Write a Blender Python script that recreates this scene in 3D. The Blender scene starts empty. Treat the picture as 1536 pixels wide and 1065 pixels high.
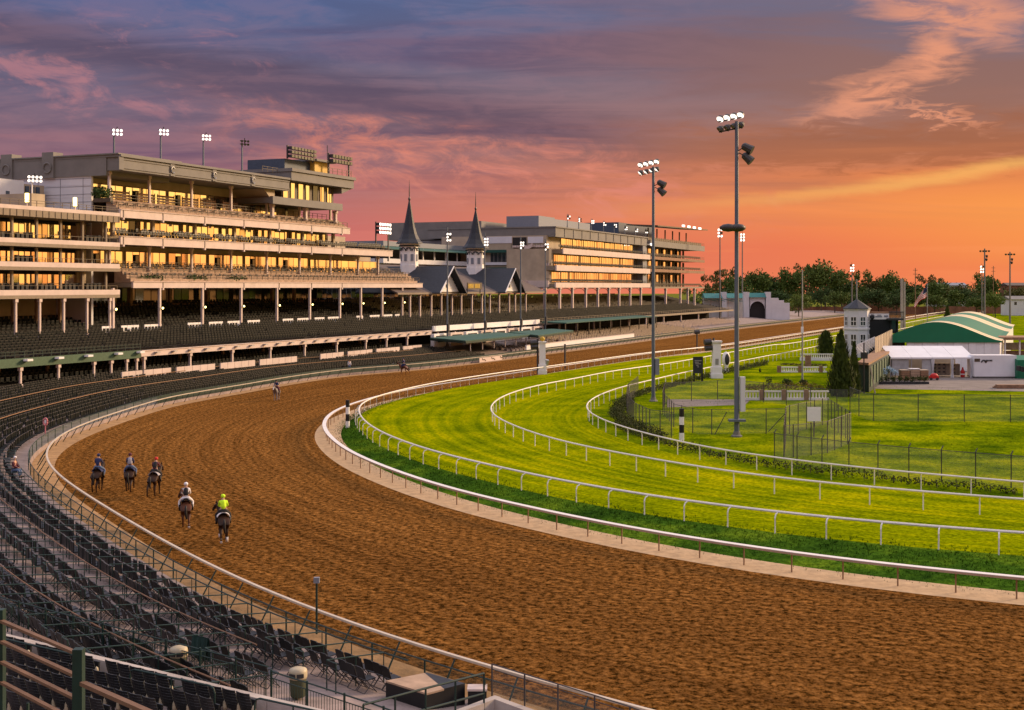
import bpy, math, random
from mathutils import Vector, Matrix, noise as mnoise
rnd = random.Random(11)
scene = bpy.context.scene
COL = scene.collection
F, HY, CX, H = 1900.0, 430.0, 768.0, 14.0          # focal length in photo pixels, horizon row, centre column, eye height

# ------------------------------------------------------------------ places
def G(x, y, z=0.0):
    "point at height z seen in direction (x, y)"
    Y = F*(H-z)/(y-HY); return Vector(((x-CX)*Y/F, Y, z))
def At(x, y, Y):
    return Vector(((x-CX)*Y/F, Y, H-(y-HY)*Y/F))
TH = math.atan((1590-CX)/F); SA, CA = math.sin(TH), math.cos(TH)
def W(s, t, z): return Vector((s*SA-t*CA, s*CA+t*SA, z))   # stretch frame: s along the straight, t away from the track
def Yt(x, t): q = (x-CX)/F; return t/(SA-CA*q)
def S(x, t): Y = Yt(x, t); return (x-CX)/F*Y*SA+Y*CA
def Z(x, y, t): return H-(y-HY)*Yt(x, t)/F
def tS(x, s): q = (x-CX)/F; Y = s/(CA+SA*q); return -CA*q*Y+SA*Y
def ZS(x, y, s): q = (x-CX)/F; return H-(y-HY)*(s/(CA+SA*q))/F

# ------------------------------------------------------------------ materials
M = {}
def nd(t, typ, **k):
    n = t.nodes.new(typ)
    for a, b in k.items(): setattr(n, a, b)
    return n
def mat(name, col, rough=.7, metal=0., var=.18, scale=3., bump=0., bscale=20., emit=None, estr=0., spec=.35, col2=None, detail=6., coord='Object', stretch=None, alpha=None):
    m = bpy.data.materials.new(name); m.use_nodes = True; t = m.node_tree; b = t.nodes['Principled BSDF']; L = t.links.new
    b.inputs['Roughness'].default_value = rough; b.inputs['Metallic'].default_value = metal
    b.inputs['Specular IOR Level'].default_value = spec
    tc = nd(t, 'ShaderNodeTexCoord'); src = tc.outputs[coord]
    if stretch:
        mp = nd(t, 'ShaderNodeMapping'); mp.inputs['Scale'].default_value = stretch; L(src, mp.inputs[0]); src = mp.outputs[0]
    c1 = [max(0, c*(1-var)) for c in col]; c2 = list(col2) if col2 else [min(1, c*(1+var)) for c in col]
    n = nd(t, 'ShaderNodeTexNoise'); n.inputs['Scale'].default_value = scale; n.inputs['Detail'].default_value = detail; n.inputs['Roughness'].default_value = .6
    L(src, n.inputs['Vector'])
    r = nd(t, 'ShaderNodeValToRGB'); r.color_ramp.elements[0].position = .32; r.color_ramp.elements[1].position = .68
    r.color_ramp.elements[0].color = c1+[1]; r.color_ramp.elements[1].color = c2+[1]
    L(n.outputs['Fac'], r.inputs[0]); L(r.outputs[0], b.inputs['Base Color'])
    if bump:
        n2 = nd(t, 'ShaderNodeTexNoise'); n2.inputs['Scale'].default_value = bscale; n2.inputs['Detail'].default_value = 6; L(src, n2.inputs['Vector'])
        bp = nd(t, 'ShaderNodeBump'); bp.inputs['Strength'].default_value = bump; bp.inputs['Distance'].default_value = .1
        L(n2.outputs['Fac'], bp.inputs['Height']); L(bp.outputs[0], b.inputs['Normal'])
    if emit: b.inputs['Emission Color'].default_value = (*emit, 1); b.inputs['Emission Strength'].default_value = estr
    if alpha is not None: b.inputs['Alpha'].default_value = alpha
    M[name] = m; return m
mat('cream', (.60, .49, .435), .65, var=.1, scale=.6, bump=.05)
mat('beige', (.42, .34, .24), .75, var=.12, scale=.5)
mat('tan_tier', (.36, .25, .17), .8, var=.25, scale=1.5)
mat('grey_stone', (.19, .18, .165), .7, var=.12, scale=.4)
mat('white_panel', (.66, .66, .68), .55, var=.06, scale=.4)
mat('white', (.8, .78, .76), .45, var=.05, scale=2)
mat('rail_white', (.78, .75, .71), .4, var=.06, scale=1.5)
mat('rail_cream', (.50, .43, .34), .5, var=.12, scale=1.)
mat('rail_tan', (.42, .30, .20), .5, var=.12, scale=1.)
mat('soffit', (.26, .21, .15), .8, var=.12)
mat('dark', (.035, .035, .035), .7)
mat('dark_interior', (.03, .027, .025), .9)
mat('bronze', (.09, .065, .04), .5)
mat('steel', (.33, .34, .36), .45, .6, var=.08)
mat('pole_blue', (.13, .16, .20), .45, .3, var=.12, scale=1.2)
mat('pole_dark', (.055, .05, .05), .5, .2)
mat('green_paint', (.010, .032, .026), .5, var=.2)
mat('green_beam', (.05, .10, .055), .6)
mat('green_awning', (.018, .082, .060), .7, var=.12, scale=1)
mat('teal_roof', (.02, .16, .15), .6)
mat('concrete', (.40, .35, .31), .85, var=.22, scale=.7, bump=.15)
mat('terrace_floor', (.25, .195, .175), .85, var=.25, scale=1.2, bump=.1)
mat('seat_black', (.012, .014, .015), .42, var=.4, spec=.4)
mat('seat_green', (.007, .009, .008), .6, var=.5, spec=.1)
mat('seat_edge', (.05, .042, .034), .6, var=.5, scale=4)
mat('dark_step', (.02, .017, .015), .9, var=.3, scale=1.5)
mat('seat_tan', (.24, .18, .125), .7, var=.3)
mat('beige_plastic', (.42, .36, .24), .5)
mat('brown_rail', (.27, .155, .085), .6, var=.15)
mat('slate', (.024, .028, .036), .55, var=.25, scale=2.5, bump=.2)
mat('shingle', (.11, .085, .075), .8, var=.22, scale=2.5, bump=.2)
mat('black_white_black', (.012, .012, .013), .5)
mat('wood', (.26, .15, .085), .8, var=.3, scale=2.)
mat('timber', (.16, .088, .05), .7, var=.25, scale=2.)
mat('brown_fence', (.25, .11, .06), .85, var=.25, scale=.3)
mat('asphalt', (.17, .145, .13), .9, var=.2, scale=.5)
mat('marquee_green', (.006, .15, .072), .5, var=.08, scale=.5)
mat('marquee_cream', (.66, .55, .34), .55, var=.06)
mat('tent_white', (.74, .74, .75), .5, var=.06, scale=.6)
mat('clear_wall', (.40, .42, .43), .25, var=.25, scale=.8)
mat('red', (.5, .02, .02), .4)
mat('gold', (.5, .33, .03), .5)
mat('cabin_sun_yellow', (.62, .40, .07), .4)  # yellow stands in for low sun reflected in the cabin glass
mat('blue_box', (.06, .085, .12), .5)
mat('grey_blue', (.20, .22, .255), .6, var=.08)
mat('lamp_lit', (1, 1, 1), .3, emit=(1., .88, .76), estr=2.)
mat('lamp_warm', (1, .9, .4), .3, emit=(1., .80, .26), estr=5.)
mat('lamp_off', (.10, .10, .09), .3, .4)
mat('trunk', (.085, .065, .045), .9, var=.3, bump=.4)
mat('chain_link', (.24, .25, .25), .5, .3, alpha=.2)
mat('green_mesh', (.03, .08, .055), .7, alpha=.35)
mat('blue_flower', (.35, .50, .62), .7)
mat('sand', (.43, .30, .17), .95, var=.22, scale=1.6, bump=.35, bscale=6)
mat('verge', (.34, .20, .085), .95, var=.3, scale=1.1, bump=.4, bscale=5)
mat('horse_bay', (.075, .026, .011), .5, var=.4, scale=2.5, spec=.15)
mat('horse_dark', (.034, .015, .007), .5, var=.45, scale=2.5, spec=.15)
mat('horse_chestnut', (.13, .045, .018), .42, var=.3, scale=2.5)
mat('horse_grey', (.20, .17, .16), .5, var=.35, scale=3.)
mat('hair_black', (.012, .009, .008), .6)
mat('skin', (.46, .26, .17), .55, var=.08)
for nm, c in dict(navy=(.02, .028, .09), jeans=(.09, .14, .24), grey_vest=(.34, .33, .36), cloth_white=(.72, .70, .70), cloth_black=(.014, .014, .016), hi_vis=(.55, .85, .02), cloth_red=(.55, .03, .025), olive=(.06, .07, .04), pink_red=(.55, .2, .22), maroon=(.10, .02, .03)).items():
    mat(nm, c, .75, var=.12, scale=8)
def leaf(name, c, c2, scale=.35):
    m = mat(name, c, .75, col2=c2, scale=scale, detail=3, spec=.15); return m
leaf('leaf_mid', (.055, .095, .02), (.15, .21, .04)); leaf('leaf_dark', (.035, .07, .02), (.10, .155, .04))
leaf('leaf_light', (.09, .14, .025), (.20, .26, .045)); leaf('leaf_olive', (.08, .08, .02), (.16, .15, .04))
leaf('leaf_conifer', (.022, .04, .008), (.07, .092, .016), 1.2); leaf('hedge_leaf', (.028, .038, .010), (.085, .095, .022), 1.5)
leaf('flower_leaf', (.11, .10, .02), (.26, .17, .03), 2.)

def glass(name, col, rough=.06, metal=1.):
    m = bpy.data.materials.new(name); m.use_nodes = True; b = m.node_tree.nodes['Principled BSDF']
    b.inputs['Base Color'].default_value = (*col, 1); b.inputs['Metallic'].default_value = metal; b.inputs['Roughness'].default_value = rough
    b.inputs['Specular IOR Level'].default_value = .8
    M[name] = m
glass('glass_gold', (.86, .78, .64)); glass('glass_amber', (.62, .46, .34), .12); glass('glass_dark', (.035, .04, .045), .08, 0.)

def ground_mats():
    # churned dirt
    m = bpy.data.materials.new('dirt'); m.use_nodes = True; t = m.node_tree; b = t.nodes['Principled BSDF']; L = t.links.new
    b.inputs['Roughness'].default_value = .95; b.inputs['Specular IOR Level'].default_value = .0
    tc = nd(t, 'ShaderNodeTexCoord'); P = tc.outputs['Object']
    n1 = nd(t, 'ShaderNodeTexNoise'); n1.inputs['Scale'].default_value = 3.1; n1.inputs['Detail'].default_value = 9; n1.inputs['Roughness'].default_value = .74; n1.inputs['Distortion'].default_value = .15
    n2 = nd(t, 'ShaderNodeTexNoise'); n2.inputs['Scale'].default_value = .09; n2.inputs['Detail'].default_value = 4
    v = nd(t, 'ShaderNodeTexVoronoi'); v.inputs['Scale'].default_value = 2.6; v.feature = 'SMOOTH_F1'; v.inputs['Smoothness'].default_value = .5
    for n in (n1, n2, v): L(P, n.inputs['Vector'])
    r1 = nd(t, 'ShaderNodeValToRGB'); e = r1.color_ramp.elements
    e[0].position = .43; e[0].color = (.034, .018, .005, 1); e[1].position = .585; e[1].color = (.42, .205, .060, 1)
    k = e.new(.49); k.color = (.205, .093, .023, 1)
    n9 = nd(t, 'ShaderNodeTexNoise'); n9.inputs['Scale'].default_value = 9.5; n9.inputs['Detail'].default_value = 6; n9.inputs['Roughness'].default_value = .7; L(P, n9.inputs['Vector']); mf = nd(t, 'ShaderNodeMix', data_type='FLOAT'); mf.inputs['Factor'].default_value = .26; L(n1.outputs['Fac'], mf.inputs['A']); L(n9.outputs['Fac'], mf.inputs['B']); L(mf.outputs['Result'], r1.inputs[0])
    mpu = nd(t, 'ShaderNodeMapping'); mpu.inputs['Scale'].default_value = (.02, 2.2, 1); L(tc.outputs['UV'], mpu.inputs[0])
    nl = nd(t, 'ShaderNodeTexNoise'); nl.inputs['Scale'].default_value = 1.; nl.inputs['Detail'].default_value = 5; nl.inputs['Roughness'].default_value = .7; L(mpu.outputs[0], nl.inputs['Vector'])
    mpw = nd(t, 'ShaderNodeMapping'); mpw.inputs['Scale'].default_value = (.006, .22, 1); L(tc.outputs['UV'], mpw.inputs[0])
    nw = nd(t, 'ShaderNodeTexNoise'); nw.inputs['Scale'].default_value = 1.; nw.inputs['Detail'].default_value = 3; L(mpw.outputs[0], nw.inputs['Vector'])
    mx = nd(t, 'ShaderNodeMix', data_type='RGBA', blend_type='MULTIPLY'); mx.inputs['Factor'].default_value = 1.
    r2 = nd(t, 'ShaderNodeValToRGB'); r2.color_ramp.elements[0].position = .3; r2.color_ramp.elements[0].color = (.72, .70, .70, 1); r2.color_ramp.elements[1].position = .7; r2.color_ramp.elements[1].color = (1.12, 1.1, 1.05, 1)
    av = nd(t, 'ShaderNodeMath', operation='ADD'); L(n2.outputs['Fac'], av.inputs[0]); L(nw.outputs['Fac'], av.inputs[1]); av2 = nd(t, 'ShaderNodeMath', operation='MULTIPLY'); L(av.outputs[0], av2.inputs[0]); av2.inputs[1].default_value = .5
    L(av2.outputs[0], r2.inputs[0]); L(r1.outputs[0], mx.inputs['A']); L(r2.outputs[0], mx.inputs['B'])
    rl = nd(t, 'ShaderNodeValToRGB'); rl.color_ramp.elements[0].position = .38; rl.color_ramp.elements[0].color = (.70, .68, .66, 1); rl.color_ramp.elements[1].position = .6; rl.color_ramp.elements[1].color = (1.1, 1.08, 1.05, 1); L(nl.outputs['Fac'], rl.inputs[0])
    mx3 = nd(t, 'ShaderNodeMix', data_type='RGBA', blend_type='MULTIPLY'); mx3.inputs['Factor'].default_value = 1.; L(mx.outputs['Result'], mx3.inputs['A']); L(rl.outputs[0], mx3.inputs['B']); L(mx3.outputs['Result'], b.inputs['Base Color'])
    ad = nd(t, 'ShaderNodeMath', operation='ADD'); L(n1.outputs['Fac'], ad.inputs[0]); L(v.outputs['Distance'], ad.inputs[1])
    bp = nd(t, 'ShaderNodeBump'); bp.inputs['Strength'].default_value = 1.; bp.inputs['Distance'].default_value = .34; L(ad.outputs[0], bp.inputs['Height']); L(bp.outputs[0], b.inputs['Normal'])
    M['dirt'] = m
    def grass(name, ca, cb, cc, stripes=0., bumps=.5):
        m = bpy.data.materials.new(name); m.use_nodes = True; t = m.node_tree; b = t.nodes['Principled BSDF']; L = t.links.new
        b.inputs['Roughness'].default_value = .9; b.inputs['Specular IOR Level'].default_value = .0
        tc = nd(t, 'ShaderNodeTexCoord'); P = tc.outputs['Object']
        n1 = nd(t, 'ShaderNodeTexNoise'); n1.inputs['Scale'].default_value = .16; n1.inputs['Detail'].default_value = 7; n1.inputs['Roughness'].default_value = .65
        n2 = nd(t, 'ShaderNodeTexNoise'); n2.inputs['Scale'].default_value = 3.2; n2.inputs['Detail'].default_value = 5; n2.inputs['Roughness'].default_value = .7
        L(P, n1.inputs['Vector']); L(P, n2.inputs['Vector'])
        fac = n1.outputs['Fac']
        if stripes:
            mp = nd(t, 'ShaderNodeMapping'); mp.inputs['Scale'].default_value = (.012, .9, 1); L(tc.outputs['UV'], mp.inputs[0])
            n3 = nd(t, 'ShaderNodeTexNoise'); n3.inputs['Scale'].default_value = 1.; n3.inputs['Detail'].default_value = 3; L(mp.outputs[0], n3.inputs['Vector'])
            mm = nd(t, 'ShaderNodeMix', data_type='FLOAT'); mm.inputs['Factor'].default_value = stripes; L(n1.outputs['Fac'], mm.inputs['A']); L(n3.outputs['Fac'], mm.inputs['B']); fac = mm.outputs['Result']
        r = nd(t, 'ShaderNodeValToRGB'); e = r.color_ramp.elements; e[0].position = .36; e[0].color = (*ca, 1); e[1].position = .64; e[1].color = (*cc, 1); k = e.new(.5); k.color = (*cb, 1)
        L(fac, r.inputs[0])
        r2 = nd(t, 'ShaderNodeValToRGB'); r2.color_ramp.elements[0].position = .4; r2.color_ramp.elements[0].color = (.52, .58, .5, 1); r2.color_ramp.elements[1].position = .62; r2.color_ramp.elements[1].color = (1.2, 1.2, 1.1, 1)
        L(n2.outputs['Fac'], r2.inputs[0])
        mx = nd(t, 'ShaderNodeMix', data_type='RGBA', blend_type='MULTIPLY'); mx.inputs['Factor'].default_value = 1.; L(r.outputs[0], mx.inputs['A']); L(r2.outputs[0], mx.inputs['B']); L(mx.outputs['Result'], b.inputs['Base Color'])
        n4 = nd(t, 'ShaderNodeTexNoise'); n4.inputs['Scale'].default_value = 7.; n4.inputs['Detail'].default_value = 5; L(P, n4.inputs['Vector'])
        bp = nd(t, 'ShaderNodeBump'); bp.inputs['Strength'].default_value = bumps; bp.inputs['Distance'].default_value = .1; L(n4.outputs['Fac'], bp.inputs['Height']); L(bp.outputs[0], b.inputs['Normal'])
        M[name] = m
    grass('turf', (.105, .15, .001), (.215, .25, .001), (.37, .345, .0015), .5)
    grass('lawn', (.05, .095, .002), (.16, .215, .002), (.31, .325, .003), 0., .8)
    grass('bank_grass', (.022, .06, .008), (.05, .115, .010), (.13, .21, .014), 0., 1.)
    grass('far_field', (.12, .13, .02), (.16, .17, .03), (.22, .21, .04))
ground_mats()

# ------------------------------------------------------------------ mesh builder
class MB:
    def __init__(s): s.v = []; s.f = []; s.m = []
    def poly(s, pts, m=0):
        b = len(s.v); s.v += [Vector(p) for p in pts]; s.f.append(tuple(range(b, b+len(pts)))); s.m.append(m); return s
    def hexa(s, p, m=0):
        b = len(s.v); s.v += [Vector(q) for q in p]
        for q in ((3, 2, 1, 0), (4, 5, 6, 7), (0, 1, 5, 4), (1, 2, 6, 5), (2, 3, 7, 6), (3, 0, 4, 7)):
            s.f.append(tuple(b+i for i in q)); s.m.append(m)
        return s
    def box(s, x0, x1, y0, y1, z0, z1, m=0):
        return s.hexa([(x0, y0, z0), (x1, y0, z0), (x1, y1, z0), (x0, y1, z0), (x0, y0, z1), (x1, y0, z1), (x1, y1, z1), (x0, y1, z1)], m)
    def fbox(s, s0, s1, t0, t1, z0, z1, m=0):      # box in the stretch frame
        return s.hexa([W(s0, t0, z0), W(s0, t1, z0), W(s1, t1, z0), W(s1, t0, z0), W(s0, t0, z1), W(s0, t1, z1), W(s1, t1, z1), W(s1, t0, z1)], m)
    def obox(s, o, ux, uy, uz, m=0):                # origin corner and three edge vectors
        o, ux, uy, uz = Vector(o), Vector(ux), Vector(uy), Vector(uz)
        return s.hexa([o, o+ux, o+ux+uy, o+uy, o+uz, o+ux+uz, o+ux+uy+uz, o+uy+uz], m)
    def prism(s, a, b, up, m=0):                    # polygon extruded from list a to list b
        n = len(a); i = len(s.v); s.v += [Vector(p) for p in a]+[Vector(p) for p in b]
        s.f.append(tuple(range(i+n-1, i-1, -1))); s.m.append(m); s.f.append(tuple(range(i+n, i+2*n))); s.m.append(m)
        for k in range(n):
            q = (k+1) % n; s.f.append((i+k, i+q, i+n+q, i+n+k)); s.m.append(m)
        return s
    def tube(s, pts, r, n=6, m=0, r2=None, cap=True):
        pts = [Vector(p) for p in pts]; k = len(pts); r2 = r if r2 is None else r2; b = len(s.v)
        for i, p in enumerate(pts):
            d = (pts[min(i+1, k-1)]-pts[max(i-1, 0)]).normalized()
            a = d.cross(Vector((0, 0, 1)));
            if a.length < .05: a = d.cross(Vector((1, 0, 0)))
            a.normalize(); c = a.cross(d); rr = r+(r2-r)*i/max(1, k-1)
            for j in range(n):
                an = 2*math.pi*j/n; s.v.append(p+(a*math.cos(an)+c*math.sin(an))*rr)
        for i in range(k-1):
            for j in range(n):
                q = (j+1) % n; s.f.append((b+i*n+j, b+i*n+q, b+(i+1)*n+q, b+(i+1)*n+j)); s.m.append(m)
        if cap: s.f.append(tuple(b+j for j in range(n-1, -1, -1))); s.m.append(m); s.f.append(tuple(b+(k-1)*n+j for j in range(n))); s.m.append(m)
        return s
    def lathe(s, c, prof, n=12, m=0, rot=0.):
        c = Vector(c); b = len(s.v)
        for r, z in prof:
            for j in range(n): a = rot+2*math.pi*j/n; s.v.append(c+Vector((r*math.cos(a), r*math.sin(a), z)))
        for i in range(len(prof)-1):
            for j in range(n): q = (j+1) % n; s.f.append((b+i*n+j, b+i*n+q, b+(i+1)*n+q, b+(i+1)*n+j)); s.m.append(m)
        s.f.append(tuple(b+j for j in range(n-1, -1, -1))); s.m.append(m); i = len(prof)-1; s.f.append(tuple(b+i*n+j for j in range(n))); s.m.append(m)
        return s
    def sweep(s, pts, w, h, m=0):                   # flat rectangular bar along a path
        pts = [Vector(p) for p in pts]; b = len(s.v); k = len(pts)
        for i, p in enumerate(pts):
            d = pts[min(i+1, k-1)]-pts[max(i-1, 0)]; d.z = 0; d.normalize(); nrm = Vector((d.y, -d.x, 0))
            for a, c in ((-1, -.5), (1, -.5), (1, .5), (-1, .5)): s.v.append(p+nrm*a*w/2+Vector((0, 0, c*h)))
        for i in range(k-1):
            for j in range(4): q = (j+1) % 4; s.f.append((b+i*4+j, b+i*4+q, b+(i+1)*4+q, b+(i+1)*4+j)); s.m.append(m)
        s.f.append((b+3, b+2, b+1, b)); s.m.append(m); e = b+(k-1)*4; s.f.append((e, e+1, e+2, e+3)); s.m.append(m)
        return s
    def ico(s, c, r, m=0, jit=0., sq=(1, 1, 1)):
        c = Vector(c); n, k = 8, 5; b = len(s.v); prof = []
        for i in range(k+1):
            th = math.pi*i/k; prof.append((math.sin(th), -math.cos(th)))
        for x, z in prof:
            for j in range(n):
                a = 2*math.pi*j/n; q = 1+rnd.uniform(-jit, jit)
                s.v.append(c+Vector((x*math.cos(a)*r*sq[0]*q, x*math.sin(a)*r*sq[1]*q, z*r*sq[2]*q)))
        for i in range(k):
            for j in range(n): q = (j+1) % n; s.f.append((b+i*n+j, b+i*n+q, b+(i+1)*n+q, b+(i+1)*n+j)); s.m.append(m)
        return s
    def build(s, name, mats, parent=None, smooth=False, loc=None):
        me = bpy.data.meshes.new(name); off = parent.location if parent else (Vector(loc) if loc is not None else Vector((0, 0, 0)))
        if parent and parent.parent: off = parent.location+parent.parent.location
        me.from_pydata([v-off for v in s.v], [], s.f)
        for x in (mats if isinstance(mats, (list, tuple)) else [mats]): me.materials.append(M[x] if isinstance(x, str) else x)
        me.polygons.foreach_set('material_index', s.m)
        if smooth: me.polygons.foreach_set('use_smooth', [True]*len(s.f))
        me.update(); o = bpy.data.objects.new(name, me); COL.objects.link(o)
        if parent: o.parent = parent
        else: o.location = off
        return o
def tag(o, label=None, cat=None, group=None, kind=None):
    if label: o['label'] = label
    if cat: o['category'] = cat
    if group: o['group'] = group
    if kind: o['kind'] = kind
    return o
def thing(name, label, cat, loc, group=None):
    o = bpy.data.objects.new(name, None); o.location = Vector(loc); COL.objects.link(o); o.empty_display_size = .2
    return tag(o, label, cat, group)
def copy_tree(o, parent=None):
    c = o.copy(); COL.objects.link(c)
    if parent: c.parent = parent
    for ch in list(KIDS.get(o.name, [])): copy_tree(ch, c)
    return c
KIDS = {}
def freeze(root):
    for o in list(COL.objects):
        if o.parent: KIDS.setdefault(o.parent.name, [])
    def walk(o):
        KIDS[o.name] = [c for c in COL.objects if c.parent == o]
        for c in KIDS[o.name]: walk(c)
    walk(root)
def rotz(o, a): o.rotation_euler = (0, 0, a)

# ------------------------------------------------------------------ curves of the course
def catmull(P, step=1.5):
    P = [Vector(p) for p in P]; out = []
    for i in range(len(P)-1):
        p0, p1, p2, p3 = P[max(0, i-1)], P[i], P[i+1], P[min(len(P)-1, i+2)]
        n = max(1, int((p2-p1).length/step))
        for k in range(n):
            u = k/n; out.append(.5*((2*p1)+(p2-p0)*u+(2*p0-5*p1+4*p2-p3)*u*u+(3*p1-p0-3*p2+p3)*u**3))
    return out+[P[-1]]
def resample(P, step):
    P = [Vector(p) for p in P]; out = [P[0].copy()]; need = step
    for a, b in zip(P, P[1:]):
        l = (b-a).length; pos = 0.
        while l-pos >= need: pos += need; out.append(a+(b-a)*(pos/l)); need = step
        need -= l-pos
    return out
def smooth(P, it):
    P = [p.copy() for p in P]
    for _ in range(it): P = [P[0]]+[(P[i-1]+2*P[i]+P[i+1])/4 for i in range(1, len(P)-1)]+[P[-1]]
    return P
def normals(P):
    out = []
    for i in range(len(P)):
        d = P[min(i+1, len(P)-1)]-P[max(i-1, 0)]; d.z = 0; d.normalize(); out.append(Vector((d.y, -d.x, 0)))
    return out
def offset(P, d, z=None):
    return [Vector((p.x+n.x*d, p.y+n.y*d, p.z if z is None else z)) for p, n in zip(P, normals(P))]
def extend_turn(P, length, step=2.):
    "carry on the bend at the near end"
    P = [p.copy() for p in P]
    k = 14; d1 = (P[-1]-P[-2]).normalized(); d0 = (P[-k]-P[-k-1]).normalized()
    turn = math.atan2(d0.x*d1.y-d0.y*d1.x, d0.dot(d1)); L = sum((P[i+1]-P[i]).length for i in range(len(P)-k, len(P)-1))
    rate = max(-.025, min(.0, turn/max(L, .1))) if turn < 0 else max(0, min(.025, turn/max(L, .1))); d = d1.copy()
    for _ in range(int(length/step)):
        a = rate*step; d = Vector((d.x*math.cos(a)-d.y*math.sin(a), d.x*math.sin(a)+d.y*math.cos(a), 0)); P.append(P[-1]+d*step)
    return P
def course(px, h, far=None, ext=60., it=30):
    pts = [G(x, y, h) for x, y in px]
    for p in pts: p.z = 0
    if far is not None:
        d = (pts[0]-pts[1]).normalized() if far == 'auto' else far
        pts = [pts[0]+d*((640-pts[0].y)/d.y)]+pts
    P = smooth(resample(catmull(pts), 2.), it); return resample(extend_turn(P, ext), 2.)
DF = Vector((.424, .9056, 0))
OUT = course([(1108.7, 488.5), (900, 513.8), (704, 537.5), (595, 548), (520, 553.5), (420, 567), (384, 573.6), (312.5, 585), (250, 596), (204, 609.5), (163.3, 622), (122.5, 636.5), (96.3, 648.5), (75.8, 663), (66.5, 678.8), (70, 693.3), (84.6, 710.8), (116.7, 734), (163.3, 763.3), (221.7, 798.3), (280, 830.4), (338.3, 859.6), (388, 883), (448, 907.7), (485, 921), (560, 948.5), (635, 972.5), (702.5, 992.5), (742.5, 1005), (960, 1062)], 1.1, DF, 50, 12)
INN = course([(1271.8, 488.9), (1203.5, 498.9), (1080, 516.9), (973, 530), (860, 546), (760, 561.1), (674.8, 573.6), (596.7, 586.9), (542, 600.9), (508.8, 612.3), (491.2, 624), (485, 635.7), (489.3, 647.4), (504.9, 663), (528.4, 678.7), (569.4, 696.3), (616.3, 713.8), (665, 729), (734.4, 747), (838.5, 769.4), (900, 782.4), (966.2, 795), (1096.4, 815.9), (1236, 834.1), (1292.3, 842.4), (1396.4, 854.1), (1536, 865)], 1.05, DF, 60, 10)
TOUT = course([(1203.5, 500.5), (1080, 518.5), (977, 528.3), (817, 550.2), (760, 557.6), (680.7, 569.3), (631.9, 578), (577.2, 590.8), (547.9, 600.9), (537.1, 610.3), (540, 624), (557.6, 640.6), (587, 655.2), (635.8, 672.8), (694.4, 688.4), (760, 703), (838.5, 720.2), (900, 731.6), (1005.3, 748.2), (1122.5, 763.8), (1236, 775.5), (1292.3, 782), (1422.5, 792.5), (1536, 798.1)], 1.5, DF, 60, 10)
TMID = course([(1230, 507.5), (1160, 517.1), (1016.3, 542.5), (973.4, 548.9), (914.8, 557.1), (866, 566.9), (817.2, 575.7), (778.1, 585.4), (748.8, 597.1), (735.2, 609.8), (737.1, 619.6), (748.8, 628.4), (778.1, 641.5), (817.2, 654.8), (856.3, 664.9), (905.1, 675.3), (953.9, 684), (1000, 691.5), (1044.3, 700), (1188, 719.5), (1318.3, 731.7), (1422.5, 740.8), (1536, 748.1)], 1.5, DF, 60, 8)
TIN = course([(1225, 519.3), (1160, 531.8), (1035.8, 556.6), (977.2, 569.8), (928.4, 581.6), (893.2, 595.2), (878.6, 607.9), (885.4, 619.6), (910.8, 632.3), (957.7, 647), (1016.3, 661.6), (1084.6, 675.3), (1160, 686), (1277, 700), (1402, 711.8), (1536, 723)], 1.5, DF, 60, 6)
TZ = .35                                             # the turf lies a little above the dirt
def arc_near(P, q):
    return min(range(len(P)), key=lambda i: (P[i].xy-Vector(q).xy).length)
def ribbon(name, A, B, m, za=0., zb=0., rows=1, sub=None):
    n = 260; out = []
    def even(P):
        L = [0.]
        for a, b in zip(P, P[1:]): L.append(L[-1]+(b-a).length)
        res = []; j = 0
        for i in range(n+1):
            t = L[-1]*i/n
            while j < len(L)-2 and L[j+1] < t: j += 1
            u = (t-L[j])/max(1e-6, L[j+1]-L[j]); res.append(P[j]+(P[j+1]-P[j])*u)
        return res, L[-1]
    a, la = even(A); b, lb = even(B); me = bpy.data.meshes.new(name); V = []; Fc = []; uv = []
    for i in range(n+1):
        for k in range(rows+1):
            u = k/rows; p = a[i]*(1-u)+b[i]*u; V.append((p.x, p.y, za*(1-u)+zb*u)); uv.append((la*i/n, u*25))
    for i in range(n):
        for k in range(rows):
            q = i*(rows+1)+k; Fc.append((q, q+1, q+rows+2, q+rows+1))
    me.from_pydata(V, [], Fc); l = me.uv_layers.new(name='UVMap')
    for lp in me.loops: l.data[lp.index].uv = uv[lp.vertex_index]
    me.materials.append(M[m]); me.update()
    if sum(p.normal.z for p in me.polygons) < 0: me.flip_normals()
    o = bpy.data.objects.new(name, me); COL.objects.link(o); return tag(o, kind='structure')
# ------------------------------------------------------------------ camera, sky, sun
cam = bpy.data.cameras.new('camera'); co = bpy.data.objects.new('camera', cam); COL.objects.link(co); scene.camera = co
co.location = (0, 0, H); co.rotation_euler = (math.pi/2, 0, 0)
cam.sensor_width = 36; cam.lens = F/1536*36; cam.shift_y = -(532.5-HY)/1536; cam.clip_end = 6000; cam.clip_start = .5
SUN_AZ, SUN_EL = math.radians(62), math.radians(20)
sl = bpy.data.lights.new('sun', 'SUN'); sl.energy = 5.0; sl.angle = math.radians(10); sl.color = (1., .68, .40)
so = bpy.data.objects.new('sun', sl); COL.objects.link(so)
so.rotation_euler = Vector((-math.sin(SUN_AZ)*math.cos(SUN_EL), -math.cos(SUN_AZ)*math.cos(SUN_EL), -math.sin(SUN_EL))).to_track_quat('-Z', 'Y').to_euler()
scene.view_settings.view_transform = 'Standard'; scene.view_settings.look = 'None'; scene.view_settings.exposure = 0.; scene.view_settings.gamma = 1.
scene.cycles.max_bounces = 6; scene.cycles.diffuse_bounces = 3; scene.cycles.transparent_max_bounces = 12
scene.cycles.use_denoising = True

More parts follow.
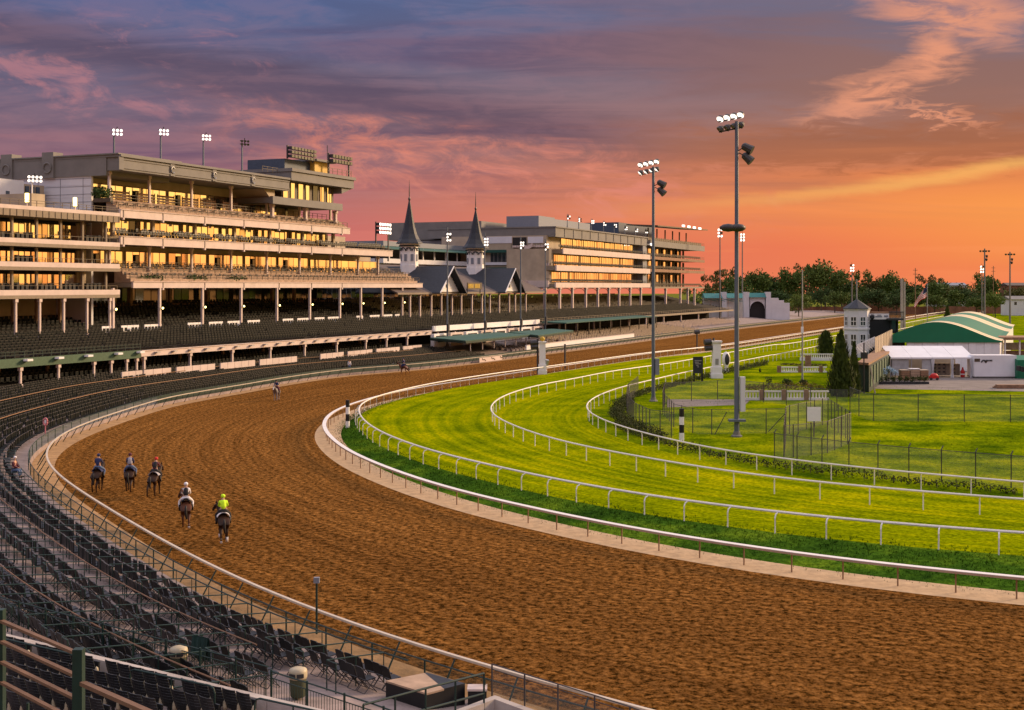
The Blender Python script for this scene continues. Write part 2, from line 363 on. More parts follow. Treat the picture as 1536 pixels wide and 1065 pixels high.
def lin(r, g, b):
    f = lambda c: (c/255/12.92) if c/255 <= .04045 else ((c/255+.055)/1.055)**2.4
    return (f(r), f(g), f(b), 1)
def make_sky():
    w = bpy.data.worlds.new('World'); scene.world = w; w.use_nodes = True; t = w.node_tree; L = t.links.new; bg = t.nodes['Background']
    tc = nd(t, 'ShaderNodeTexCoord'); sp = nd(t, 'ShaderNodeSeparateXYZ'); L(tc.outputs['Generated'], sp.inputs[0]); X, Y, Zz = sp.outputs
    def put(n, i, v):
        if hasattr(v, 'is_linked') or isinstance(v, bpy.types.NodeSocket): L(v, n.inputs[i])
        else: n.inputs[i].default_value = v
    def m(op, a, b=0., c=0.):
        n = nd(t, 'ShaderNodeMath', operation=op); put(n, 0, a); put(n, 1, b); put(n, 2, c); return n.outputs[0]
    def ss(x, a, b, lo=0., hi=1.):
        n = nd(t, 'ShaderNodeMapRange', interpolation_type='SMOOTHSTEP'); put(n, 0, x); n.inputs[1].default_value = a; n.inputs[2].default_value = b; n.inputs[3].default_value = lo; n.inputs[4].default_value = hi; return n.outputs[0]
    def mix(fac, a, b):
        n = nd(t, 'ShaderNodeMix', data_type='RGBA'); put(n, 'Factor', fac); put(n, 'A', a); put(n, 'B', b); return n.outputs['Result']
    def ramp(x, stops, top):
        n = nd(t, 'ShaderNodeValToRGB'); e = n.color_ramp.elements; put(n, 0, m('DIVIDE', x, top))
        for i, (p, c) in enumerate(stops):
            k = e[i] if i < 2 else e.new(p/top)
            k.position = p/top; k.color = lin(*c)
        return n.outputs[0]
    def noise(v, sc, det=6., dist=0., rough=.55):
        n = nd(t, 'ShaderNodeTexNoise'); L(v, n.inputs['Vector']); n.inputs['Scale'].default_value = sc; n.inputs['Detail'].default_value = det; n.inputs['Distortion'].default_value = dist; n.inputs['Roughness'].default_value = rough; return n.outputs['Fac']
    az = m('ARCTAN2', X, Y)
    left = ramp(Zz, [(0, (206, 116, 108)), (.045, (194, 108, 110)), (.085, (152, 106, 116)), (.125, (122, 102, 120)), (.165, (106, 102, 128)), (.215, (84, 102, 146)), (.30, (100, 114, 160))], .3)
    right = ramp(Zz, [(0, (240, 126, 84)), (.03, (240, 124, 80)), (.06, (247, 146, 80)), (.085, (226, 132, 80)), (.11, (178, 120, 96)), (.15, (146, 118, 118)), (.20, (110, 108, 130)), (.30, (120, 122, 150))], .3)
    c = mix(ss(az, -.30, .36), left, right)
    # upper sky above the frame, made brighter and lavender as added fill light
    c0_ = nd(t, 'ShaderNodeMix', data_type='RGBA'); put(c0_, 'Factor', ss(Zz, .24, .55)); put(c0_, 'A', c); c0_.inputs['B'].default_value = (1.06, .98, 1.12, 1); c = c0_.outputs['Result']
    # projected cloud plane
    den = m('ADD', Zz, .10); cv = nd(t, 'ShaderNodeCombineXYZ'); put(cv, 0, m('DIVIDE', X, den)); put(cv, 1, m('DIVIDE', Y, den)); put(cv, 2, 0.)
    mp = nd(t, 'ShaderNodeMapping'); mp.inputs['Rotation'].default_value = (0, 0, .55); mp.inputs['Scale'].default_value = (.45, 1.25, 1); L(cv.outputs[0], mp.inputs[0])
    big = noise(mp.outputs[0], .85, 7, .4); fine = noise(mp.outputs[0], 2.6, 9, 1.1, .62); fib = noise(cv.outputs[0], 6.5, 7, .8, .6)
    pv = nd(t, 'ShaderNodeCombineXYZ'); put(pv, 0, m('ADD', m('MULTIPLY', az, 9.), m('MULTIPLY', Zz, 6.))); put(pv, 1, m('MULTIPLY', Zz, 21.)); put(pv, 2, 3.); puff = noise(pv.outputs[0], 2.2, 10, .7, .66); puff2 = noise(pv.outputs[0], .8, 6, .4, .55)
    # broad dark violet sheets
    dk = m('MULTIPLY', ss(big, .46, .62), m('MULTIPLY', ss(Zz, .03, .11), ss(Zz, .26, .19)))
    dcol = mix(ss(az, -.15, .3), lin(92, 72, 104), lin(150, 104, 88))
    c = mix(m('MULTIPLY', dk, .62), c, dcol)
    # the long violet bank across the left and centre, sloping down to the right
    bl = m('ADD', Zz, m('MULTIPLY', m('ADD', az, .12), .14)); bl = m('ADD', bl, m('MULTIPLY', m('SUBTRACT', big, .5), .08))
    bl = m('ADD', bl, m('MULTIPLY', m('SUBTRACT', fine, .5), .035)); bank = m('MULTIPLY', m('MULTIPLY', ss(bl, .112, .140), ss(bl, .176, .146)), ss(az, .17, .02))
    c = mix(m('MULTIPLY', bank, .72), c, lin(96, 78, 96))
    # pink lit ripples under it
    lit = m('MULTIPLY', m('MULTIPLY', ss(bl, .055, .10), ss(bl, .142, .118)), m('MULTIPLY', ss(az, -.27, -.14), ss(az, .26, .06)))
    rip = m('MULTIPLY', ss(m('ADD', m('MULTIPLY', puff, .62), m('MULTIPLY', puff2, .38)), .44, .60), lit)
    c = mix(m('MULTIPLY', rip, .85), c, lin(228, 138, 116))
    tx = m('MULTIPLY', m('MULTIPLY', ss(m('ADD', m('MULTIPLY', fine, .6), m('MULTIPLY', fib, .4)), .44, .60), ss(Zz, .02, .09)), ss(az, .25, .0)); c = mix(m('MULTIPLY', tx, .12), c, lin(196, 140, 142)); tx2 = m('MULTIPLY', m('MULTIPLY', ss(fine, .50, .36), ss(Zz, .05, .12)), ss(az, .25, .05)); c = mix(m('MULTIPLY', tx2, .18), c, lin(74, 66, 92))
    # small pink wisps in the upper left
    up = m('MULTIPLY', m('MULTIPLY', ss(m('ADD', m('MULTIPLY', puff, .5), m('MULTIPLY', puff2, .5)), .53, .64), ss(az, -.12, -.24)), m('MULTIPLY', ss(Zz, .11, .145), ss(Zz, .215, .18)))
    c = mix(m('MULTIPLY', up, .5), c, lin(206, 134, 136))
    # salmon plume in the upper right, two lobes and a tail
    wob = m('MULTIPLY', m('SUBTRACT', fine, .5), .10); wob2 = m('MULTIPLY', m('SUBTRACT', fib, .5), .055)
    def lobe(a0, z0, ra, rz, rot):
        da = m('ADD', m('SUBTRACT', az, a0), wob); dz = m('ADD', m('SUBTRACT', Zz, z0), wob2); cr, sr = math.cos(rot), math.sin(rot)
        u = m('DIVIDE', m('ADD', m('MULTIPLY', da, cr), m('MULTIPLY', dz, sr)), ra); v = m('DIVIDE', m('SUBTRACT', m('MULTIPLY', dz, cr), m('MULTIPLY', da, sr)), rz)
        return ss(m('SQRT', m('ADD', m('MULTIPLY', u, u), m('MULTIPLY', v, v))), 1., .15)
    pl = m('MAXIMUM', m('MAXIMUM', lobe(.285, .152, .085, .021, .42), lobe(.325, .205, .10, .028, -.25)), m('MAXIMUM', lobe(.325, .128, .058, .0055, -.30), lobe(.315, .176, .035, .022, .6)))
    pl = m('MULTIPLY', pl, ss(fib, .30, .58, .35, 1.))
    c = mix(m('MULTIPLY', pl, .85), c, lin(238, 158, 122))
    # brown veil and the golden streak above the right horizon
    veil = m('MULTIPLY', m('MULTIPLY', ss(m('ADD', Zz, wob2), .083, .10), ss(m('ADD', Zz, wob2), .137, .108)), ss(az, .02, .22))
    c = mix(m('MULTIPLY', veil, .6), c, lin(164, 98, 66))
    q = m('SUBTRACT', m('SUBTRACT', Zz, .058), m('MULTIPLY', m('POWER', m('MAXIMUM', m('SUBTRACT', az, .06), 0.), 1.4), .155)); q = m('ADD', q, m('ADD', m('MULTIPLY', m('SUBTRACT', big, .5), .02), m('MULTIPLY', m('SUBTRACT', puff, .5), .012)))
    st = m('MULTIPLY', ss(m('ABSOLUTE', q), .0085, .0), ss(az, .04, .36))
    c = mix(m('MULTIPLY', st, .62), c, lin(255, 190, 104))
    gl = m('MULTIPLY', m('MULTIPLY', ss(Zz, .0, .03), ss(Zz, .095, .05)), ss(az, .2, .42))
    c = mix(m('MULTIPLY', gl, .5), c, lin(255, 166, 78))
    # thin streaks low over the horizon
    lay = nd(t, 'ShaderNodeMapping'); lay.inputs['Scale'].default_value = (1.5, 1.5, 34); L(tc.outputs['Generated'], lay.inputs[0])
    hz = m('MULTIPLY', ss(noise(lay.outputs[0], 2.2, 6), .5, .66), ss(Zz, .16, .02)); c = mix(m('MULTIPLY', hz, .30), c, mix(ss(az, -.2, .2), lin(226, 130, 118), lin(255, 152, 92)))
    # the sunrise itself, out of frame to the right
    sunr = m('MULTIPLY', m('MULTIPLY', ss(az, .46, .85), ss(az, 2.1, 1.35)), ss(Zz, .55, .04))
    gold = nd(t, 'ShaderNodeMix', data_type='RGBA'); put(gold, 'Factor', sunr); put(gold, 'A', c); gr = nd(t, 'ShaderNodeValToRGB'); put(gr, 0, m('ADD', m('MULTIPLY', Zz, 6.), m('MULTIPLY', m('SUBTRACT', fine, .5), .8))); gr.color_ramp.elements[0].color = (1., .36, .10, 1); gr.color_ramp.elements[1].position = .75; gr.color_ramp.elements[1].color = (1.0, .66, .24, 1); gk = gr.color_ramp.elements.new(.3); gk.color = (1.0, .54, .13, 1); gs = nd(t, 'ShaderNodeMix', data_type='RGBA', blend_type='MULTIPLY'); gs.inputs['Factor'].default_value = 1.; L(gr.outputs[0], gs.inputs['A']); gs.inputs['B'].default_value = (1.9, 1.9, 1.9, 1); L(gs.outputs['Result'], gold.inputs['B'])
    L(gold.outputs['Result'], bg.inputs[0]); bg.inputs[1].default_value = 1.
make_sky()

# ------------------------------------------------------------------ the ground
g = MB(); g.poly([(-900, -200, -.45), (1500, -200, -.45), (1500, 2600, -.45), (-900, 2600, -.45)]).build('ground', 'far_field'); tag(bpy.data.objects['ground'], kind='structure')
ribbon('dirt_track', offset(OUT, 1.2), offset(INN, -1.15), 'dirt', .0, .0, 2)
ribbon('sand_strip', offset(INN, .95), offset(INN, -1.5), 'sand', .004, .02, 3)
ribbon('sand_verge', offset(OUT, 1.2), offset(OUT, -.55), 'verge', .006, .004, 2)
ribbon('bank', offset(INN, -1.5), offset(TOUT, .15), 'bank_grass', .018, TZ, 6)
ribbon('turf_course', offset(TOUT, .15), TIN, 'turf', TZ, TZ, 4)
# infield lawn: everything inside the inner turf rail
E0 = [Vector((460, 640, 0)), Vector((460, 20, 0))]
far_edge = resample([Vector((TIN[0].x, TIN[0].y, 0)), Vector((420, 660, 0)), Vector((460, 300, 0)), Vector((300, -20, 0)), Vector((TIN[-1].x, TIN[-1].y, 0))], 3.)
ribbon('infield_lawn', TIN, far_edge, 'lawn', TZ, TZ, 8)

# apron: terraced standing ground outside the outer rail
AP = [1.2, 1.28, 2.2, 4.0, 5.6, 7.4, 9.2, 11., 13., 15., 17., 19., 30.]
def apz(d): return -.02 if d < 1.25 else .35+.10*(min(d, 17.5)-1.3)
def apron():
    me = bpy.data.meshes.new('apron'); V = []; Fc = []; cols = [offset(OUT, d, apz(d)) for d in AP]; n = len(OUT); k = len(AP)
    for i in range(n):
        for c in cols: V.append(c[i])
    for i in range(n-1):
        for j in range(k-1): Fc.append((i*k+j, i*k+j+1, (i+1)*k+j+1, (i+1)*k+j))
    me.from_pydata(V, [], Fc); me.materials.append(M['terrace_floor']); me.update()
    if sum(p.normal.z for p in me.polygons) < 0: me.flip_normals()
    o = bpy.data.objects.new('apron', me); COL.objects.link(o); tag(o, kind='structure')
apron()

# ------------------------------------------------------------------ rails of the course
def visible(p, m=30):
    if p.y < 5: return False
    x = CX+F*p.x/p.y; y = HY+F*(H-p.z)/p.y
    return -m < x < 1536+m and -m < y < 1065+m
def rail_thing(name, label, P, z0, top_fn, post_fn, spacing, mats, group='rails round the course', near=lambda p: True):
    q = min((p for p in P if visible(p)), key=lambda p: p.y); t = thing(name, label, 'rail', (q.x, q.y, z0), group)
    top_fn(t)
    posts = [(p, n) for p, n in zip(resample(P, spacing), normals(resample(P, spacing))) if visible(p, 60)]
    posts.sort(key=lambda a: a[0].y)
    for p, n in posts[:100]:
        b = MB(); post_fn(b, p, n); b.build('post', mats[1], t)
    if posts[100:]:
        b = MB()
        for p, n in posts[100:]: post_fn(b, p, n)
        tag(b.build('post', mats[1], t), kind='stuff')
    return t
def trim(P, m=200): return [p for p in P if p.y > 20 and p.y < 645]
def zp(P, z): return [Vector((p.x, p.y, z)) for p in P]

O2 = trim(OUT)
def top_out(t):
    MB().sweep(zp(O2, 1.1), .14, .08).build('top_rail', 'rail_cream', t)
def post_out(b, p, n):
    b.tube([p+n*.75+Vector((0, 0, -.02)), p+n*.12+Vector((0, 0, 1.05))], .035, 5)
rail_thing('running_rail', 'white capped outer rail of the dirt track on slanted green posts, beside the stands', O2, 0, top_out, post_out, 3.0, ('rail_white', 'green_paint'))
I2 = trim(INN)
def top_in(t):
    MB().sweep(zp(offset(I2, .05), 1.05), .36, .03).build('rail_cover', 'rail_white', t); MB().sweep(zp(offset(I2, .215), .99), .03, .10).build('rail_skirt', 'rail_tan', t)
    MB().tube(zp(offset(I2, -.1), .97), .05, 6, cap=True).build('top_rail', 'brown_rail', t)
rail_thing('running_rail', 'wide flat topped white inner rail of the dirt track on thin brown posts in sand', I2, 0, top_in, lambda b, p, n: b.tube([p+Vector((0, 0, 0))-n*.1, p-n*.1+Vector((0, 0, .98))], .04, 5), 2.6, ('rail_white', 'brown_rail'))
def turf_rail(P, label, sp, side, r):
    P = trim(P)
    def top(t): MB().tube(zp(P, TZ+1.15), r, 6).build('top_rail', 'rail_white', t)
    def post(b, p, n):
        o = n*side; b.tube([Vector((p.x, p.y, TZ))+o*.38, Vector((p.x, p.y, TZ+.85))+o*.38, Vector((p.x, p.y, TZ+1.04))+o*.28, Vector((p.x, p.y, TZ+1.12))], .042, 5)
    rail_thing('running_rail', label, P, TZ, top, post, sp, ('rail_white', 'rail_white'))
turf_rail(TOUT, 'white tubular outer turf rail with gooseneck posts above the dark grass bank', 2.9, 1, .075)
turf_rail(TMID, 'white tubular rail standing in the middle of the turf course', 3.3, -.3, .07)
turf_rail(TIN, 'white tubular inner turf rail in front of the low hedge and infield lawn', 3.3, -.3, .065)

# green mesh fence outside the outer rail, in front of the boxes
GP = trim(offset(OUT, 1.32))
gf = thing('mesh_fence', 'green tube and mesh fence between the outer rail and the stands', 'fence', (GP[-1].x, GP[-1].y, 0))
MB().tube(zp(GP, 1.22), .03, 5).build('top_rail', 'green_paint', gf)
b = MB()
for a, c in zip(GP, GP[1:]): b.poly([(a.x, a.y, 0.), (c.x, c.y, 0.), (c.x, c.y, 1.2), (a.x, a.y, 1.2)])
nearG = [p for p in GP]
cut = arc_near(GP, G(200, 611, 0))
far_board = MB(); msh = MB()
for i, (a, c) in enumerate(zip(GP, GP[1:])):
    (far_board if i < cut else msh).poly([(a.x, a.y, 0.), (c.x, c.y, 0.), (c.x, c.y, 1.2), (a.x, a.y, 1.2)])
msh.build('mesh_panel', 'green_mesh', gf); far_board.build('board_panel', 'green_paint', gf)
ps = sorted([p for p in resample(GP, 2.9) if visible(p, 40)], key=lambda p: p.y)
for p in ps[:90]: MB().tube([(p.x, p.y, -.05), (p.x, p.y, 1.22)], .035, 5).build('post', 'green_paint', gf)
b = MB()
for p in ps[90:]: b.tube([(p.x, p.y, -.05), (p.x, p.y, 1.22)], .035, 4)
tag(b.build('post', 'green_paint', gf), kind='stuff')

# rough tufts on the bank, the lawn edge and the turf below the rails
def tufts(name, label, A, da, db, za, zb_, n, size, m_, zmax=150, mi=0):
    b = MB(); P = [p for p in A if 20 < p.y < zmax]; N = normals(P); wts = [1/(p.y) for p in P]; idx = rnd.choices(range(len(P)), weights=wts, k=n)
    for i in idx:
        u = rnd.random(); d = da+(db-da)*u; z = za+(zb_-za)*u; p = P[i]+N[i]*d; q = Vector((p.x+rnd.uniform(-1, 1), p.y+rnd.uniform(-1, 1), z-.02))
        for k in range(3):
            a = rnd.uniform(0, 6.28); e = Vector((math.cos(a), math.sin(a), 0)); s = size*rnd.uniform(.5, 1.3); b.poly([q-e*s*.08, q+e*s*.08, q+e*rnd.uniform(-.5, .5)*s+Vector((rnd.uniform(-.3, .3)*s, rnd.uniform(-.3, .3)*s, s))])
    tag(b.build(name, m_), label, 'grass', kind='stuff')
BW = 3.4
IB = offset(INN, -1.55); b = MB(); TP = [p for p in TOUT if 20 < p.y < 160]; near_ = [IB[arc_near(IB, p)] for p in TP]; idx = rnd.choices(range(len(TP)), weights=[1/p.y for p in TP], k=24000)
for i in idx:
    u = rnd.random(); p = TP[i]; q0 = near_[i]; q = Vector((p.x*(1-u)+q0.x*u+rnd.uniform(-1, 1), p.y*(1-u)+q0.y*u+rnd.uniform(-1, 1), TZ*(1-u)-.01)); zc = 1.-.4*u
    for k in range(3):
        a = rnd.uniform(0, 6.28); e = Vector((math.cos(a), math.sin(a), 0)); s = .15*zc*rnd.uniform(.5, 1.3); b.poly([q-e*s*.13, q+e*s*.13, q+e*rnd.uniform(-.5, .5)*s+Vector((rnd.uniform(-.3, .3)*s, rnd.uniform(-.3, .3)*s, s))])
tag(b.build('bank_tufts', 'bank_grass'), 'rough dark grass tufts on the bank between the sand strip and the turf', 'grass', kind='stuff')
tufts('turf_tufts', 'longer grass blades on the turf near the rails', offset(TOUT, 0), .1, -8, TZ, TZ, 6000, .07, 'turf', 110)
tufts('lawn_tufts', 'uneven longer grass on the infield lawn', offset(TIN, 0), -3, -60, TZ, TZ, 9000, .16, 'lawn', 190)

# ------------------------------------------------------------------ the stands
TB, TD = 125., 115.                                  # building front line, front of the seating deck
def glazing(parent, name, s0, s1, t, z0, z1, n, rows=1, mats=('glass_gold', 'bronze'), tilt=.018, mw=.022):
    b = MB(); ds = (s1-s0)/n; dz = (z1-z0)/rows; gold = mats[0] == 'glass_gold'
    if gold: mats = list(mats)+['glass_amber', 'glass_dark']
    for i in range(n):
        for j in range(rows):
            a, c = s0+i*ds+.02, s0+(i+1)*ds-.02; e, h = z0+j*dz+.02, z0+(j+1)*dz-.02
            k1, k2 = rnd.uniform(-tilt, tilt)*(c-a), rnd.uniform(-tilt, tilt)*(h-e)
            b.poly([W(a, t+k1, e), W(c, t-k1, e), W(c, t-k1+k2, h), W(a, t+k1+k2, h)], 2 if gold and rnd.random() < .14 else (3 if gold and rnd.random() < .025 else 0))
    for i in range(n+1):
        s = s0+i*ds; b.fbox(s-mw, s+mw, t-.05, t-.02, z0, z1, 1)
    for j in range(rows+1):
        z = z0+j*dz; b.fbox(s0, s1, t-.048, t-.022, z-.05, z+.05, 1)
    return b.build(name, mats, parent)
def railing(parent, s0, s1, t, z, h=1.05, step=1.6, m='bronze', bars=2, name='railing'):
    b = MB(); n = max(1, int((s1-s0)/step))
    for i in range(n+1): s = s0+(s1-s0)*i/n; b.fbox(s-.035, s+.035, t-.035, t+.035, z, z+h)
    for k in range(bars): q = z+h*(1-.45*k); b.fbox(s0, s1, t-.03, t+.03, q-.03, q+.03)
    return b.build(name, m, parent)
def columns(parent, ss, t, z0, z1, r=.28, m='cream', cap=True):
    for s in ss:
        b = MB(); b.fbox(s-r, s+r, t-r, t+r, z0, z1)
        if cap: b.fbox(s-r-.12, s+r+.12, t-r-.1, t+r+.1, z1-.45, z1-.003); b.fbox(s-r-.08, s+r+.08, t-r-.08, t+r+.08, z0, z0+.3)
        b.build('column', m, parent)
def seat_mesh(b, p, face, w=.46, m=(0, 1), back=.5, seat=True):
    "one small fixed seat facing along the unit vector face, p on the floor"
    side = Vector((face.y, -face.x, 0)); up = Vector((0, 0, 1))
    o = p-side*w/2-face*.22+up*.42
    b.obox(o, side*w, face*-.06, up*back, m[0])
    if seat: b.obox(o, side*w, face*.40, up*.06, m[0])
    b.obox(o+up*back, side*w, face*-.07, up*.035, m[1])
FACE = Vector(-W(0, 1, 0)); FACE.normalize()

def bank(name, parent, s0, s1, steps, t0, z0, t1, z1, m='concrete', base=None):
    "stepped seating tier"
    b = MB(); n = steps
    for i in range(n):
        ta, tb = t0+(t1-t0)*i/n, t0+(t1-t0)*(i+1)/n; z = z0+(z1-z0)*i/max(1, n-1)
        b.fbox(s0, s1, ta, tb+.02, (base if base is not None else z-.5), z-.003*(i % 2))
    return b.build(name, m, parent)
def bank_seats(b, s0, s1, steps, t0, z0, t1, z1, gaps=(), sp=.62, jit=.05, w=.46, m=(0, 1), drop=.04):
    for i in range(steps):
        t = t0+(t1-t0)*(i+.65)/steps; z = z0+(z1-z0)*i/max(1, steps-1); s = s0+.3
        while s < s1-.3:
            if rnd.random() > drop and not any(a < s < c for a, c in gaps): seat_mesh(b, W(s+rnd.uniform(-jit, jit), t, z), FACE, w, m)
            s += sp

# ---- main grandstand, the tall block with the golden windows
s0, sR, sA, sB, sC = S(181, TB), S(434, TB), S(525, TB), S(589, TB), S(634, TB)
zr1, zr0 = Z(181, 235, TB), Z(181, 255, TB)
zA1, zA0 = Z(181, 314.5, TB), Z(181, 326, TB); zB1, zB0 = Z(181, 354.5, TB), Z(181, 366.5, TB); zC1, zC0 = Z(200, 423, TB), Z(200, 432, TB)
sCl = S(200, TB)
mb = thing('grandstand_building', 'tall cream grandstand block with three balconies of golden windows under a deep grey roof', 'building', W(s0, TB, 0))
colsU = [S(x, 126.2) for x in (163.5, 235, 298, 357, 410, 459)]; colsU[0] = s0+.6
colsU2 = colsU+[S(505, 126.2)]
colsL = [S(x, TB) for x in (171, 241, 305, 363, 416.7, 466, 511, 542.5, 574.5, 604.5)]
b = MB()                                              # roof slab with fascia, cornice, joints
b.fbox(s0, sR, TB, 152, zr0, zr1); b.fbox(s0-.25, sR, TB-.3, 152, zr1+.003, zr1+.35); b.fbox(s0-.1, sR, TB-.12, TB, zr0+.28, zr0+.42); b.fbox(s0-.1, sR, TB-.12, TB, zr1-.4, zr1-.25)
for x in (181, 258, 321, 379): s = S(x, TB); b.fbox(s-.5, s+.5, TB-.16, TB, zr0+.05, zr1-.02)
b.build('roof', 'grey_stone', mb)
for x in (258, 321, 379):
    s = S(x, TB); e = MB(); e.tube([W(s+.42*math.cos(a), TB-.22, (zr0+zr1)/2+.5*math.sin(a)) for a in [i*math.pi/5+.5 for i in range(9)]], .09, 5); e.build('roof_emblem', 'steel', mb)
for nm, a, c, z0_, z1_ in (('balcony', s0, sA, zA0, zA1), ('balcony', s0, sB, zB0, zB1), ('balcony', sCl, sC, zC0, zC1)):
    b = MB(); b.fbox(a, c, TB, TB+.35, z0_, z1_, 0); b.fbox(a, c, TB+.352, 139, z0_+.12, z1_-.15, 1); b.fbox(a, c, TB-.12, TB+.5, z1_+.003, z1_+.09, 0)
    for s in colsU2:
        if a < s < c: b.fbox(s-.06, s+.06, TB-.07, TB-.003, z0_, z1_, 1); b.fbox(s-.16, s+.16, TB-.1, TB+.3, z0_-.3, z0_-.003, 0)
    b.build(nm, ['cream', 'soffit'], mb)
def tier(a, c, zf, rise, depth, m='tan_tier'):
    b = MB(); n = 4
    for i in range(n): b.fbox(a, c, TB+.5+depth*i/n, TB+.5+depth*(i+1)/n+.01, zf-.1, zf+rise*(i+1)/n-.002*i)
    b.fbox(a, c, TB+.5+depth, 137, zf+rise-.3, zf+rise-.02); return b.build('terrace', m, mb)
tier(s0+.3, sA-.3, zA1, 1.55, 2.4); tier(sCl, sC-1.5, zC1, 2.1, 3.)
railing(mb, s0+.3, sA, TB+.6, zA1+.1, 1.0); railing(mb, s0+.3, sA-1, TB+2.6, zA1+1.5, 1.0); railing(mb, s0, sB, TB+.4, zB1+.05, .55, bars=1)
railing(mb, sCl, sC-.4, TB+.6, zC1+.1, 1.1); railing(mb, sCl, sC-2, TB+2.2, zC1+1.3, 1.0); railing(mb, sCl, sC-3, TB+3.7, zC1+2.1, 1.0, step=1.1)
# back walls and glazing, one window per bay
zwA0, zwA1 = zA1+1.5, Z(235, 285, 132.4); zwC0, zwC1 = zC1+2.0, Z(235, 379, 132.4)
b = MB(); b.fbox(s0+.02, sA-6, 132.6, 150, zC0, zr0-.003); b.fbox(sA-6, sB-6, 132.6, 150, zC0, zA0); b.fbox(sB-6, sC-9, 132.6, 150, zC0, zB0)
b.build('back_wall', 'beige', mb)
bays = [s0+.5]+colsU2[1:]
for i in range(len(bays)-1):
    a, c = bays[i]+.35, bays[i+1]-.35; n = max(4, int((c-a)/1.45))
    if bays[i+1] < sA-3: glazing(mb, 'window', a, c, 132.4, zwA0, zwA1, n)
    glazing(mb, 'window', a, c, 128.4, zB1+.25, zA0-.12, n)
    glazing(mb, 'window', a, c, 132.4, zwC0, zwC1, n)
glazing(mb, 'window', colsU2[-1]+.3, sA-3, 132.4, zwA0, zwA1+.8, 5); glazing(mb, 'window', colsU2[-1]+.3, sA-3.5, 128.4, zB1+.25, zA0-.12, 6)
glazing(mb, 'window', colsU2[-1]+.5, S(565, 132.4), 132.4, zwC0, zwC1-.2, 9, 1, ('glass_gold', 'bronze'))
b = MB(); b.fbox(s0+.1, sA-3, 128.45, 132.5, zB1-.3, zA0+.05); b.build('inner_wall', 'beige', mb)
columns(mb, [s for s in colsU2 if s < sA-2], TB+2.6, zA1+1.4, zr0-.003, .17); columns(mb, colsU2, TB+2.0, zB1, zA0-.003, .26, 'beige', False); columns(mb, colsU2+[S(537, 127.6), S(567, 127.6)], TB+2.6, zC1+1.6, zB0-.003, .17)
for i, (x0, x1, y0) in enumerate(((166, 194, 288), (206, 232, 291), (236, 261, 293), (273, 297, 297), (301, 323, 300), (334, 356, 303))):   # wooden screens on the top terrace
    b = MB(); a, c = S(x0, 130.4), S(x1, 130.4); z = zA1+1.55
    for k in range(4): b.fbox(a, c, 130.4, 130.5, z+.15+k*.42, z+.45+k*.42)
    b.fbox(a, a+.1, 130.3, 130.4, z, z+1.9); b.fbox(c-.1, c, 130.3, 130.4, z, z+1.9); b.build('screen', 'wood', mb)
for s in colsU2[:-1]:
    for z, t in ((zwA0, 132.2), (zwC0, 132.2)):
        d_ = MB(); d_.fbox(s+2.2, s+3.1, t-.05, t+.02, z, z+2.3, 0); d_.fbox(s+2.32, s+2.98, t-.08, t-.05, z+.15, z+2.15, 1); d_.build('door', ['dark', 'glass_dark'], mb)
# end wall facing us: white panels below a stone band with medallions
tw = tS(137, s0); zb = Z(137, 265, tw); zt_ = Z(137, 310, tw)
b = MB(); b.fbox(s0, s0+.4, tw, 190, 4, zb+.4)
for k in range(9): z = 24.5+k*.9; b.fbox(s0-.03, s0, tw+.02, 190, z-.03, z+.03) if k % 2 else None
b.build('side_wall', 'white_panel', mb)
b = MB()
for k in range(12): b.fbox(s0-.045, s0-.003, tw+1.5+k*4.3, tw+1.56+k*4.3, 22, zb-.1, 0)
for k in range(7): b.fbox(s0-.045, s0-.003, tw, 190, 23.+k*1.15, 23.05+k*1.15, 0)
b.build('panel_joint', 'grey_blue', mb)
b = MB(); b.fbox(s0-.2, s0+14, 127.5, 190, zr0-.7, zr1); b.fbox(s0-.45, s0+14, TB+.02, 190, zr1+.36, zr1+.55)
for x in (13, 75):
    t = tS(x, s0); b.fbox(s0-.5, s0+1.5, t-1.1, t+1.1, zr1-2.7, zr1+1.15)
b.build('parapet', 'grey_stone', mb)
for x in (13, 75):
    t = tS(x, s0); e = MB(); e.tube([W(s0-.6, t+.75*math.cos(a), zr1-1.2+.75*math.sin(a)) for a in [i*math.pi/8 for i in range(17)]], .11, 5); e.build('medallion', 'grey_stone', mb)
# press box at the far end
p0, p1 = sR+.05, S(528, TB); q1, q0 = Z(433, 252, TB), Z(433, 270, TB); pw1 = S(499, TB+2); pb0, pb1 = Z(434, 308, TB), Z(434, 297, TB)
b = MB(); b.fbox(p0, p1, TB-.4, 146, q0, q1); b.fbox(p0-.2, p1+.3, TB-.7, 146, q1-.55, q1+.02)
b.prism([W(pw1, TB, q0-1.2), W(pw1, TB, q0-.003), W(p1, TB, q0-.003)], [W(pw1, 146, q0-1.2), W(pw1, 146, q0-.003), W(p1, 146, q0-.003)], None); b.build('press_box_roof', 'grey_stone', mb)
b = MB(); b.fbox(S(408, TB), pw1, TB-.2, TB+.5, pb0, pb1); b.fbox(S(408, TB), pw1, TB+.5, 146, pb0+.2, pb1-.2); b.build('press_box_floor', 'grey_stone', mb)
b = MB(); b.fbox(p0, pw1-.4, TB+1.6, 146, pb1, q0); b.build('press_box_wall', 'bronze', mb)
n = 7; ds = (pw1-.6-p0)/n
for i in range(n): glazing(mb, 'press_box_window', p0+i*ds+.25, p0+(i+1)*ds-(.9 if i % 2 else .6), TB+1.5, pb1+.1, q0-.15, 1 if i < 5 else 2, 1, ('glass_gold', 'bronze'))
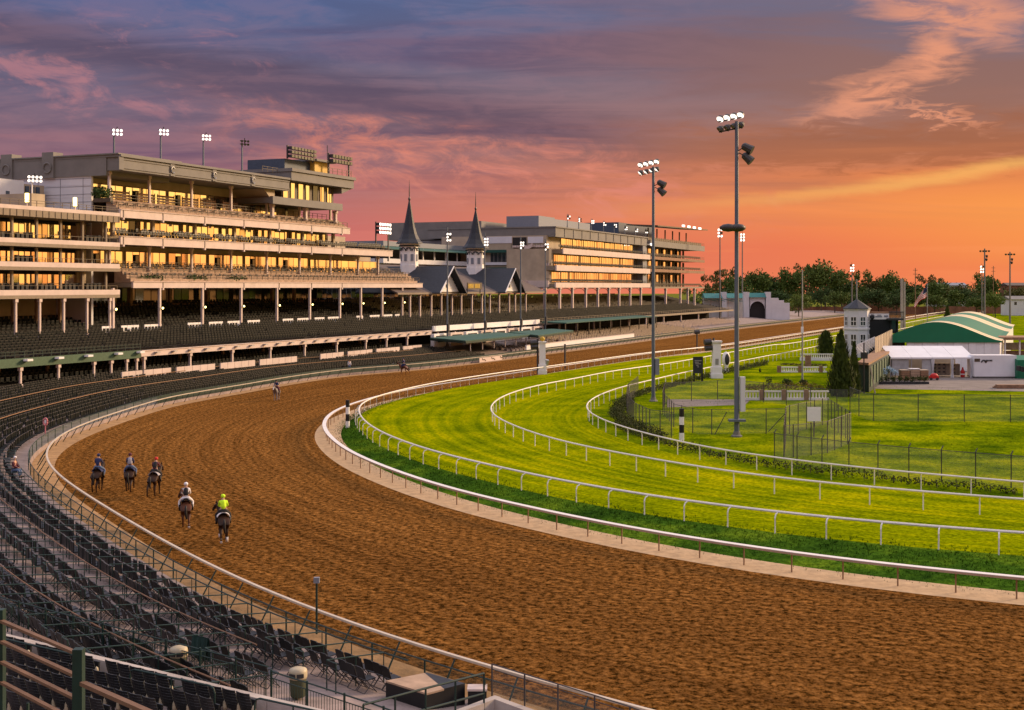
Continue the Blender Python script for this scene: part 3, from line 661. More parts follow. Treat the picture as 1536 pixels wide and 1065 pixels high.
b = MB(); b.prism([W(S(392, TB+1), TB+1, pb1+1.8), W(S(412, TB+1), TB+1, pb0), W(S(412, TB+1), TB+1, pb1+1.8)], [W(S(392, TB+1), 146, pb1+1.8), W(S(412, TB+1), 146, pb0), W(S(412, TB+1), 146, pb1+1.8)], None); b.build('canopy_soffit', 'beige', mb)
columns(mb, [S(409.5, 126), S(459.5, 126), pw1-.4], TB+1.2, zA1+.9, pb0-.003, .28)
ztop = q1+.02
b = MB(); b.fbox(S(427, 128), S(471, 128), 128, 136, ztop, ztop+2.1); b.build('plant_room', 'blue_box', mb)
b = MB(); b.fbox(S(472, 127), S(491, 127), 127, 136, ztop-1., ztop+2.3); b.build('roof_cabin', 'cabin_sun_yellow', mb)
b = MB(); b.fbox(S(471, 127)-.6, S(497, 127), 126, 137, ztop+2.31, ztop+2.7); b.build('cabin_roof', 'grey_stone', mb)
railing(mb, S(492, TB), p1-.3, TB, ztop, 1.2, 1.5); railing(mb, S(408, TB), S(431, TB), TB+2, zr1+1.2, .9, 1.5)
for x, ya in ((491, 218), (459, 238), (523, 250)): MB().tube([W(S(x, 128), 128, ztop), W(S(x, 128), 128, Z(x, ya, 128))], .07, 4).build('antenna', 'pole_dark', mb)
# ground level behind the columns: dark glazing, tan wall, tier of dark seats
sL, sEnd = S(-60, TB), S(1062, TB)
zf0, zf1 = 7.3, 10.7
gb = glazing(mb, 'lobby_glazing', s0-4, sC-4, 144.9, 11.3, zC0-.05, 46, 1, ('glass_dark', 'bronze'), .02)
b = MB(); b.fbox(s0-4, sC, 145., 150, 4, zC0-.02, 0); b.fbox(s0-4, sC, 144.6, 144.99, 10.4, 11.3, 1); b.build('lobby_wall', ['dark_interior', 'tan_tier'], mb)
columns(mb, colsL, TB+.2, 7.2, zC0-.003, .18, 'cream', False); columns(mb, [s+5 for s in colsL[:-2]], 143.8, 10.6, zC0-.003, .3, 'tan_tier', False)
for s in colsL:
    l = MB(); l.ico(W(s, TB-.4, 10.75), .17, 0); l.fbox(s-.12, s+.12, TB-.32, TB-.14, 10.55, 10.9, 1); l.build('column_light', ['lamp_warm', 'dark'], mb, True)

# ---- clubhouse block on the left
cb = thing('clubhouse_building', 'lower cream clubhouse wing with long balconies and amber glazing at the left edge', 'building', W(S(0, TB), TB, 0))
cl0, cl1 = S(-70, TB), s0-.15
def zl(y): return Z(180, y, TB)
lv = [(zl(334), zl(319.5)), (zl(375), zl(364)), (zl(407.5), zl(396)), (zl(446.5), zl(434.5))]
for i, (a, c) in enumerate(lv):
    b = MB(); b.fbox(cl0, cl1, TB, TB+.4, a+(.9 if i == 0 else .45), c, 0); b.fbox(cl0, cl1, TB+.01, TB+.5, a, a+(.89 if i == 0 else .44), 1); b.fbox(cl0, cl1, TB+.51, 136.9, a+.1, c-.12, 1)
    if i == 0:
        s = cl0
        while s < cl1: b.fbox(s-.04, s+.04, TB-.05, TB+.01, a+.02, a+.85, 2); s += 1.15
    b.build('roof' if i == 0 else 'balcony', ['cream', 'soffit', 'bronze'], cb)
    railing(cb, cl0, cl1-.3, TB+.25, c+.02, .75 if i == 0 else .55, 1.5, 'bronze', 2 if i == 0 else 1)
ms = [S(x, TB+1.5) for x in (-45, -15, 15, 52, 88, 121, 156)]
for i in range(3):
    z0_, z1_ = lv[i+1][1]+.05, lv[i][0]-.05
    for a, c in zip(ms, ms[1:]): glazing(cb, 'window', a+.1, c-.1, 131.5, z0_+.1, z1_-.35, 4)
    b = MB(); b.fbox(cl0, ms[-1]+2, 131.6, 137, z0_, z1_, 0); b.fbox(ms[-1]-.2, cl1-1.2, 131.2, 131.58, z0_, z1_, 1); b.build('back_wall', ['dark_interior', 'beige'], cb)
    columns(cb, ms, TB+1.2, z0_, z1_, .16, 'soffit', False)
    for q, c_ in enumerate(ms[:-1]):
        if rnd.random() < .8:
            b = MB()
            for k in range(4): b.fbox(c_+1.2+k*.8, c_+1.65+k*.8, TB+1.5, TB+2., z0_, z0_+rnd.uniform(.6, .95))
            b.fbox(c_+1., c_+4.4, TB+1.4, TB+1.46, z0_+.75, z0_+.82); b.build('terrace_furniture', 'dark', cb)
b = MB(); b.fbox(cl1-1.25, cl1-.85, 130.5, 136.9, lv[3][1], lv[0][0]); b.build('end_wall', 'beige', cb)
b = MB(); b.fbox(cl0, cl1, 137, 160, 4, lv[0][1]-.02); b.build('body', 'beige', cb)
clc = [S(x, TB) for x in (-16, 26, 62, 98, 133, 167)]
columns(cb, clc, TB+.3, 7.2, lv[3][0]-.003, .14)
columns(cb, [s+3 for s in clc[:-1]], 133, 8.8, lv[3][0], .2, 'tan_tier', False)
b = MB(); b.fbox(S(39, 131), S(59, 131), 130, 136, lv[0][1]-.1, lv[0][1]+2.2); b.build('roof_cabinet', 'beige', cb)
b = MB(); b.fbox(S(-2, 138), S(36, 138), 138, 150, lv[0][1]-.1, lv[0][1]+4.7, 0); b.fbox(S(36, 138), S(70, 138), 138.5, 150, lv[0][1]-.1, lv[0][1]+4.3, 1)
for x in (38, 46, 54): b.fbox(S(x, 138.4), S(x+5, 138.4), 138.3, 138.48, lv[0][1], lv[0][1]+4, 2)
b.fbox(S(9.5, 137.9), S(14.5, 137.9), 137.9, 137.99, lv[0][1]+2, lv[0][1]+3, 2); b.build('roof_plant_room', ['white_panel', 'beige', 'blue_box'], cb)
for x in (40.5, 112.5):
    s = S(x, 127.5); l = MB(); l.fbox(s-.1, s+.1, 127.4, 127.6, lv[0][1], lv[0][1]+1.1, 1); l.fbox(s-.16, s+.16, 127.3, 127.7, lv[0][1]+.7, lv[0][1]+1.9, 0); l.build('roof_lantern', ['lamp_warm', 'cream'], cb)

# ---- long seating deck that runs in front of both blocks and on along the straight
dk = thing('seating_deck', 'long raised seating deck on white posts running in front of the grandstands', 'stand', W(S(215, TD), TD, 0))
xq = 212; dm = S(xq, TD); d0 = S(-70, 117.); d9 = S(1000, TD)
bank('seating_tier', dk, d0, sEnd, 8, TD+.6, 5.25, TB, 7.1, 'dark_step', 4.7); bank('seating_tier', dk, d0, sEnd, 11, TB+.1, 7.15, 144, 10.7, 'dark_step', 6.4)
b = MB(); b.fbox(dm, S(648, TD), TD, TD+.5, 4.45, 5.2); b.fbox(dm, S(648, TD), TD-.12, TD+.2, 5.203, 5.3); b.build('front_beam', 'cream', dk)
b = MB(); b.fbox(d0, dm-.1, TD, TD+.5, 4.3, 5.35); b.build('front_beam', 'green_beam', dk); railing(dk, d0, dm, TD+.2, 5.35, .8, 1.5, 'green_paint')
b = MB(); b.fbox(S(650, TD), S(809, TD), TD-.1, TD+.3, 5.05, 6.1); b.build('white_fascia', 'white', dk)
b = MB(); b.fbox(S(809, TD)+.1, sEnd, TD, TD+.5, 4.7, 5.3); b.build('front_beam', 'soffit', dk); railing(dk, S(809, TD), sEnd, TD+.2, 5.3, .9, 2.5, 'soffit')
columns(dk, [S(x, TD) for x in (219, 288, 351, 408, 459.5, 507.5, 551, 582, 613)], TD+.35, 1.9, 4.44, .15)
columns(dk, [S(x, TD) for x in (-30, 34, 91, 144, 170, 193, 208)], TD+.35, 1.9, 4.29, .12)
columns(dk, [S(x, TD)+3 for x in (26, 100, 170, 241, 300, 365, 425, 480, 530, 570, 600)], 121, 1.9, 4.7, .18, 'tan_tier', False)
columns(dk, [S(x, TD) for x in range(660, 1060, 26)], TD+.6, 1.9, 4.69, .2, 'cream', False)
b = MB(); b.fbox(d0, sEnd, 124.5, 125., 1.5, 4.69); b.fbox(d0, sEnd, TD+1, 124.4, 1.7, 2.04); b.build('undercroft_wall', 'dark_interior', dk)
fl = MB()
for i in range(23):
    s = dm+3+(S(640, TD)-dm-3)*i/22; fl.fbox(s-.35, s+.35, TD-.55, TD-.01, 4.85, 5.0); 
fl.build('beam_light', 'steel', dk)
for x in (38, 85, 129, 174, 207):
    s = S(x, TD); l = MB(); l.fbox(s-.45, s+.45, TD-.8, TD-.1, 5.0, 5.25); l.build('deck_light', 'white', dk)
# low white box fronts: under the deck and at the foot of the upper tier
for k, (x0, x1) in enumerate(((182, 213), (215, 256), (264, 322), (330, 382), (389, 445), (480, 515), (521, 558), (564, 599), (604, 632))):
    b = MB(); a, c = S(x0, 111.5), S(x1, 111.5); n = max(3, int((c-a)/1.7))
    for i in range(n): b.fbox(a+(c-a)*i/n+.04, a+(c-a)*(i+1)/n-.04, 111.4, 111.5, 2.05, 2.95)
    b.fbox(a, c, 111.5, 111.56, 2., 2.9); b.build('box_front', 'cream', dk)
for k, (x0, x1) in enumerate(((147, 165), (176, 203), (211, 237), (276, 300), (308, 329), (336, 358), (366, 385), (419, 435), (441, 459), (467, 482), (487, 504), (530, 540), (550, 565), (571, 584), (588, 595))):
    b = MB(); a, c = S(x0, TB+.9), S(x1, TB+.9); n = max(3, int((c-a)/1.4))
    for i in range(n): b.fbox(a+(c-a)*i/n+.04, a+(c-a)*(i+1)/n-.04, TB+.2, TB+.3, 7.45, 8.35)
    b.build('box_front', 'white', dk)
seats = MB()
sM = S(640, TB)
bank_seats(seats, d0, sEnd-30, 8, TD+.6, 5.25, TB, 7.1, sp=.75, w=.5)
tag(seats.build('deck_seats', ['seat_green', 'seat_edge']), 'rows of dark green seats on the front of the raised deck', 'seats', kind='stuff')
seats = MB(); gaps = [(s+3.5, s+5.2) for s in colsL]
bank_seats(seats, d0, S(620, TB), 11, TB+.9, 7.15, 144, 10.7, gaps, sp=.9, w=.55)
bank_seats(seats, d0, S(620, TD), 5, TD+1, 2.04, 123, 2.9, (), sp=.9, w=.55)
tag(seats.build('covered_seats', ['seat_green', 'seat_edge']), 'dark seats in the shade behind the lit columns and under the deck', 'seats', kind='stuff')
seats = MB()
bank_seats(seats, S(622, TB), S(1000, TB), 11, TB+.9, 7.15, 144, 10.7, [(s+3, s+4.5) for s in [S(x, TB) for x in range(640, 1000, 45)]], sp=1.15, w=.85, m=(0, 1))
tag(seats.build('box_seats', ['seat_black', 'seat_tan']), 'brown box seats in rows under the twin spired stand and beyond', 'seats', kind='stuff')
# balcony seats and tables
seats = MB()
for i in range(2):
    s = s0+.6
    while s < sB-1:
        if rnd.random() > .06 and not any(abs(s-c-4) < 1 for c in colsU): seat_mesh(seats, W(s, TB+.9+i*.95, zB1+.05+i*.38), FACE, .5)
        s += .68
tag(seats.build('balcony_seats', ['seat_black', 'steel']), 'rows of black seats along the middle balcony of the tall grandstand', 'seats', kind='stuff')
tb_ = MB()
for a, c, t0, zf in ((sCl+1, sC-2, TB+1.1, zC1+.6), (sCl+1, sC-3, TB+2.6, zC1+1.6), (s0+1, sA-1, TB+1.2, zA1+.5), (sCl+1, sC-4, TB+4.6, zC1+2.1)):
    s = a
    while s < c:
        h = rnd.uniform(.7, .8); tb_.fbox(s-.35, s+.35, t0, t0+.7, zf+h, zf+h+.05, 0); tb_.fbox(s-.05, s+.05, t0+.3, t0+.4, zf, zf+h, 1)
        for e in (-.75, .75):
            if rnd.random() < .8: seat_mesh(tb_, W(s+e, t0+.35, zf-.05), FACE, .42, (1, 1), .45)
        s += rnd.uniform(1.9, 2.6)
tag(tb_.build('terrace_tables', ['tan_tier', 'dark']), 'small tables with dark chairs crowded along the grandstand terraces', 'tables', kind='stuff')
# ---- twin spired stand in the middle
tw_ = thing('spire_grandstand', 'old grandstand with twin dark spires and gabled shingle roof between the taller blocks', 'building', W(S(640, TB), TB, 0))
e0, e1 = S(590, TB), S(815, TB); ze = Z(700, 438, TB); zk = Z(700, 401, 140)
b = MB(); b.prism([W(e0, TB-1, ze-.25), W(e0, 140, zk-.25), W(e0, 140, zk), W(e0, TB-1, ze)], [W(e1, TB-1, ze-.25), W(e1, 140, zk-.25), W(e1, 140, zk), W(e1, TB-1, ze)], None)
b.build('roof', 'shingle', tw_)
b = MB(); b.fbox(e0, e1, TB-1.05, TB-.85, ze-.4, ze-.02); b.build('eave', 'soffit', tw_)
for xl, xa, xr in ((655, 672, 691), (753, 767, 780)):
    tg = 123.2; a, m_, c = S(xl, tg), S(xa, tg), S(xr, tg); za = Z(xa, 401 if xa < 700 else 404, tg); zb_ = ze+.1
    m_ = (a+c)/2
    g1 = MB()
    for s_, q in ((a, 0), (c, 1)):
        e = a-.7 if q == 0 else c+.7; zz = zb_-.45
        g1.prism([W(e, tg-1.2, zz), W(e, tg-1.2, zz+.3), W(m_, tg-1.2, za+.3), W(m_, tg-1.2, za)], [W(e, 143, zz), W(e, 143, zz+.3), W(m_, 143, za+.3), W(m_, 143, za)], None)
    g1.build('gable_roof', 'slate', tw_)
    g2 = MB(); g2.prism([W(a, tg+.5, zb_), W(c, tg+.5, zb_), W(m_, tg+.5, za-.2)], [W(a, tg+.7, zb_), W(c, tg+.7, zb_), W(m_, tg+.7, za-.2)], None); g2.build('gable_wall', 'white', tw_)
    g3 = MB()
    for e in (a-.65, c+.65):
        g3.tube([W(e, tg-1.22, zb_-.2), W(m_, tg-1.22, za+.2)], .16, 4)
    for k in range(5): zz = zb_+(za-zb_)*(.15+.13*k); u = (za-zz)/(za-zb_)*.5*(c-a); g3.fbox(m_-u, m_+u, tg+.42, tg+.49, zz, zz+.12)
    g3.build('gable_trim', 'white', tw_)
    o_ = MB(); o_.fbox(m_-.5, m_+.5, tg+.4, tg+.47, zb_+.9, zb_+1.7); o_.build('gable_vent', 'dark', tw_)
for x, yt, yk, yb in ((614, 270, 364, 397), (713.5, 288, 371, 401)):
    t = 133.; s = S(x, t); c0 = W(s, t, 0); zt1, zk1, zb1 = Z(x, yt, t), Z(x, yk, t), Z(x, yb, t)
    r = 14*Yt(x, t)/F*.98; hh = zt1-zk1
    k = MB(); k.lathe(c0, [(r*1.0, zb1-5), (r*1.0, zb1), (r*.98, zb1+.05), (r*.96, zk1-.6), (r*1.06, zk1-.5), (r*1.06, zk1-.1), (r*1.2, zk1)], 8, 0, math.pi/8+TH); k.build('spire_tower', 'white', tw_)
    k = MB(); k.lathe(c0, [(r*1.46, zk1-.25), (r*1.40, zk1+.03), (r*1.12, zk1+.055*hh), (r*.84, zk1+.14*hh), (r*.62, zk1+.25*hh), (r*.44, zk1+.38*hh), (r*.28, zk1+.51*hh), (r*.14, zk1+.62*hh), (r*.05, zk1+.69*hh)], 8, 0, math.pi/8+TH); k.build('spire', 'slate', tw_)
    k = MB(); k.lathe(c0, [(.14, zk1+.66*hh), (.30, zk1+.70*hh), (.10, zk1+.73*hh), (.12, zk1+.8*hh), (.03, zt1)], 6); k.build('finial', 'pole_dark', tw_)
    for q in range(8):                                  # dark arched openings under the eaves and blind arches below
        an = TH+q*math.pi/4; u = Vector((math.cos(an), math.sin(an), 0)); v = Vector((-u.y, u.x, 0)); wd = r*.74
        if u.y > .35: continue
        p = c0+u*(r*.935)
        k = MB(); hi_ = zk1-.75
        for e in (-1, 1):
            ce = p+v*wd*.42*e; k.tube([ce+v*(.42*wd*math.cos(a))+Vector((0, 0, hi_-1.15+.75*math.sin(a)))+u*.02 for a in [i*math.pi/6 for i in range(7)]], .10, 4)
        k.obox(p-v*wd+Vector((0, 0, hi_-.12))+u*.01, v*wd*2, u*.05, (0, 0, .3)); k.build('arch_trim', 'dark', tw_)
        k = MB(); k.obox(p-v*wd*.22+Vector((0, 0, zb1+.8))+u*.02, v*wd*.44, u*.03, (0, 0, 1.5)); k.build('louvre', 'grey_blue', tw_)
columns(tw_, [S(x, TB) for x in (613, 628, 645, 660, 676, 690, 706, 721, 733, 747, 762, 771, 787)], TB-.3, 7.15, ze-.3, .17)
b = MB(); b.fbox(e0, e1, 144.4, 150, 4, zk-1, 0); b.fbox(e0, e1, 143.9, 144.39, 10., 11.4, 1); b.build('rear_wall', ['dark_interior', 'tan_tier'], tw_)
glazing(tw_, 'rear_window', e0+1, e1-1, 143.85, 11.5, 13.6, 40, 1, ('glass_dark', 'white'), .03)
sg = thing('stand_sign', 'small gold lettered sign board on the shingle roof between the two gables', 'sign', W(S(712, TB-1), TB-1, ze+.2))
b = MB(); a, c = S(701.5, TB-1.4), S(723, TB-1.4); z0_, z1_ = Z(712, 434, TB-1.4), Z(712, 424, TB-1.4); b.fbox(a, c, TB-1.4, TB-1.2, z0_, z1_); b.build('board', 'bronze', sg)
b = MB(); sx = a+.35
for k in range(9):
    if k == 4: sx += .5; continue
    w_ = (c-a-.9)/9.6; b.fbox(sx, sx+w_*.72, TB-1.46, TB-1.405, z0_+.3, z1_-.3); sx += w_
b.build('lettering', 'gold', sg)
for s_ in (a+.4, c-.4): MB().fbox(s_-.06, s_+.06, TB-1.2, TB-1., ze-.3, z0_+.5).build('leg', 'dark', sg)

# long low pale building behind the spires
lb = thing('rear_building', 'long low pale building with green awning strip behind the twin spires', 'building', W(S(700, 152), 152, 0))
def fs(bm, x0, x1, y0, y1, t, dt, m=0, xr=None):
    xr = xr or x0; bm.fbox(S(x0, t), S(x1, t), t, t+dt, Z(xr, y1, t), Z(xr, y0, t), m)
b = MB(); fs(b, 575, 790, 366, 373, 152, 25, 0, 650); b.build('roof', 'grey_blue', lb)
b = MB(); a, c = S(575, 150), S(745, 150); z1_, z0_ = Z(650, 372.5, 150), Z(650, 377, 150); b.prism([W(a, 152, z1_), W(a, 149, z0_), W(a, 149, z0_-.15), W(a, 152, z1_-.15)], [W(c, 152, z1_), W(c, 149, z0_), W(c, 149, z0_-.15), W(c, 152, z1_-.15)], None); b.build('awning', 'green_awning', lb)
b = MB(); fs(b, 575, 790, 373, 392, 154, 20, 0, 650); b.build('inner_wall', 'dark_interior', lb)
b = MB(); fs(b, 575, 790, 390.5, 397, 150.5, 30, 0, 650); b.build('parapet', 'white_panel', lb)
b = MB(); b.fbox(S(575, 153), S(790, 153), 153, 176, 12, Z(650, 396, 153)); b.build('lower_wall', 'white_panel', lb)
columns(lb, [S(x, 151) for x in range(585, 745, 17)], 151.3, Z(650, 391, 151), Z(650, 374, 151), .16, 'white', False)
for x, ya in ((697, 352), (686, 360)):
    b = MB(); fs(b, x-1.6 if x > 690 else x-3, x+1.6 if x > 690 else x+3, ya, 368, 158, 2, 0, 690); b.build('chimney', 'grey_stone', lb)

# far block with three gold window bands
fb = thing('far_grandstand', 'far grandstand block with three pink balcony bands and long gold windows beyond the spires', 'building', W(S(845, TB), TB, 0))
XF = 850
f0, f1 = S(838, TB), S(975.5, TB)
def zf(y, t=TB, x=XF): return Z(x, y, t)
b = MB(); b.fbox(f0, f1, TB+1, 165, zf(356), zf(342.5)); b.fbox(f0-.2, f1+.1, TB+.7, 165, zf(342.4), zf(340.5))
for k in range(13): s = f0+(f1-f0)*k/12; b.fbox(s-.12, s+.12, TB+.85, TB+1.01, zf(355), zf(343))
b.build('roof', 'grey_stone', fb)
for xa, y0_, y1_ in ((845, 372.5, 381), (835, 398, 406.5), (834, 424, 431.5)):
    b = MB(); q = S(xa, TB); b.fbox(q, f1, TB, TB+.4, zf(y1_), zf(y0_), 0); b.fbox(q, f1, TB+.41, TB+9, zf(y1_)+.15, zf(y0_)-.3, 1); b.build('balcony', ['cream', 'soffit'], fb)
    railing(fb, q, f1, TB+.5, zf(y0_), 1.0, 2.2, 'dark')
    sb = MB(); s = q+.5
for x0, x1, y0_, y1_ in ((841, 962, 357.5, 373), (830, 962, 383, 398), (820, 962, 408.5, 422)):
    for k in range(8):
        a = S(x0, TB+3)+(S(x1, TB+3)-S(x0, TB+3))*k/8; c = S(x0, TB+3)+(S(x1, TB+3)-S(x0, TB+3))*(k+1)/8
        glazing(fb, 'window', a+.25, c-.25, TB+3, zf(y1_+1, TB+3), zf(y0_, TB+3), 6, 1, ('glass_gold', 'bronze'), .014)
b = MB(); b.fbox(S(820, TB+3.1), f1-1, TB+3.2, 160, 13.7, zf(354)); b.build('back_wall', 'beige', fb)
b = MB(); b.fbox(S(963, TB+1.5), f1, TB+1.2, TB+3.1, 13.7, zf(354)); b.build('stair_core', 'grey_blue', fb)
seats_f = MB()
for xa, y0_ in ((845, 372.5), (835, 398), (834, 424)):
    s = S(xa, TB)+.5
    while s < f1-1: seat_mesh(seats_f, W(s, TB+1.2, zf(y0_)), FACE, .7, (0, 1), .55); s += 1.0
tag(seats_f.build('far_balcony_seats', ['seat_black', 'seat_tan']), 'dark seats along the balconies of the far grandstand', 'seats', kind='stuff')
columns(fb, [S(x, TB) for x in (818.5, 841, 860, 880, 898, 914.5, 930, 946.5, 962.5)], TB+.3, 7.15, zf(431.6), .3)
b = MB()
for p_, q_ in zip([S(x, TB) for x in (818.5, 841, 860, 880, 898, 914.5, 930, 946.5)], [S(x, TB) for x in (841, 860, 880, 898, 914.5, 930, 946.5, 962.5)]):
    ps_ = [W((p_+q_)/2+(q_-p_)/2*math.cos(a), TB+.4, zf(431.6)-1.9+1.8*math.sin(a)) for a in [i*math.pi/8 for i in range(9)]]; b.tube(ps_, .12, 4)
b.build('arcade', 'soffit', fb)
b = MB(); fs(b, 808, 832, 325, 342, 136, 10, 0, 820); fs(b, 832, 885, 331, 343, 137, 12, 0, 850); b.build('roof_plant_room', 'grey_blue', fb)
b = MB(); fs(b, 928, 980, 333.5, 356, 138, 22, 0, 930); b.build('lift_tower', 'blue_box', fb)
# pale flank of the block with stair, curving toward us
b = MB(); fs(b, 722, 815, 342, 366, 150, 30, 0, 815); b.build('rear_wing', 'grey_stone', fb)
b = MB(); fs(b, 735, 835, 366, 433, 146, 24, 0, 815); fs(b, 775, 842, 356, 375, 141, 20, 0, 830); b.build('rear_wall', 'grey_stone', fb)
b = MB(); q = [W(S(822, TB+3)+3*math.cos(a), TB+14+12*math.sin(a), 0) for a in [math.pi+i*math.pi/12 for i in range(7)]]
for a, c in zip(q, q[1:]):
    d_ = (c-a); b.obox(a+Vector((0, 0, zf(430))), d_, Vector((d_.y, -d_.x, 0)).normalized()*-.5, (0, 0, zf(374)-zf(430)))
b.build('curved_wall', 'beige', fb)
b = MB(); a, c, z0_, z1_ = S(764, 144), S(798, 144), Z(764, 397, 144), Z(798, 370, 144); b.prism([W(a, 143.6, z0_), W(a, 143.6, z0_+.9), W(c, 143.6, z1_+.9), W(c, 143.6, z1_)], [W(a, 144, z0_), W(a, 144, z0_+.9), W(c, 144, z1_+.9), W(c, 144, z1_)], None); b.fbox(c, S(835, 144), 143.6, 144, z1_, z1_+.9); b.build('stair', 'cream', fb)
b = MB(); fs(b, 780, 836, 421, 433, 133, 8, 0, 815); b.build('low_terrace', 'cream', fb)
sE = S(820, TB+3.1)
def eb(x0, x1, y0, y1, m_, name, proud=.12, base=.0):
    t0, t1 = tS(x1, sE), tS(x0, sE); xm = (x0+x1)/2; b = MB(); b.fbox(sE-proud-base, sE-.003-base, t0, t1, ZS(xm, y1, sE), ZS(xm, y0, sE)); return b.build(name, m_, fb)
eb(724, 768, 355, 365, 'white_panel', 'white_panel'); eb(792, 815, 355, 364.5, 'white_panel', 'white_panel')
eb(769, 790, 356, 368, 'dark_interior', 'opening', .05); eb(736, 764, 379, 393, 'glass_dark', 'window', .05); eb(764, 818, 389, 394, 'dark_interior', 'opening', .05)
for x in (741, 747, 753, 759): eb(x-.4, x+.4, 379, 393, 'grey_stone', 'mullion', .1)
eb(722, 763, 375, 379, 'green_awning', 'awning', 1.2); eb(722, 764, 393.5, 397.5, 'white_panel', 'parapet_band', .5); eb(722, 788, 401, 406, 'green_awning', 'awning', 1.3); eb(770, 822, 368, 371, 'cream', 'parapet_band', .5); eb(782, 824, 394.5, 398.5, 'cream', 'parapet_band', .4); eb(722, 780, 409, 432, 'dark_interior', 'opening', .05); eb(783, 826, 421, 431, 'cream', 'low_terrace', 2.)
eb(795, 818, 412, 420, 'dark_interior', 'opening', .06)
t0, t1 = tS(764, sE), tS(801, sE); z0_, z1_ = ZS(764, 393, sE), ZS(801, 370.5, sE); b = MB(); b.prism([W(sE-1.2, t0, z0_), W(sE-1.2, t0, z0_+1.1), W(sE-1.2, t1, z1_+1.1), W(sE-1.2, t1, z1_)], [W(sE-.7, t0, z0_), W(sE-.7, t0, z0_+1.1), W(sE-.7, t1, z1_+1.1), W(sE-.7, t1, z1_)], None); b.build('stair', 'cream', fb)
t0, t1 = tS(763, sE), tS(797, sE); b = MB(); b.prism([W(sE-.6, t0, z0_-1.5), W(sE-.6, t0, z0_), W(sE-.6, t1, z1_), W(sE-.6, t1, z1_-1.5)], [W(sE-.05, t0, z0_-1.5), W(sE-.05, t0, z0_), W(sE-.05, t1, z1_), W(sE-.05, t1, z1_-1.5)], None); b.build('stair_flight', 'soffit', fb)
for ya, x0, x1 in ((366, 768, 820), (391.5, 782, 822), (418, 783, 826)):
    b = MB(); t0, t1 = tS(x1, sE), tS(x0, sE); z = ZS((x0+x1)/2, ya, sE); b.fbox(sE-.5, sE-.44, t0, t1, z, z+.07)
    for k in range(14): q = t0+(t1-t0)*k/13; b.fbox(sE-.5, sE-.44, q-.04, q+.04, z-1.1, z)
    b.build('railing', 'dark', fb)

# last block with four open galleries
lbk = thing('gallery_building', 'farthest grandstand block with open galleries and a lamp hung roof canopy', 'building', W(S(1000, TB), TB, 0))
g0, g1, g2 = S(976, TB), S(1057, TB), S(1041, TB)
def zg(y, x=1040): return Z(x, y, TB)
for y0_, y1_, m_ in ((367.5, 375.5, 'grey_stone'), (389, 393, 'wood'), (406, 410, 'wood'), (430, 432.5, 'soffit')):
    b = MB(); b.fbox(g0, g1, TB, TB+.4, zg(y1_), zg(y0_)); b.fbox(g0, g1, TB+.41, 150, zg(y1_)+.2, zg(y0_)-.2); b.build('gallery', m_, lbk); railing(lbk, g0, g1, TB+.3, zg(y0_), 1.1, 2.6, 'bronze')
b = MB(); b.fbox(g0, g2, TB+5, 150, zg(430), zg(372)); b.build('back_wall', 'bronze', lbk)
for yy in ((375, 386), (394, 404.5), (413, 423)):
    for k in range(6): a = g0+2+(g2-g0-2)*k/6; glazing(lbk, 'window', a+.8, a+(g2-g0)/6*.55, TB+4.8, zg(yy[1]), zg(yy[0]), 2, 1, ('glass_gold', 'bronze'), .02)
columns(lbk, [S(x, TB) for x in (1000, 1022, 1033, 1043)], TB+.4, 7.1, zg(432.6), .35)
for yy in ((375.6, 389), (394.1, 406), (411.1, 430)): columns(lbk, [g0+(g2-g0)*k/6+.2 for k in range(7)], TB+4.2, zg(yy[1])-.1, zg(yy[0]), .3, 'bronze', False)
b = MB(); a, c = S(978, TB), S(1054, TB); zc_, zd_ = Z(980, 340, TB), Z(1054, 346, TB); b.hexa([W(a, TB-2, zc_), W(a, 134, zc_+.6), W(c, 134, zd_+.6), W(c, TB-2, zd_), W(a, TB-2, zc_+.4), W(a, 134, zc_+1.), W(c, 134, zd_+1.), W(c, TB-2, zd_+.4)]); b.build('roof_canopy', 'bronze', lbk)
columns(lbk, [S(x, TB) for x in (985, 998, 1010, 1021, 1031, 1041)], TB+3, zg(367.5), min(zc_, zd_)-.1, .2, 'bronze', False)
b = MB(); b.fbox(g0, g1-2, TB+.8, TB+1.2, zg(367), zg(363.5)); b.build('roof_parapet', 'soffit', lbk)
sb = MB()
for yy in (389, 406, 430):
    s = g0+1
    while s < g1-1: seat_mesh(sb, W(s, TB+1.3, zg(yy)), FACE, .9, (0, 1), .7); s += 1.3
tag(sb.build('gallery_seats', ['seat_black', 'seat_tan']), 'brown seats crowded along the open galleries of the farthest block', 'seats', kind='stuff')
b = MB()
for k in range(4): s = S(1024+k*8.2, TB-2); b.fbox(s-1.2, s+1.2, TB-2.5, TB-2.05, zd_-.1, zd_+.6)
b.build('canopy_lamp', 'lamp_lit', lbk)

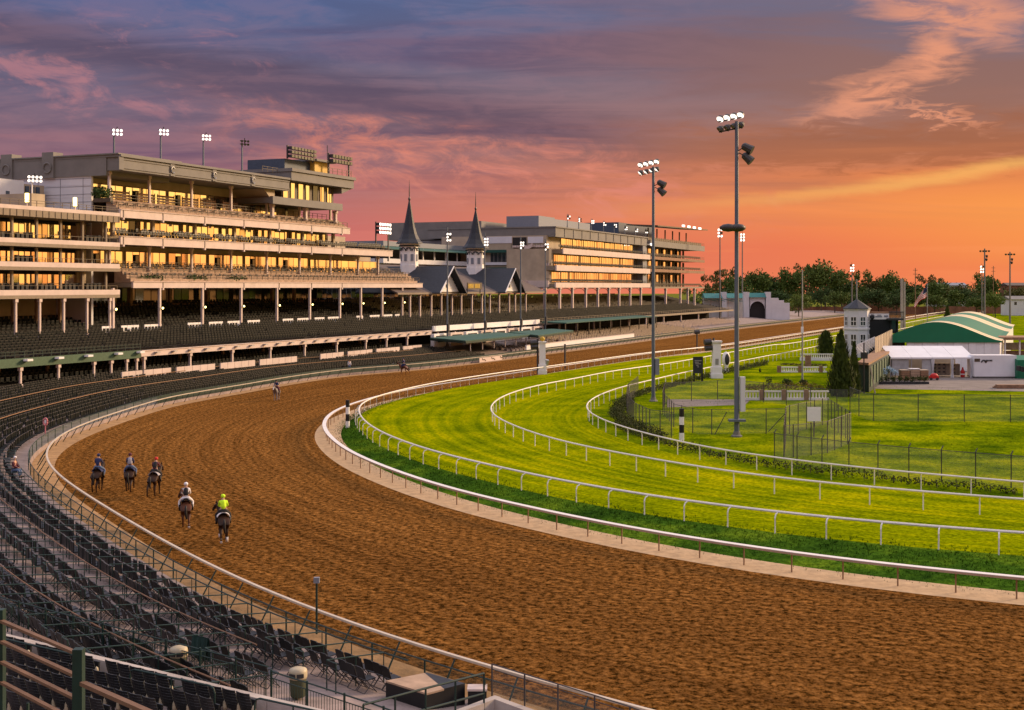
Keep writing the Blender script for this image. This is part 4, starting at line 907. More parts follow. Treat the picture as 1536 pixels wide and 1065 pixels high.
# ---- green awnings over the terrace below the white fascia
def awning(label, c4, z, drop, post_z):
    p = [G(x, y, z) for x, y in c4]; t = thing('awning', label, 'awning', (p[0].x, p[0].y, post_z), 'green awnings below the stands')
    b = MB(); b.hexa([q-Vector((0, 0, .18)) for q in p]+p); b.build('roof', 'green_awning', t)
    b = MB()
    for a, c in ((p[0], p[1]), (p[3], p[0])): d = (c-a); n = Vector((d.y, -d.x, 0)).normalized()*.06; b.obox(a+n*.2-Vector((0, 0, drop)), d, n, (0, 0, drop-.19))
    b.build('valance', 'green_paint', t)
    for u in range(6):
        for a, c in ((p[0], p[1]), (p[3], p[2])):
            q = a+(c-a)*(.04+.92*u/5); q = q+(p[2]-q)*.06; MB().tube([(q.x, q.y, post_z), (q.x, q.y, z-.19)], .1, 5).build('post', 'cream', t)
awning('longer green awning on white posts in front of the spired stand', [(698.4, 510.8), (795.7, 501.5), (741.6, 498), (645, 506.5)], 4.0, .55, 1.9)
awning('shorter green awning on white posts overlapping the end of the longer one', [(807.6, 502.8), (860, 495.5), (828, 493), (762, 497.8)], 4.0, .55, 1.9)
t = thing('awning', 'thin dark green canopy running along the deck edge below the far block', 'awning', W(S(843, 112), 112, 1.9), 'green awnings below the stands')
a, c = S(838, 110), S(976, 110); b = MB(); b.hexa([W(a, 108, 5.2), W(a, 114.4, 5.3), W(c, 114.4, 5.3), W(c, 108, 5.2), W(a, 108, 5.4), W(a, 114.4, 5.6), W(c, 114.4, 5.6), W(c, 108, 5.4)]); b.build('roof', 'green_awning', t)
for k in range(10): s = a+(c-a)*k/9; MB().fbox(s-.1, s+.1, 108.2, 108.4, 1.9, 5.19).build('post', 'bronze', t)
# white counters, wall panels under the awnings
ct = thing('terrace_wall', 'low white terrace wall curving along the track below the awnings', 'wall', G(760, 520, 1.))
i0, i1 = arc_near(OUT, G(900, 511)), arc_near(OUT, G(722, 532.5)); P = [q for q in OUT[i0:i1]]
b = MB(); b.sweep([Vector((q.x, q.y, 1.25)) for q in offset(P, 2.6)], .25, 1.5); b.build('wall', 'white', ct)
b = MB(); b.sweep([Vector((q.x, q.y, 2.02)) for q in offset(P, 2.6)], .4, .08); b.build('coping', 'cream', ct)
for k in range(8):
    s = S(650, 114)+k*7.4; c_ = thing('service_kiosk', 'pale service hatch with dark opening under the seating deck front', 'kiosk', W(s, 113.8, 1.95), 'hatches under the deck')
    b = MB(); b.fbox(s, s+6, 113.8, 114.6, 1.95, 4.6); b.build('wall', 'cream' if k % 2 else 'white', c_)
    b = MB(); b.fbox(s+.8, s+5.1, 113.7, 113.79, 2.9, 4.2); b.build('opening', 'dark_interior', c_)
bn = MB()
for d in (5., 6.2, 7.4, 8.6, 9.8):
    for q, n in zip(offset(P, d, apz(d)), normals(P)): bn.obox(q+Vector((0, 0, 0)), Vector((n.y, -n.x, 0))*-1.5, n*.4, (0, 0, .45))
tag(bn.build('terrace_benches', 'terrace_floor'), 'pale bench rows on the terrace below the green awnings', 'benches', kind='stuff')

# ---- seats on the open apron outside the rail
def apron_seats(name, label, x0, y0, x1, y1, ds, mats, sp=.58, w=.45, fold=.03, every=None):
    i0, i1 = sorted((arc_near(OUT, G(x0, y0)), arc_near(OUT, G(x1, y1)))); b = MB()
    seg = OUT[i0:i1+1]
    for d in ds:
        P = resample(offset(seg, d, 0), sp); N = normals(P); z = apz(d)
        for q, n in zip(P, N):
            if rnd.random() < fold or not visible(Vector((q.x, q.y, z)), 40): continue
            if every and (mnoise.noise(Vector((q.x*.06, q.y*.06, d*.05))) > every): continue
            seat_mesh(b, Vector((q.x, q.y, z))+n*rnd.uniform(-.05, .05), -n, w)
    return tag(b.build(name, mats), label, 'seats', kind='stuff')
rows_far = [2.6+.92*k for k in range(16)]
apron_seats('apron_seats', 'curved rows of dark seats on the apron round the outside of the bend', 72, 700, 690, 540, rows_far, ['seat_green', 'seat_edge'], .62, .46, .05)
apron_seats('tan_box_seats', 'pale rows of box seats on the apron below the thin dark canopy', 832, 521, 1010, 498.5, [3.+1.3*k for k in range(11)], ['seat_tan', 'seat_black'], 1.2, .8, .08)  # box seats in their own tan colour
apron_seats('distant_seats', 'pinkish bench rows on the apron at the far end of the straight', 1012, 498.2, 1120, 489, [8.+1.5*k for k in range(7)], ['terrace_floor', 'seat_tan'], 1.6, 1.3, .08)
apron_seats('side_seats', 'dark seat rows beyond the back line of boxes at the left edge', 70, 700, 330, 857, [11.2+.95*k for k in range(11)], ['seat_black', 'seat_edge'], .58, .46, .05)
for d, x0, y0, x1, y1 in ((6.9, 60, 690, 690, 540), (11.6, 60, 690, 640, 545)):     # aisle rails between the blocks of seats
    seg = OUT[arc_near(OUT, G(x1, y1)):arc_near(OUT, G(x0, y0))]; P = offset(seg, d, apz(d)); t = thing('aisle_rail', 'long brown topped rail curving between the dark apron seats, '+('nearer the track' if d < 8 else 'farther from the track'), 'rail', P[-1], 'aisle rails on the apron')
    MB().sweep([q+Vector((0, 0, 1.)) for q in P], .06, .06).build('top_rail', 'brown_rail', t); b = MB(); 
    for q in resample(P, 2.): b.tube([q, q+Vector((0, 0, 1.))], .03, 4)
    tag(b.build('post', 'green_paint', t), kind='stuff')
# ------------------------------------------------------------------ near apron: railed boxes of folding chairs
iA, iB = arc_near(OUT, G(74, 700)), arc_near(OUT, G(735, 1003))
SEG = OUT[iA:iB+1]
def yaw(d): return math.atan2(-d.x, d.y)
def chair_bits():
    "folding chair facing +y: name, mesh builder, material"
    out = []
    b = MB(); b.hexa([(-.21, -.19, .43), (.21, -.19, .43), (.21, .21, .46), (-.21, .21, .46), (-.21, -.19, .46), (.21, -.19, .46), (.21, .21, .49), (-.21, .21, .49)]); out.append(('seat', b, 'seat_black'))
    b = MB(); pr = [(-.21, .50), (.21, .50), (.215, .84), (.15, .90), (-.15, .90), (-.215, .84)]
    b.prism([(x, -.20-.26*(z-.5), z) for x, z in pr], [(x, -.235-.26*(z-.5), z) for x, z in pr], None); out.append(('backrest', b, 'seat_black'))
    for sx in (-1, 1):
        b = MB(); x = .225*sx; b.tube([(x, .24, .0), (x, -.20, .50), (x, -.31, .88)], .016, 5); b.tube([(x, -.28, .0), (x, .17, .46)], .016, 5); out.append(('leg', b, 'pole_dark'))
    b = MB(); b.tube([(-.22, .22, .03), (.22, .22, .03)], .013, 4); b.tube([(-.22, -.26, .04), (.22, -.26, .04)], .013, 4); out.append(('stretcher', b, 'pole_dark'))
    return out
spots = []
for d in (2.75, 3.55, 4.3, 5.95, 6.7, 8.15, 8.85, 9.5, 10.2):
    P = resample(offset(SEG, d, apz(d)), .52); N = normals(P)
    for k, (q, n) in enumerate(zip(P, N)):
        if k % 7 in (0,): continue
        if not visible(q, 25) or (q.x > -1.9 and q.y < 43) or (d > 5 and (q-Vector((-7.2, 40.2, q.z))).length < 1.6): continue
        if d > 4.2 and q.x > -7.0 and q.y < 44.5: continue
        spots.append((q+n*rnd.uniform(-.06, .06), -n))
spots.sort(key=lambda a: a[0].y)
CL, CG = 'black folding chair standing in a railed box beside the outer rail', 'folding chairs in the railed boxes'
proto = thing('folding_chair', CL, 'chair', (0, 0, 0), CG)
for nm, b, m_ in chair_bits(): b.build(nm, m_, proto)
freeze(proto)
one = MB(); mi = []
for nm, b, m_ in chair_bits():
    k = len(one.v); one.v += b.v; one.f += [tuple(i+k for i in f_) for f_ in b.f]; one.m += [0 if m_ == 'seat_black' else 1]*len(b.f)
for i, (q, d) in enumerate(spots[:300]):
    if i < 130: o = proto if i == 0 else copy_tree(proto)
    elif i == 130: o = simple = tag(one.build('folding_chair', ['seat_black', 'pole_dark']), CL, 'chair', CG)
    else: o = simple.copy(); COL.objects.link(o)
    o.location = q; rotz(o, yaw(d)+rnd.uniform(-.09, .09))
rest = MB()
for q, d in spots[300:]: seat_mesh(rest, q, d, .44, (0, 1))
if rest.v: tag(rest.build('box_chairs', ['seat_black', 'pole_dark']), 'farther rows of black folding chairs in the railed boxes up the bend', 'chairs', kind='stuff')

def box_rail(label, dr, da, db, inward, step=1.82):
    P = offset(SEG, dr, apz(dr)); P = [p for p in P if not (p.x > -1. and p.y < 43)]
    if dr > 5: P = [p for p in P if not (p.x > -7.6 and p.y < 43)]
    t = thing('box_railing', label, 'railing', P[-1], 'railings of the seating boxes'); zt = apz(dr)+1.0
    b = MB(); b.tube([Vector((p.x, p.y, zt)) for p in P], .03, 5); b.build('top_rail', 'timber' if dr > 3 else 'green_paint', t)
    R = resample(P, step); N = normals(R)
    far_ = MB(); cnt = 0
    for q, n in reversed(list(zip(R, N))):
        if not visible(q, 120): continue
        b = MB() if cnt < 60 else far_
        for a, c in ((da, db),):
            p0 = q+n*a; p1 = q+n*c; tz = Vector((0, 0, 1.0)); fl = lambda p, dd: Vector((p.x, p.y, apz(dr+dd)))
            p0, p1 = fl(p0, a), fl(p1, c)
            b.tube([p0, p0+tz, p1+tz, p1], .026, 5)
            tg = Vector((n.y, -n.x, 0))
            b.tube([p1+tz, p1+tz+tg*-.5, p1+tg*-.5], .024, 5)
            mid = fl((p0+p1)/2, (a+c)/2); b.tube([mid, mid+tz], .022, 4)
        if cnt < 60: b.build('partition', 'green_paint', t)
        cnt += 1
    if far_.v: tag(far_.build('partition', 'green_paint', t), kind='stuff')
box_rail('front line of box railings with short dividers, nearest the track', 2.25, .02, 2.4, 1)
box_rail('middle line of box railings with brown top rail and dividers on both sides', 5.5, .02, 1.8, 1)
box_rail('back line of box railings with brown top rail, closest to the fixed seats', 9.15, -1.6, 1.7, 1)

# ------------------------------------------------------------------ fixed seats at the lower left
Q0 = G(258, 1010, 2.4); E1 = (G(399, 1039, 2.4)-G(4, 945, 2.4)); E1.z = 0; E1.normalize(); E2 = Vector((E1.y, -E1.x, 0))
if E2.y > 0: E2 = -E2
def D(a, c, z): p = Q0+E1*a+E2*c; return Vector((p.x, p.y, z))
DZ = 1.75
dkk = thing('seat_platform', 'concrete seating platform with pale front wall at the lower left corner', 'platform', D(0, 3, 0))
b = MB()
for k in range(13): b.hexa([D(-34, .3+k*.95, 0), D(9, .3+k*.95, 0), D(9, .3+(k+1)*.95, 0), D(-34, .3+(k+1)*.95, 0)]+[D(x, y, DZ+.05*k) for x, y in ((-34, .3+k*.95), (9, .3+k*.95), (9, .3+(k+1)*.95), (-34, .3+(k+1)*.95))])
b.build('step', 'terrace_floor', dkk)
b = MB(); n = 20
for k in range(n):
    a, c = -34+k*2.12, -34+(k+1)*2.12-.03; b.hexa([D(a, 0, .5), D(c, 0, .5), D(c, .28, .5), D(a, .28, .5), D(a, 0, 2.4), D(c, 0, 2.4), D(c, .28, 2.4), D(a, .28, 2.4)])
b.build('front_wall', 'concrete', dkk)
SLB, SG_ = 'dark slatted tip-up seat fixed on the concrete platform at lower left', 'tip-up seats on the platform'
def fixed_seat():
    t = thing('stadium_seat', SLB, 'seat', (0, 0, 0), SG_)
    b = MB(); n = 7
    for i in range(n):                                  # curved back built from slats
        z = .40+i*.086; w_ = .262-.004*abs(i-3)
        for sx in (-1, 0, 1):
            x0, x1 = (-w_, -w_*.4) if sx < 0 else ((-w_*.4, w_*.4) if sx == 0 else (w_*.4, w_)); y0 = -.02 if sx < 0 else -.06; y1 = -.02 if sx > 0 else -.06; tl = -.30*(z-.42)
            b.hexa([(x0, y0+tl, z), (x1, y1+tl, z), (x1, y1+tl+.03, z), (x0, y0+tl+.03, z), (x0, y0+tl-.014, z+.076), (x1, y1+tl-.014, z+.076), (x1, y1+tl+.016, z+.076), (x0, y0+tl+.016, z+.076)], 0)
    b.build('backrest', ['seat_black'], t)
    b = MB(); b.hexa([(-.21, .06, .40), (.21, .06, .40), (.21, .14, .40), (-.21, .14, .40), (-.21, .12, .74), (.21, .12, .74), (.21, .17, .74), (-.21, .17, .74)]); b.build('seat', 'seat_black', t)
    b = MB(); b.lathe((.27, -.02, .34), [(.065, 0), (.07, .08), (.062, .2), (.045, .27), (.012, .30)], 8); b.build('armrest', 'beige_plastic', t, True)
    b = MB(); b.box(-.03, .03, -.03, .05, 0, .45); b.box(-.12, .12, -.06, .08, 0, .03); b.build('pedestal', 'dark', t); return t
pts = []
for k in range(11):
    for j in range(-50, 12):
        if k < 1 and j % 6 == 2: continue
        q = D(j*.55+.1*(k % 2), .75+k*.95, DZ+.05*k)
        x, y = CX+F*q.x/q.y, HY+F*(H-q.z)/q.y
        if -25 < x < 500-(k*2) and y < 1100: pts.append(q)
fs_ = fixed_seat(); freeze(fs_)
pts.sort(key=lambda p: p.y)
for i, q in enumerate(pts[:300]):
    o = fs_ if i == 0 else copy_tree(fs_); o.location = q; rotz(o, yaw(-E2)+rnd.uniform(-.02, .02))

def bar_rail(name, label, cat, pts_top, zt, zb_, m, r, bars, posts, parent_z=None, group=None, pr=None):
    "rails through pixel points at height zt with posts down to zb_"
    P = [G(x, y, zt) for x, y in pts_top]; t = thing(name, label, cat, (P[0].x, P[0].y, zb_), group)
    for k, dz in enumerate(bars): MB().tube([p-Vector((0, 0, dz)) for p in P], r, 6).build('rail', m, t)
    L = resample(P, (sum((b-a).length for a, b in zip(P, P[1:])))/max(1, posts-1)-1e-4)
    for q in L[:posts]: MB().tube([(q.x, q.y, zb_), (q.x, q.y, zt)], pr or r, 6).build('post', m, t)
    return t
# close timber topped barrier in the corner
zz = 8.6; A_, B_ = At(0, 925, 20.2), At(118, 975, 18.0)
tf = thing('timber_barrier', 'green post barrier with four brown timber rails in the lower left corner', 'barrier', (B_.x, B_.y, 1.9))
dv = (A_-B_); dv.z = 0; dv = dv*1.35
for k in range(4): b = MB(); o = Vector((B_.x, B_.y, B_.z-.08-k*.325)); nn = Vector((dv.y, -dv.x, 0)).normalized()*.09; b.obox(o-nn*.4, dv+Vector((0, 0, (A_.z-B_.z)*1.35)), nn*.8, (0, 0, .042)); b.build('rail', 'timber', tf)
for u in (0, 1.0): b = MB(); q = B_+dv/1.35*u; b.box(q.x-.07, q.x+.07, q.y-.07, q.y+.07, 1.9, B_.z+.02); b.build('post', 'green_paint', tf)
q2 = At(230, 1075, 16.2); b = MB(); o = At(124, 1028, 17.9); dvv = q2-o; nn = Vector((dvv.y, -dvv.x, 0)).normalized()*.09; b.obox(o-nn/2, dvv, nn, (0, 0, .055)); b.build('rail', 'timber', tf)
for u in (.0, .3, .62): q = B_+dv/1.35*u; MB().tube([(q.x, q.y, 1.9), (q.x, q.y, B_.z-1.2)], .025, 5).build('baluster', 'green_paint', tf)
def loop_rail(label, x0, y0, x1, y1, zt, h):
    a, c = G(x0, y0, zt), G(x1, y1, zt); t = thing('hand_rail', label, 'railing', (a.x, a.y, DZ), 'looped handrails over the fixed seats'); u = (c-a).normalized()
    dn = Vector((0, 0, 1)); MB().tube([a-dn*h, a-dn*.18, a-dn*.05+u*.05, a+u*.18, c-u*.18, c-dn*.05-u*.05, c-dn*.18, c-dn*h], .028, 6).build('frame', 'green_paint', t)
    m_ = (a+c)/2; MB().tube([a-dn*.5, c-dn*.5], .022, 5).build('mid_rail', 'green_paint', t); MB().tube([m_, m_-dn*h], .024, 5).build('post', 'green_paint', t)
loop_rail('green looped handrail over the fixed seats, right of the timber post', 195, 1003, 322, 1030, 3.0, 1.2)
loop_rail('green looped handrail over the fixed seats, nearest the bottom edge', 382, 1046, 500, 1072, 3.0, 1.2)
loop_rail('long green handrail behind the timber barrier rails', -30, 950, 112, 982, 3.0, 1.2)
def picket(label, pts, zt, zb_, step=.125):
    P = [G(x, y, zt) for x, y in pts]; t = thing('picket_fence', label, 'fence', (P[0].x, P[0].y, zb_), 'green picket fences round the apron')
    MB().tube(P, .026, 5).build('top_rail', 'green_paint', t); MB().tube([Vector((p.x, p.y, zb_+.12)) for p in P], .022, 5).build('bottom_rail', 'green_paint', t); MB().tube([Vector((p.x, p.y, zt-.2)) for p in P], .018, 5).build('rail', 'green_paint', t)
    b = MB()
    for q in resample(P, step): b.tube([(q.x, q.y, zb_+.1), (q.x, q.y, zt-.2)], .009, 4, cap=False)
    b.build('picket', 'green_paint', t)
    for q in resample(P, 1.7): MB().tube([(q.x, q.y, zb_), (q.x, q.y, zt+.05)], .038, 6).build('post', 'green_paint', t)
picket('green picket fence between the fixed seats and the boxes, at the left', [(-10, 893), (130, 930), (270, 966), (402, 1000)], 2.35, 1.2)
picket('green picket fence beside the litter bin, running off the bottom edge', [(407, 1007), (470, 1027), (560, 1056), (640, 1085)], 2.1, 1.)
def bin_(label, x, y, z):
    p = G(x, y, z); t = thing('litter_bin', label, 'bin', p); s_ = .74
    b = MB(); pr = [(r*s_, z*s_) for r, z in [(.28, 0), (.33, .05), (.36, .75), (.37, .8)]]; b.lathe(p, pr, 12, 0, .2); b.build('body', 'olive', t, True)
    b = MB(); b.lathe(p, [(r*s_, z*s_) for r, z in [(.385, .8), (.40, .86), (.40, 1.1), (.37, 1.2), (.24, 1.25)]], 12, 0, .2); b.build('lid', 'beige_plastic', t, True)
    b = MB(); 
    for a in (-.5, .4): u = Vector((math.cos(-math.pi/2+a), math.sin(-math.pi/2+a), 0)); v = Vector((-u.y, u.x, 0)); b.obox(p+u*.38*s_-v*.15*s_+Vector((0, 0, .9*s_)), v*.3*s_, u*.035, (0, 0, .17*s_))
    b.build('opening', 'dark', t)
bin_('litter bin with dark olive body and cream lid beside the picket fence', 447, 1045, .9)
bin_('litter bin with cream lid half hidden behind the parapet of the fixed seats', 268, 1012, 1.3)
# covered crate, kerb, rails near the bottom
pA, pB, pC, pD = [G(x, y, 1.1) for x, y in ((578.7, 1021), (640, 1040), (697.5, 1025), (640, 1008.7))]
t = thing('equipment_box', 'large black box with part tan, part dark top at the end of the chair rows', 'box', (pB.x, pB.y, .4))
b = MB(); low = [Vector((p.x, p.y, .35)) for p in (pA, pB, pC, pD)]; b.hexa(low+[p-Vector((0, 0, .06)) for p in (pA, pB, pC, pD)]); b.build('body', 'black_white_black', t)
mA, mB_ = pD+(pC-pD)*.45, pA+(pB-pA)*.72; mA = pD+(pC-pD)*.02; mid1, mid2 = pA+(pD-pA)*.95, pB+(pC-pB)*.45
b = MB(); b.hexa([p-Vector((0, 0, .058)) for p in (pA, pB, mid2, mid1)]+[pA, pB, mid2, mid1]); b.build('tan_top', 'tan_tier', t)
b = MB(); b.hexa([p-Vector((0, 0, .058)) for p in (mid1, mid2, pC, pD)]+[p+Vector((0, 0, .003)) for p in (mid1, mid2, pC, pD)]); b.build('dark_top', 'seat_black', t)
p = G(716, 1030, 1.0); t = thing('small_box', 'small dark box with pale top beside the green rail corner', 'box', (p.x, p.y, .4)); MB().box(p.x-.3, p.x+.3, p.y-.25, p.y+.25, .35, .93).build('body', 'black_white_black', t); MB().box(p.x-.32, p.x+.32, p.y-.27, p.y+.27, .933, 1.).build('top', 'cream', t)
t = thing('concrete_kerb', 'pale concrete kerb wall turning a corner at the bottom edge', 'wall', G(742, 1044, 1.2))
c0, c1, c2 = G(742, 1043, 1.25), G(648, 1078, 1.25), G(850, 1082, 1.25); b = MB()
for q in (c1, c2):
    u = q-c0; n_ = Vector((u.y, -u.x, 0)).normalized()*.24; b.obox(Vector((c0.x, c0.y, .2)), (u.x, u.y, 0), n_ if n_.y < 0 else -n_, (0, 0, 1.05 if q is c1 else 1.047))
b.build('kerb', 'concrete', t)
bar_rail('tube_rail', 'green two bar rail rising to the corner above the black box', 'railing', [(545, 1057), (640, 1032), (726, 1010)], 2.15, .9, 'green_paint', .034, (0, .62), 5)
t = thing('wire_fence', 'dark wire fence on the kerb in front of the outer rail at the bottom', 'fence', G(738, 1041, 1.2)); P = [G(x, y, 2.2) for x, y in ((738, 996), (787, 1011), (837, 1026), (892, 1043), (945, 1060), (1000, 1080))]
MB().tube(P, .02, 5).build('top_rail', 'pole_dark', t); MB().tube([q-Vector((0, 0, .16)) for q in P], .016, 5).build('rail', 'pole_dark', t)
for q in P: MB().tube([(q.x, q.y, 1.2), q], .028, 5).build('post', 'pole_dark', t)
b = MB()
for a, c in zip(P, P[1:]): b.poly([(a.x, a.y, 1.25), (c.x, c.y, 1.25), (c.x, c.y, 2.0), (a.x, a.y, 2.0)])
b.build('mesh_panel', 'chain_link', t)
p = G(475, 951, .4); t = thing('marker_post', 'thin green post with small box head standing between rail and mesh fence', 'post', p); MB().tube([p, p+Vector((0, 0, 2.05))], .045, 6).build('pole', 'green_paint', t); MB().box(p.x-.11, p.x+.11, p.y-.08, p.y+.08, 2.4, 2.62).build('head', 'grey_blue', t)
# cloth over a railing
p = G(300, 955, 2.1); t = MB(); n = 10
for i in range(n):
    a, c = p+E1*(-.35+.75*i/n), p+E1*(-.35+.75*(i+1)/n); w0, w1 = .05*math.sin(i*1.9), .05*math.sin((i+1)*1.9)
    for q, qq in ((1, .12), (-1, -.12)): t.poly([a+E2*(.03*q), c+E2*(.03*q), c+E2*(qq+w1*q)-Vector((0, 0, .72-.1*q)), a+E2*(qq+w0*q)-Vector((0, 0, .72-.1*q))])
tag(t.build('green_cloth', 'green_paint', loc=p), 'dark green cloth draped over a chair back in the middle boxes', 'cloth')

# ------------------------------------------------------------------ bodies grown from a skeleton
def skin(name, nodes, edges, m_, parent=None, sub=2):
    me = bpy.data.meshes.new(name); off = Vector((0, 0, 0))
    me.from_pydata([n[0] for n in nodes], edges, []); o = bpy.data.objects.new(name, me); COL.objects.link(o)
    md = o.modifiers.new('s', 'SKIN'); sv = me.skin_vertices[0].data
    for i, n in enumerate(nodes):
        r = n[1]; sv[i].radius = (r, r) if not isinstance(r, tuple) else r; sv[i].use_root = (i == 0)
    md.use_smooth_shade = True
    o.modifiers.new('u', 'SUBSURF').levels = sub
    dg = bpy.context.evaluated_depsgraph_get(); me2 = bpy.data.meshes.new_from_object(o.evaluated_get(dg)); bpy.data.objects.remove(o)
    me2.name = name; me2.materials.clear(); me2.materials.append(M[m_]); me2.polygons.foreach_set('use_smooth', [True]*len(me2.polygons))
    o = bpy.data.objects.new(name, me2); COL.objects.link(o)
    if parent: o.parent = parent
    return o
def horse(label, loc, head, coat, phase=0., turn=0., socks=(), cloth='grey_vest', blaze=False, lower=0.):
    t = thing('horse', label, 'horse', (0, 0, 0), 'horses on the dirt track'); sw = lambda k: math.sin(phase+k)
    N = [((0, -.52, 1.36), .29), ((0, -.12, 1.29), .30), ((0, .32, 1.30), .29), ((turn*.15, .68, 1.42), .22), ((turn*.45, .92, 1.68-lower*.5), .155), ((turn*.75, 1.08, 1.90-lower), .12), ((turn*1.05, 1.24, 1.80-lower), .105), ((turn*1.35, 1.40, 1.60-lower), .075), ((turn*1.45, 1.46, 1.50-lower), .065)]
    E = [(0, 1), (1, 2), (2, 3), (3, 4), (4, 5), (5, 6), (6, 7), (7, 8)]
    def leg(root, x, pts):
        k = len(N); prev = root
        for (y, z, r) in pts: N.append(((x, y, z), r)); E.append((prev, len(N)-1)); prev = len(N)-1
    for i, sx in enumerate((-1, 1)):
        a = .22*sw(i*math.pi); leg(0, sx*.17, [(-.60, 1.08, .17), (-.45+a*.4, .86, .125), (-.74+a, .56, .062), (-.70+a*1.4, .24, .044), (-.64+a*1.5, .06+max(0, -a)*.25, .055)])
        a = .20*sw(i*math.pi+2.2); leg(2, sx*.15, [(.42, 1.0, .14), (.44+a*.3, .82, .09), (.50+a, .50, .058), (.46+a*1.2, .22, .042), (.52+a*1.35, .06+max(0, a)*.25, .052)])
    bd = skin('body', N, E, coat, t)
    for sx in (-1, 1): MB().lathe((turn*.72+sx*.075, 1.05, 1.97-lower), [(.045, 0), (.05, .06), (.006, .17)], 6).build('ear', coat, t, True)
    skin('tail', [((0, -.80, 1.40), .05), ((0, -.93, 1.25), .075), ((.02*turn, -.96, .95), .085), ((.05, -.93, .62), .05)], [(0, 1), (1, 2), (2, 3)], 'hair_black', t, 1)
    skin('mane', [((turn*.2, .66, 1.64), .05), ((turn*.45, .86, 1.84-lower*.5), .055), ((turn*.72, 1.02, 2.02-lower), .05)], [(0, 1), (1, 2)], 'hair_black', t, 1)
    b = MB()                                            # saddle cloth over the back
    for i in range(10):
        a0, a1 = -1.25+.25*i, -1.25+.25*(i+1)
        for rr, q in ((.345, 0),): b.hexa([(rr*math.sin(a0), -.28, 1.30+rr*math.cos(a0)), (rr*math.sin(a1), -.28, 1.30+rr*math.cos(a1)), (rr*math.sin(a1), .24, 1.30+rr*math.cos(a1)), (rr*math.sin(a0), .24, 1.30+rr*math.cos(a0))]+[((rr+.03)*math.sin(a), y, 1.30+(rr+.03)*math.cos(a)) for a, y in ((a0, -.28), (a1, -.28), (a1, .24), (a0, .24))])
    b.build('saddle_cloth', cloth, t)
    b = MB(); b.tube([(-.09, .2, 1.66), (0, .24, 1.72), (.09, .2, 1.66), (.12, -.1, 1.655), (.08, -.3, 1.72), (-.08, -.3, 1.72), (-.12, -.1, 1.655), (-.09, .2, 1.66)], .035, 5); b.build('saddle', 'hair_black', t)
    b = MB()
    for sx in (-1, 1): b.tube([(turn*1.3+sx*.07, 1.36, 1.62-lower), (sx*.1+turn*.5, .95, 1.72), (sx*.06, .45, 1.86)], .012, 4)
    b.build('rein', 'hair_black', t)
    for i in socks:
        sx = (-1, 1)[i % 2]
        if i < 2: a = .22*sw(i*math.pi); ps_ = [(sx*.17, -.72+a*1.2, .36), (sx*.17, -.70+a*1.4, .22), (sx*.17, -.645+a*1.5, .08+max(0, -a)*.25)]
        else: a = .20*sw((i-2)*math.pi+2.2); ps_ = [(sx*.15, .48+a*1.1, .34), (sx*.15, .46+a*1.2, .22), (sx*.15, .515+a*1.35, .08+max(0, a)*.25)]
        MB().tube(ps_, .068, 7).build('sock', 'cloth_white', t, True)
    if blaze: MB().tube([(turn*1.05, 1.33, 1.84-lower), (turn*1.42, 1.53, 1.56-lower)], .04, 5).build('blaze', 'cloth_white', t)
    t.location = loc; rotz(t, head); return t
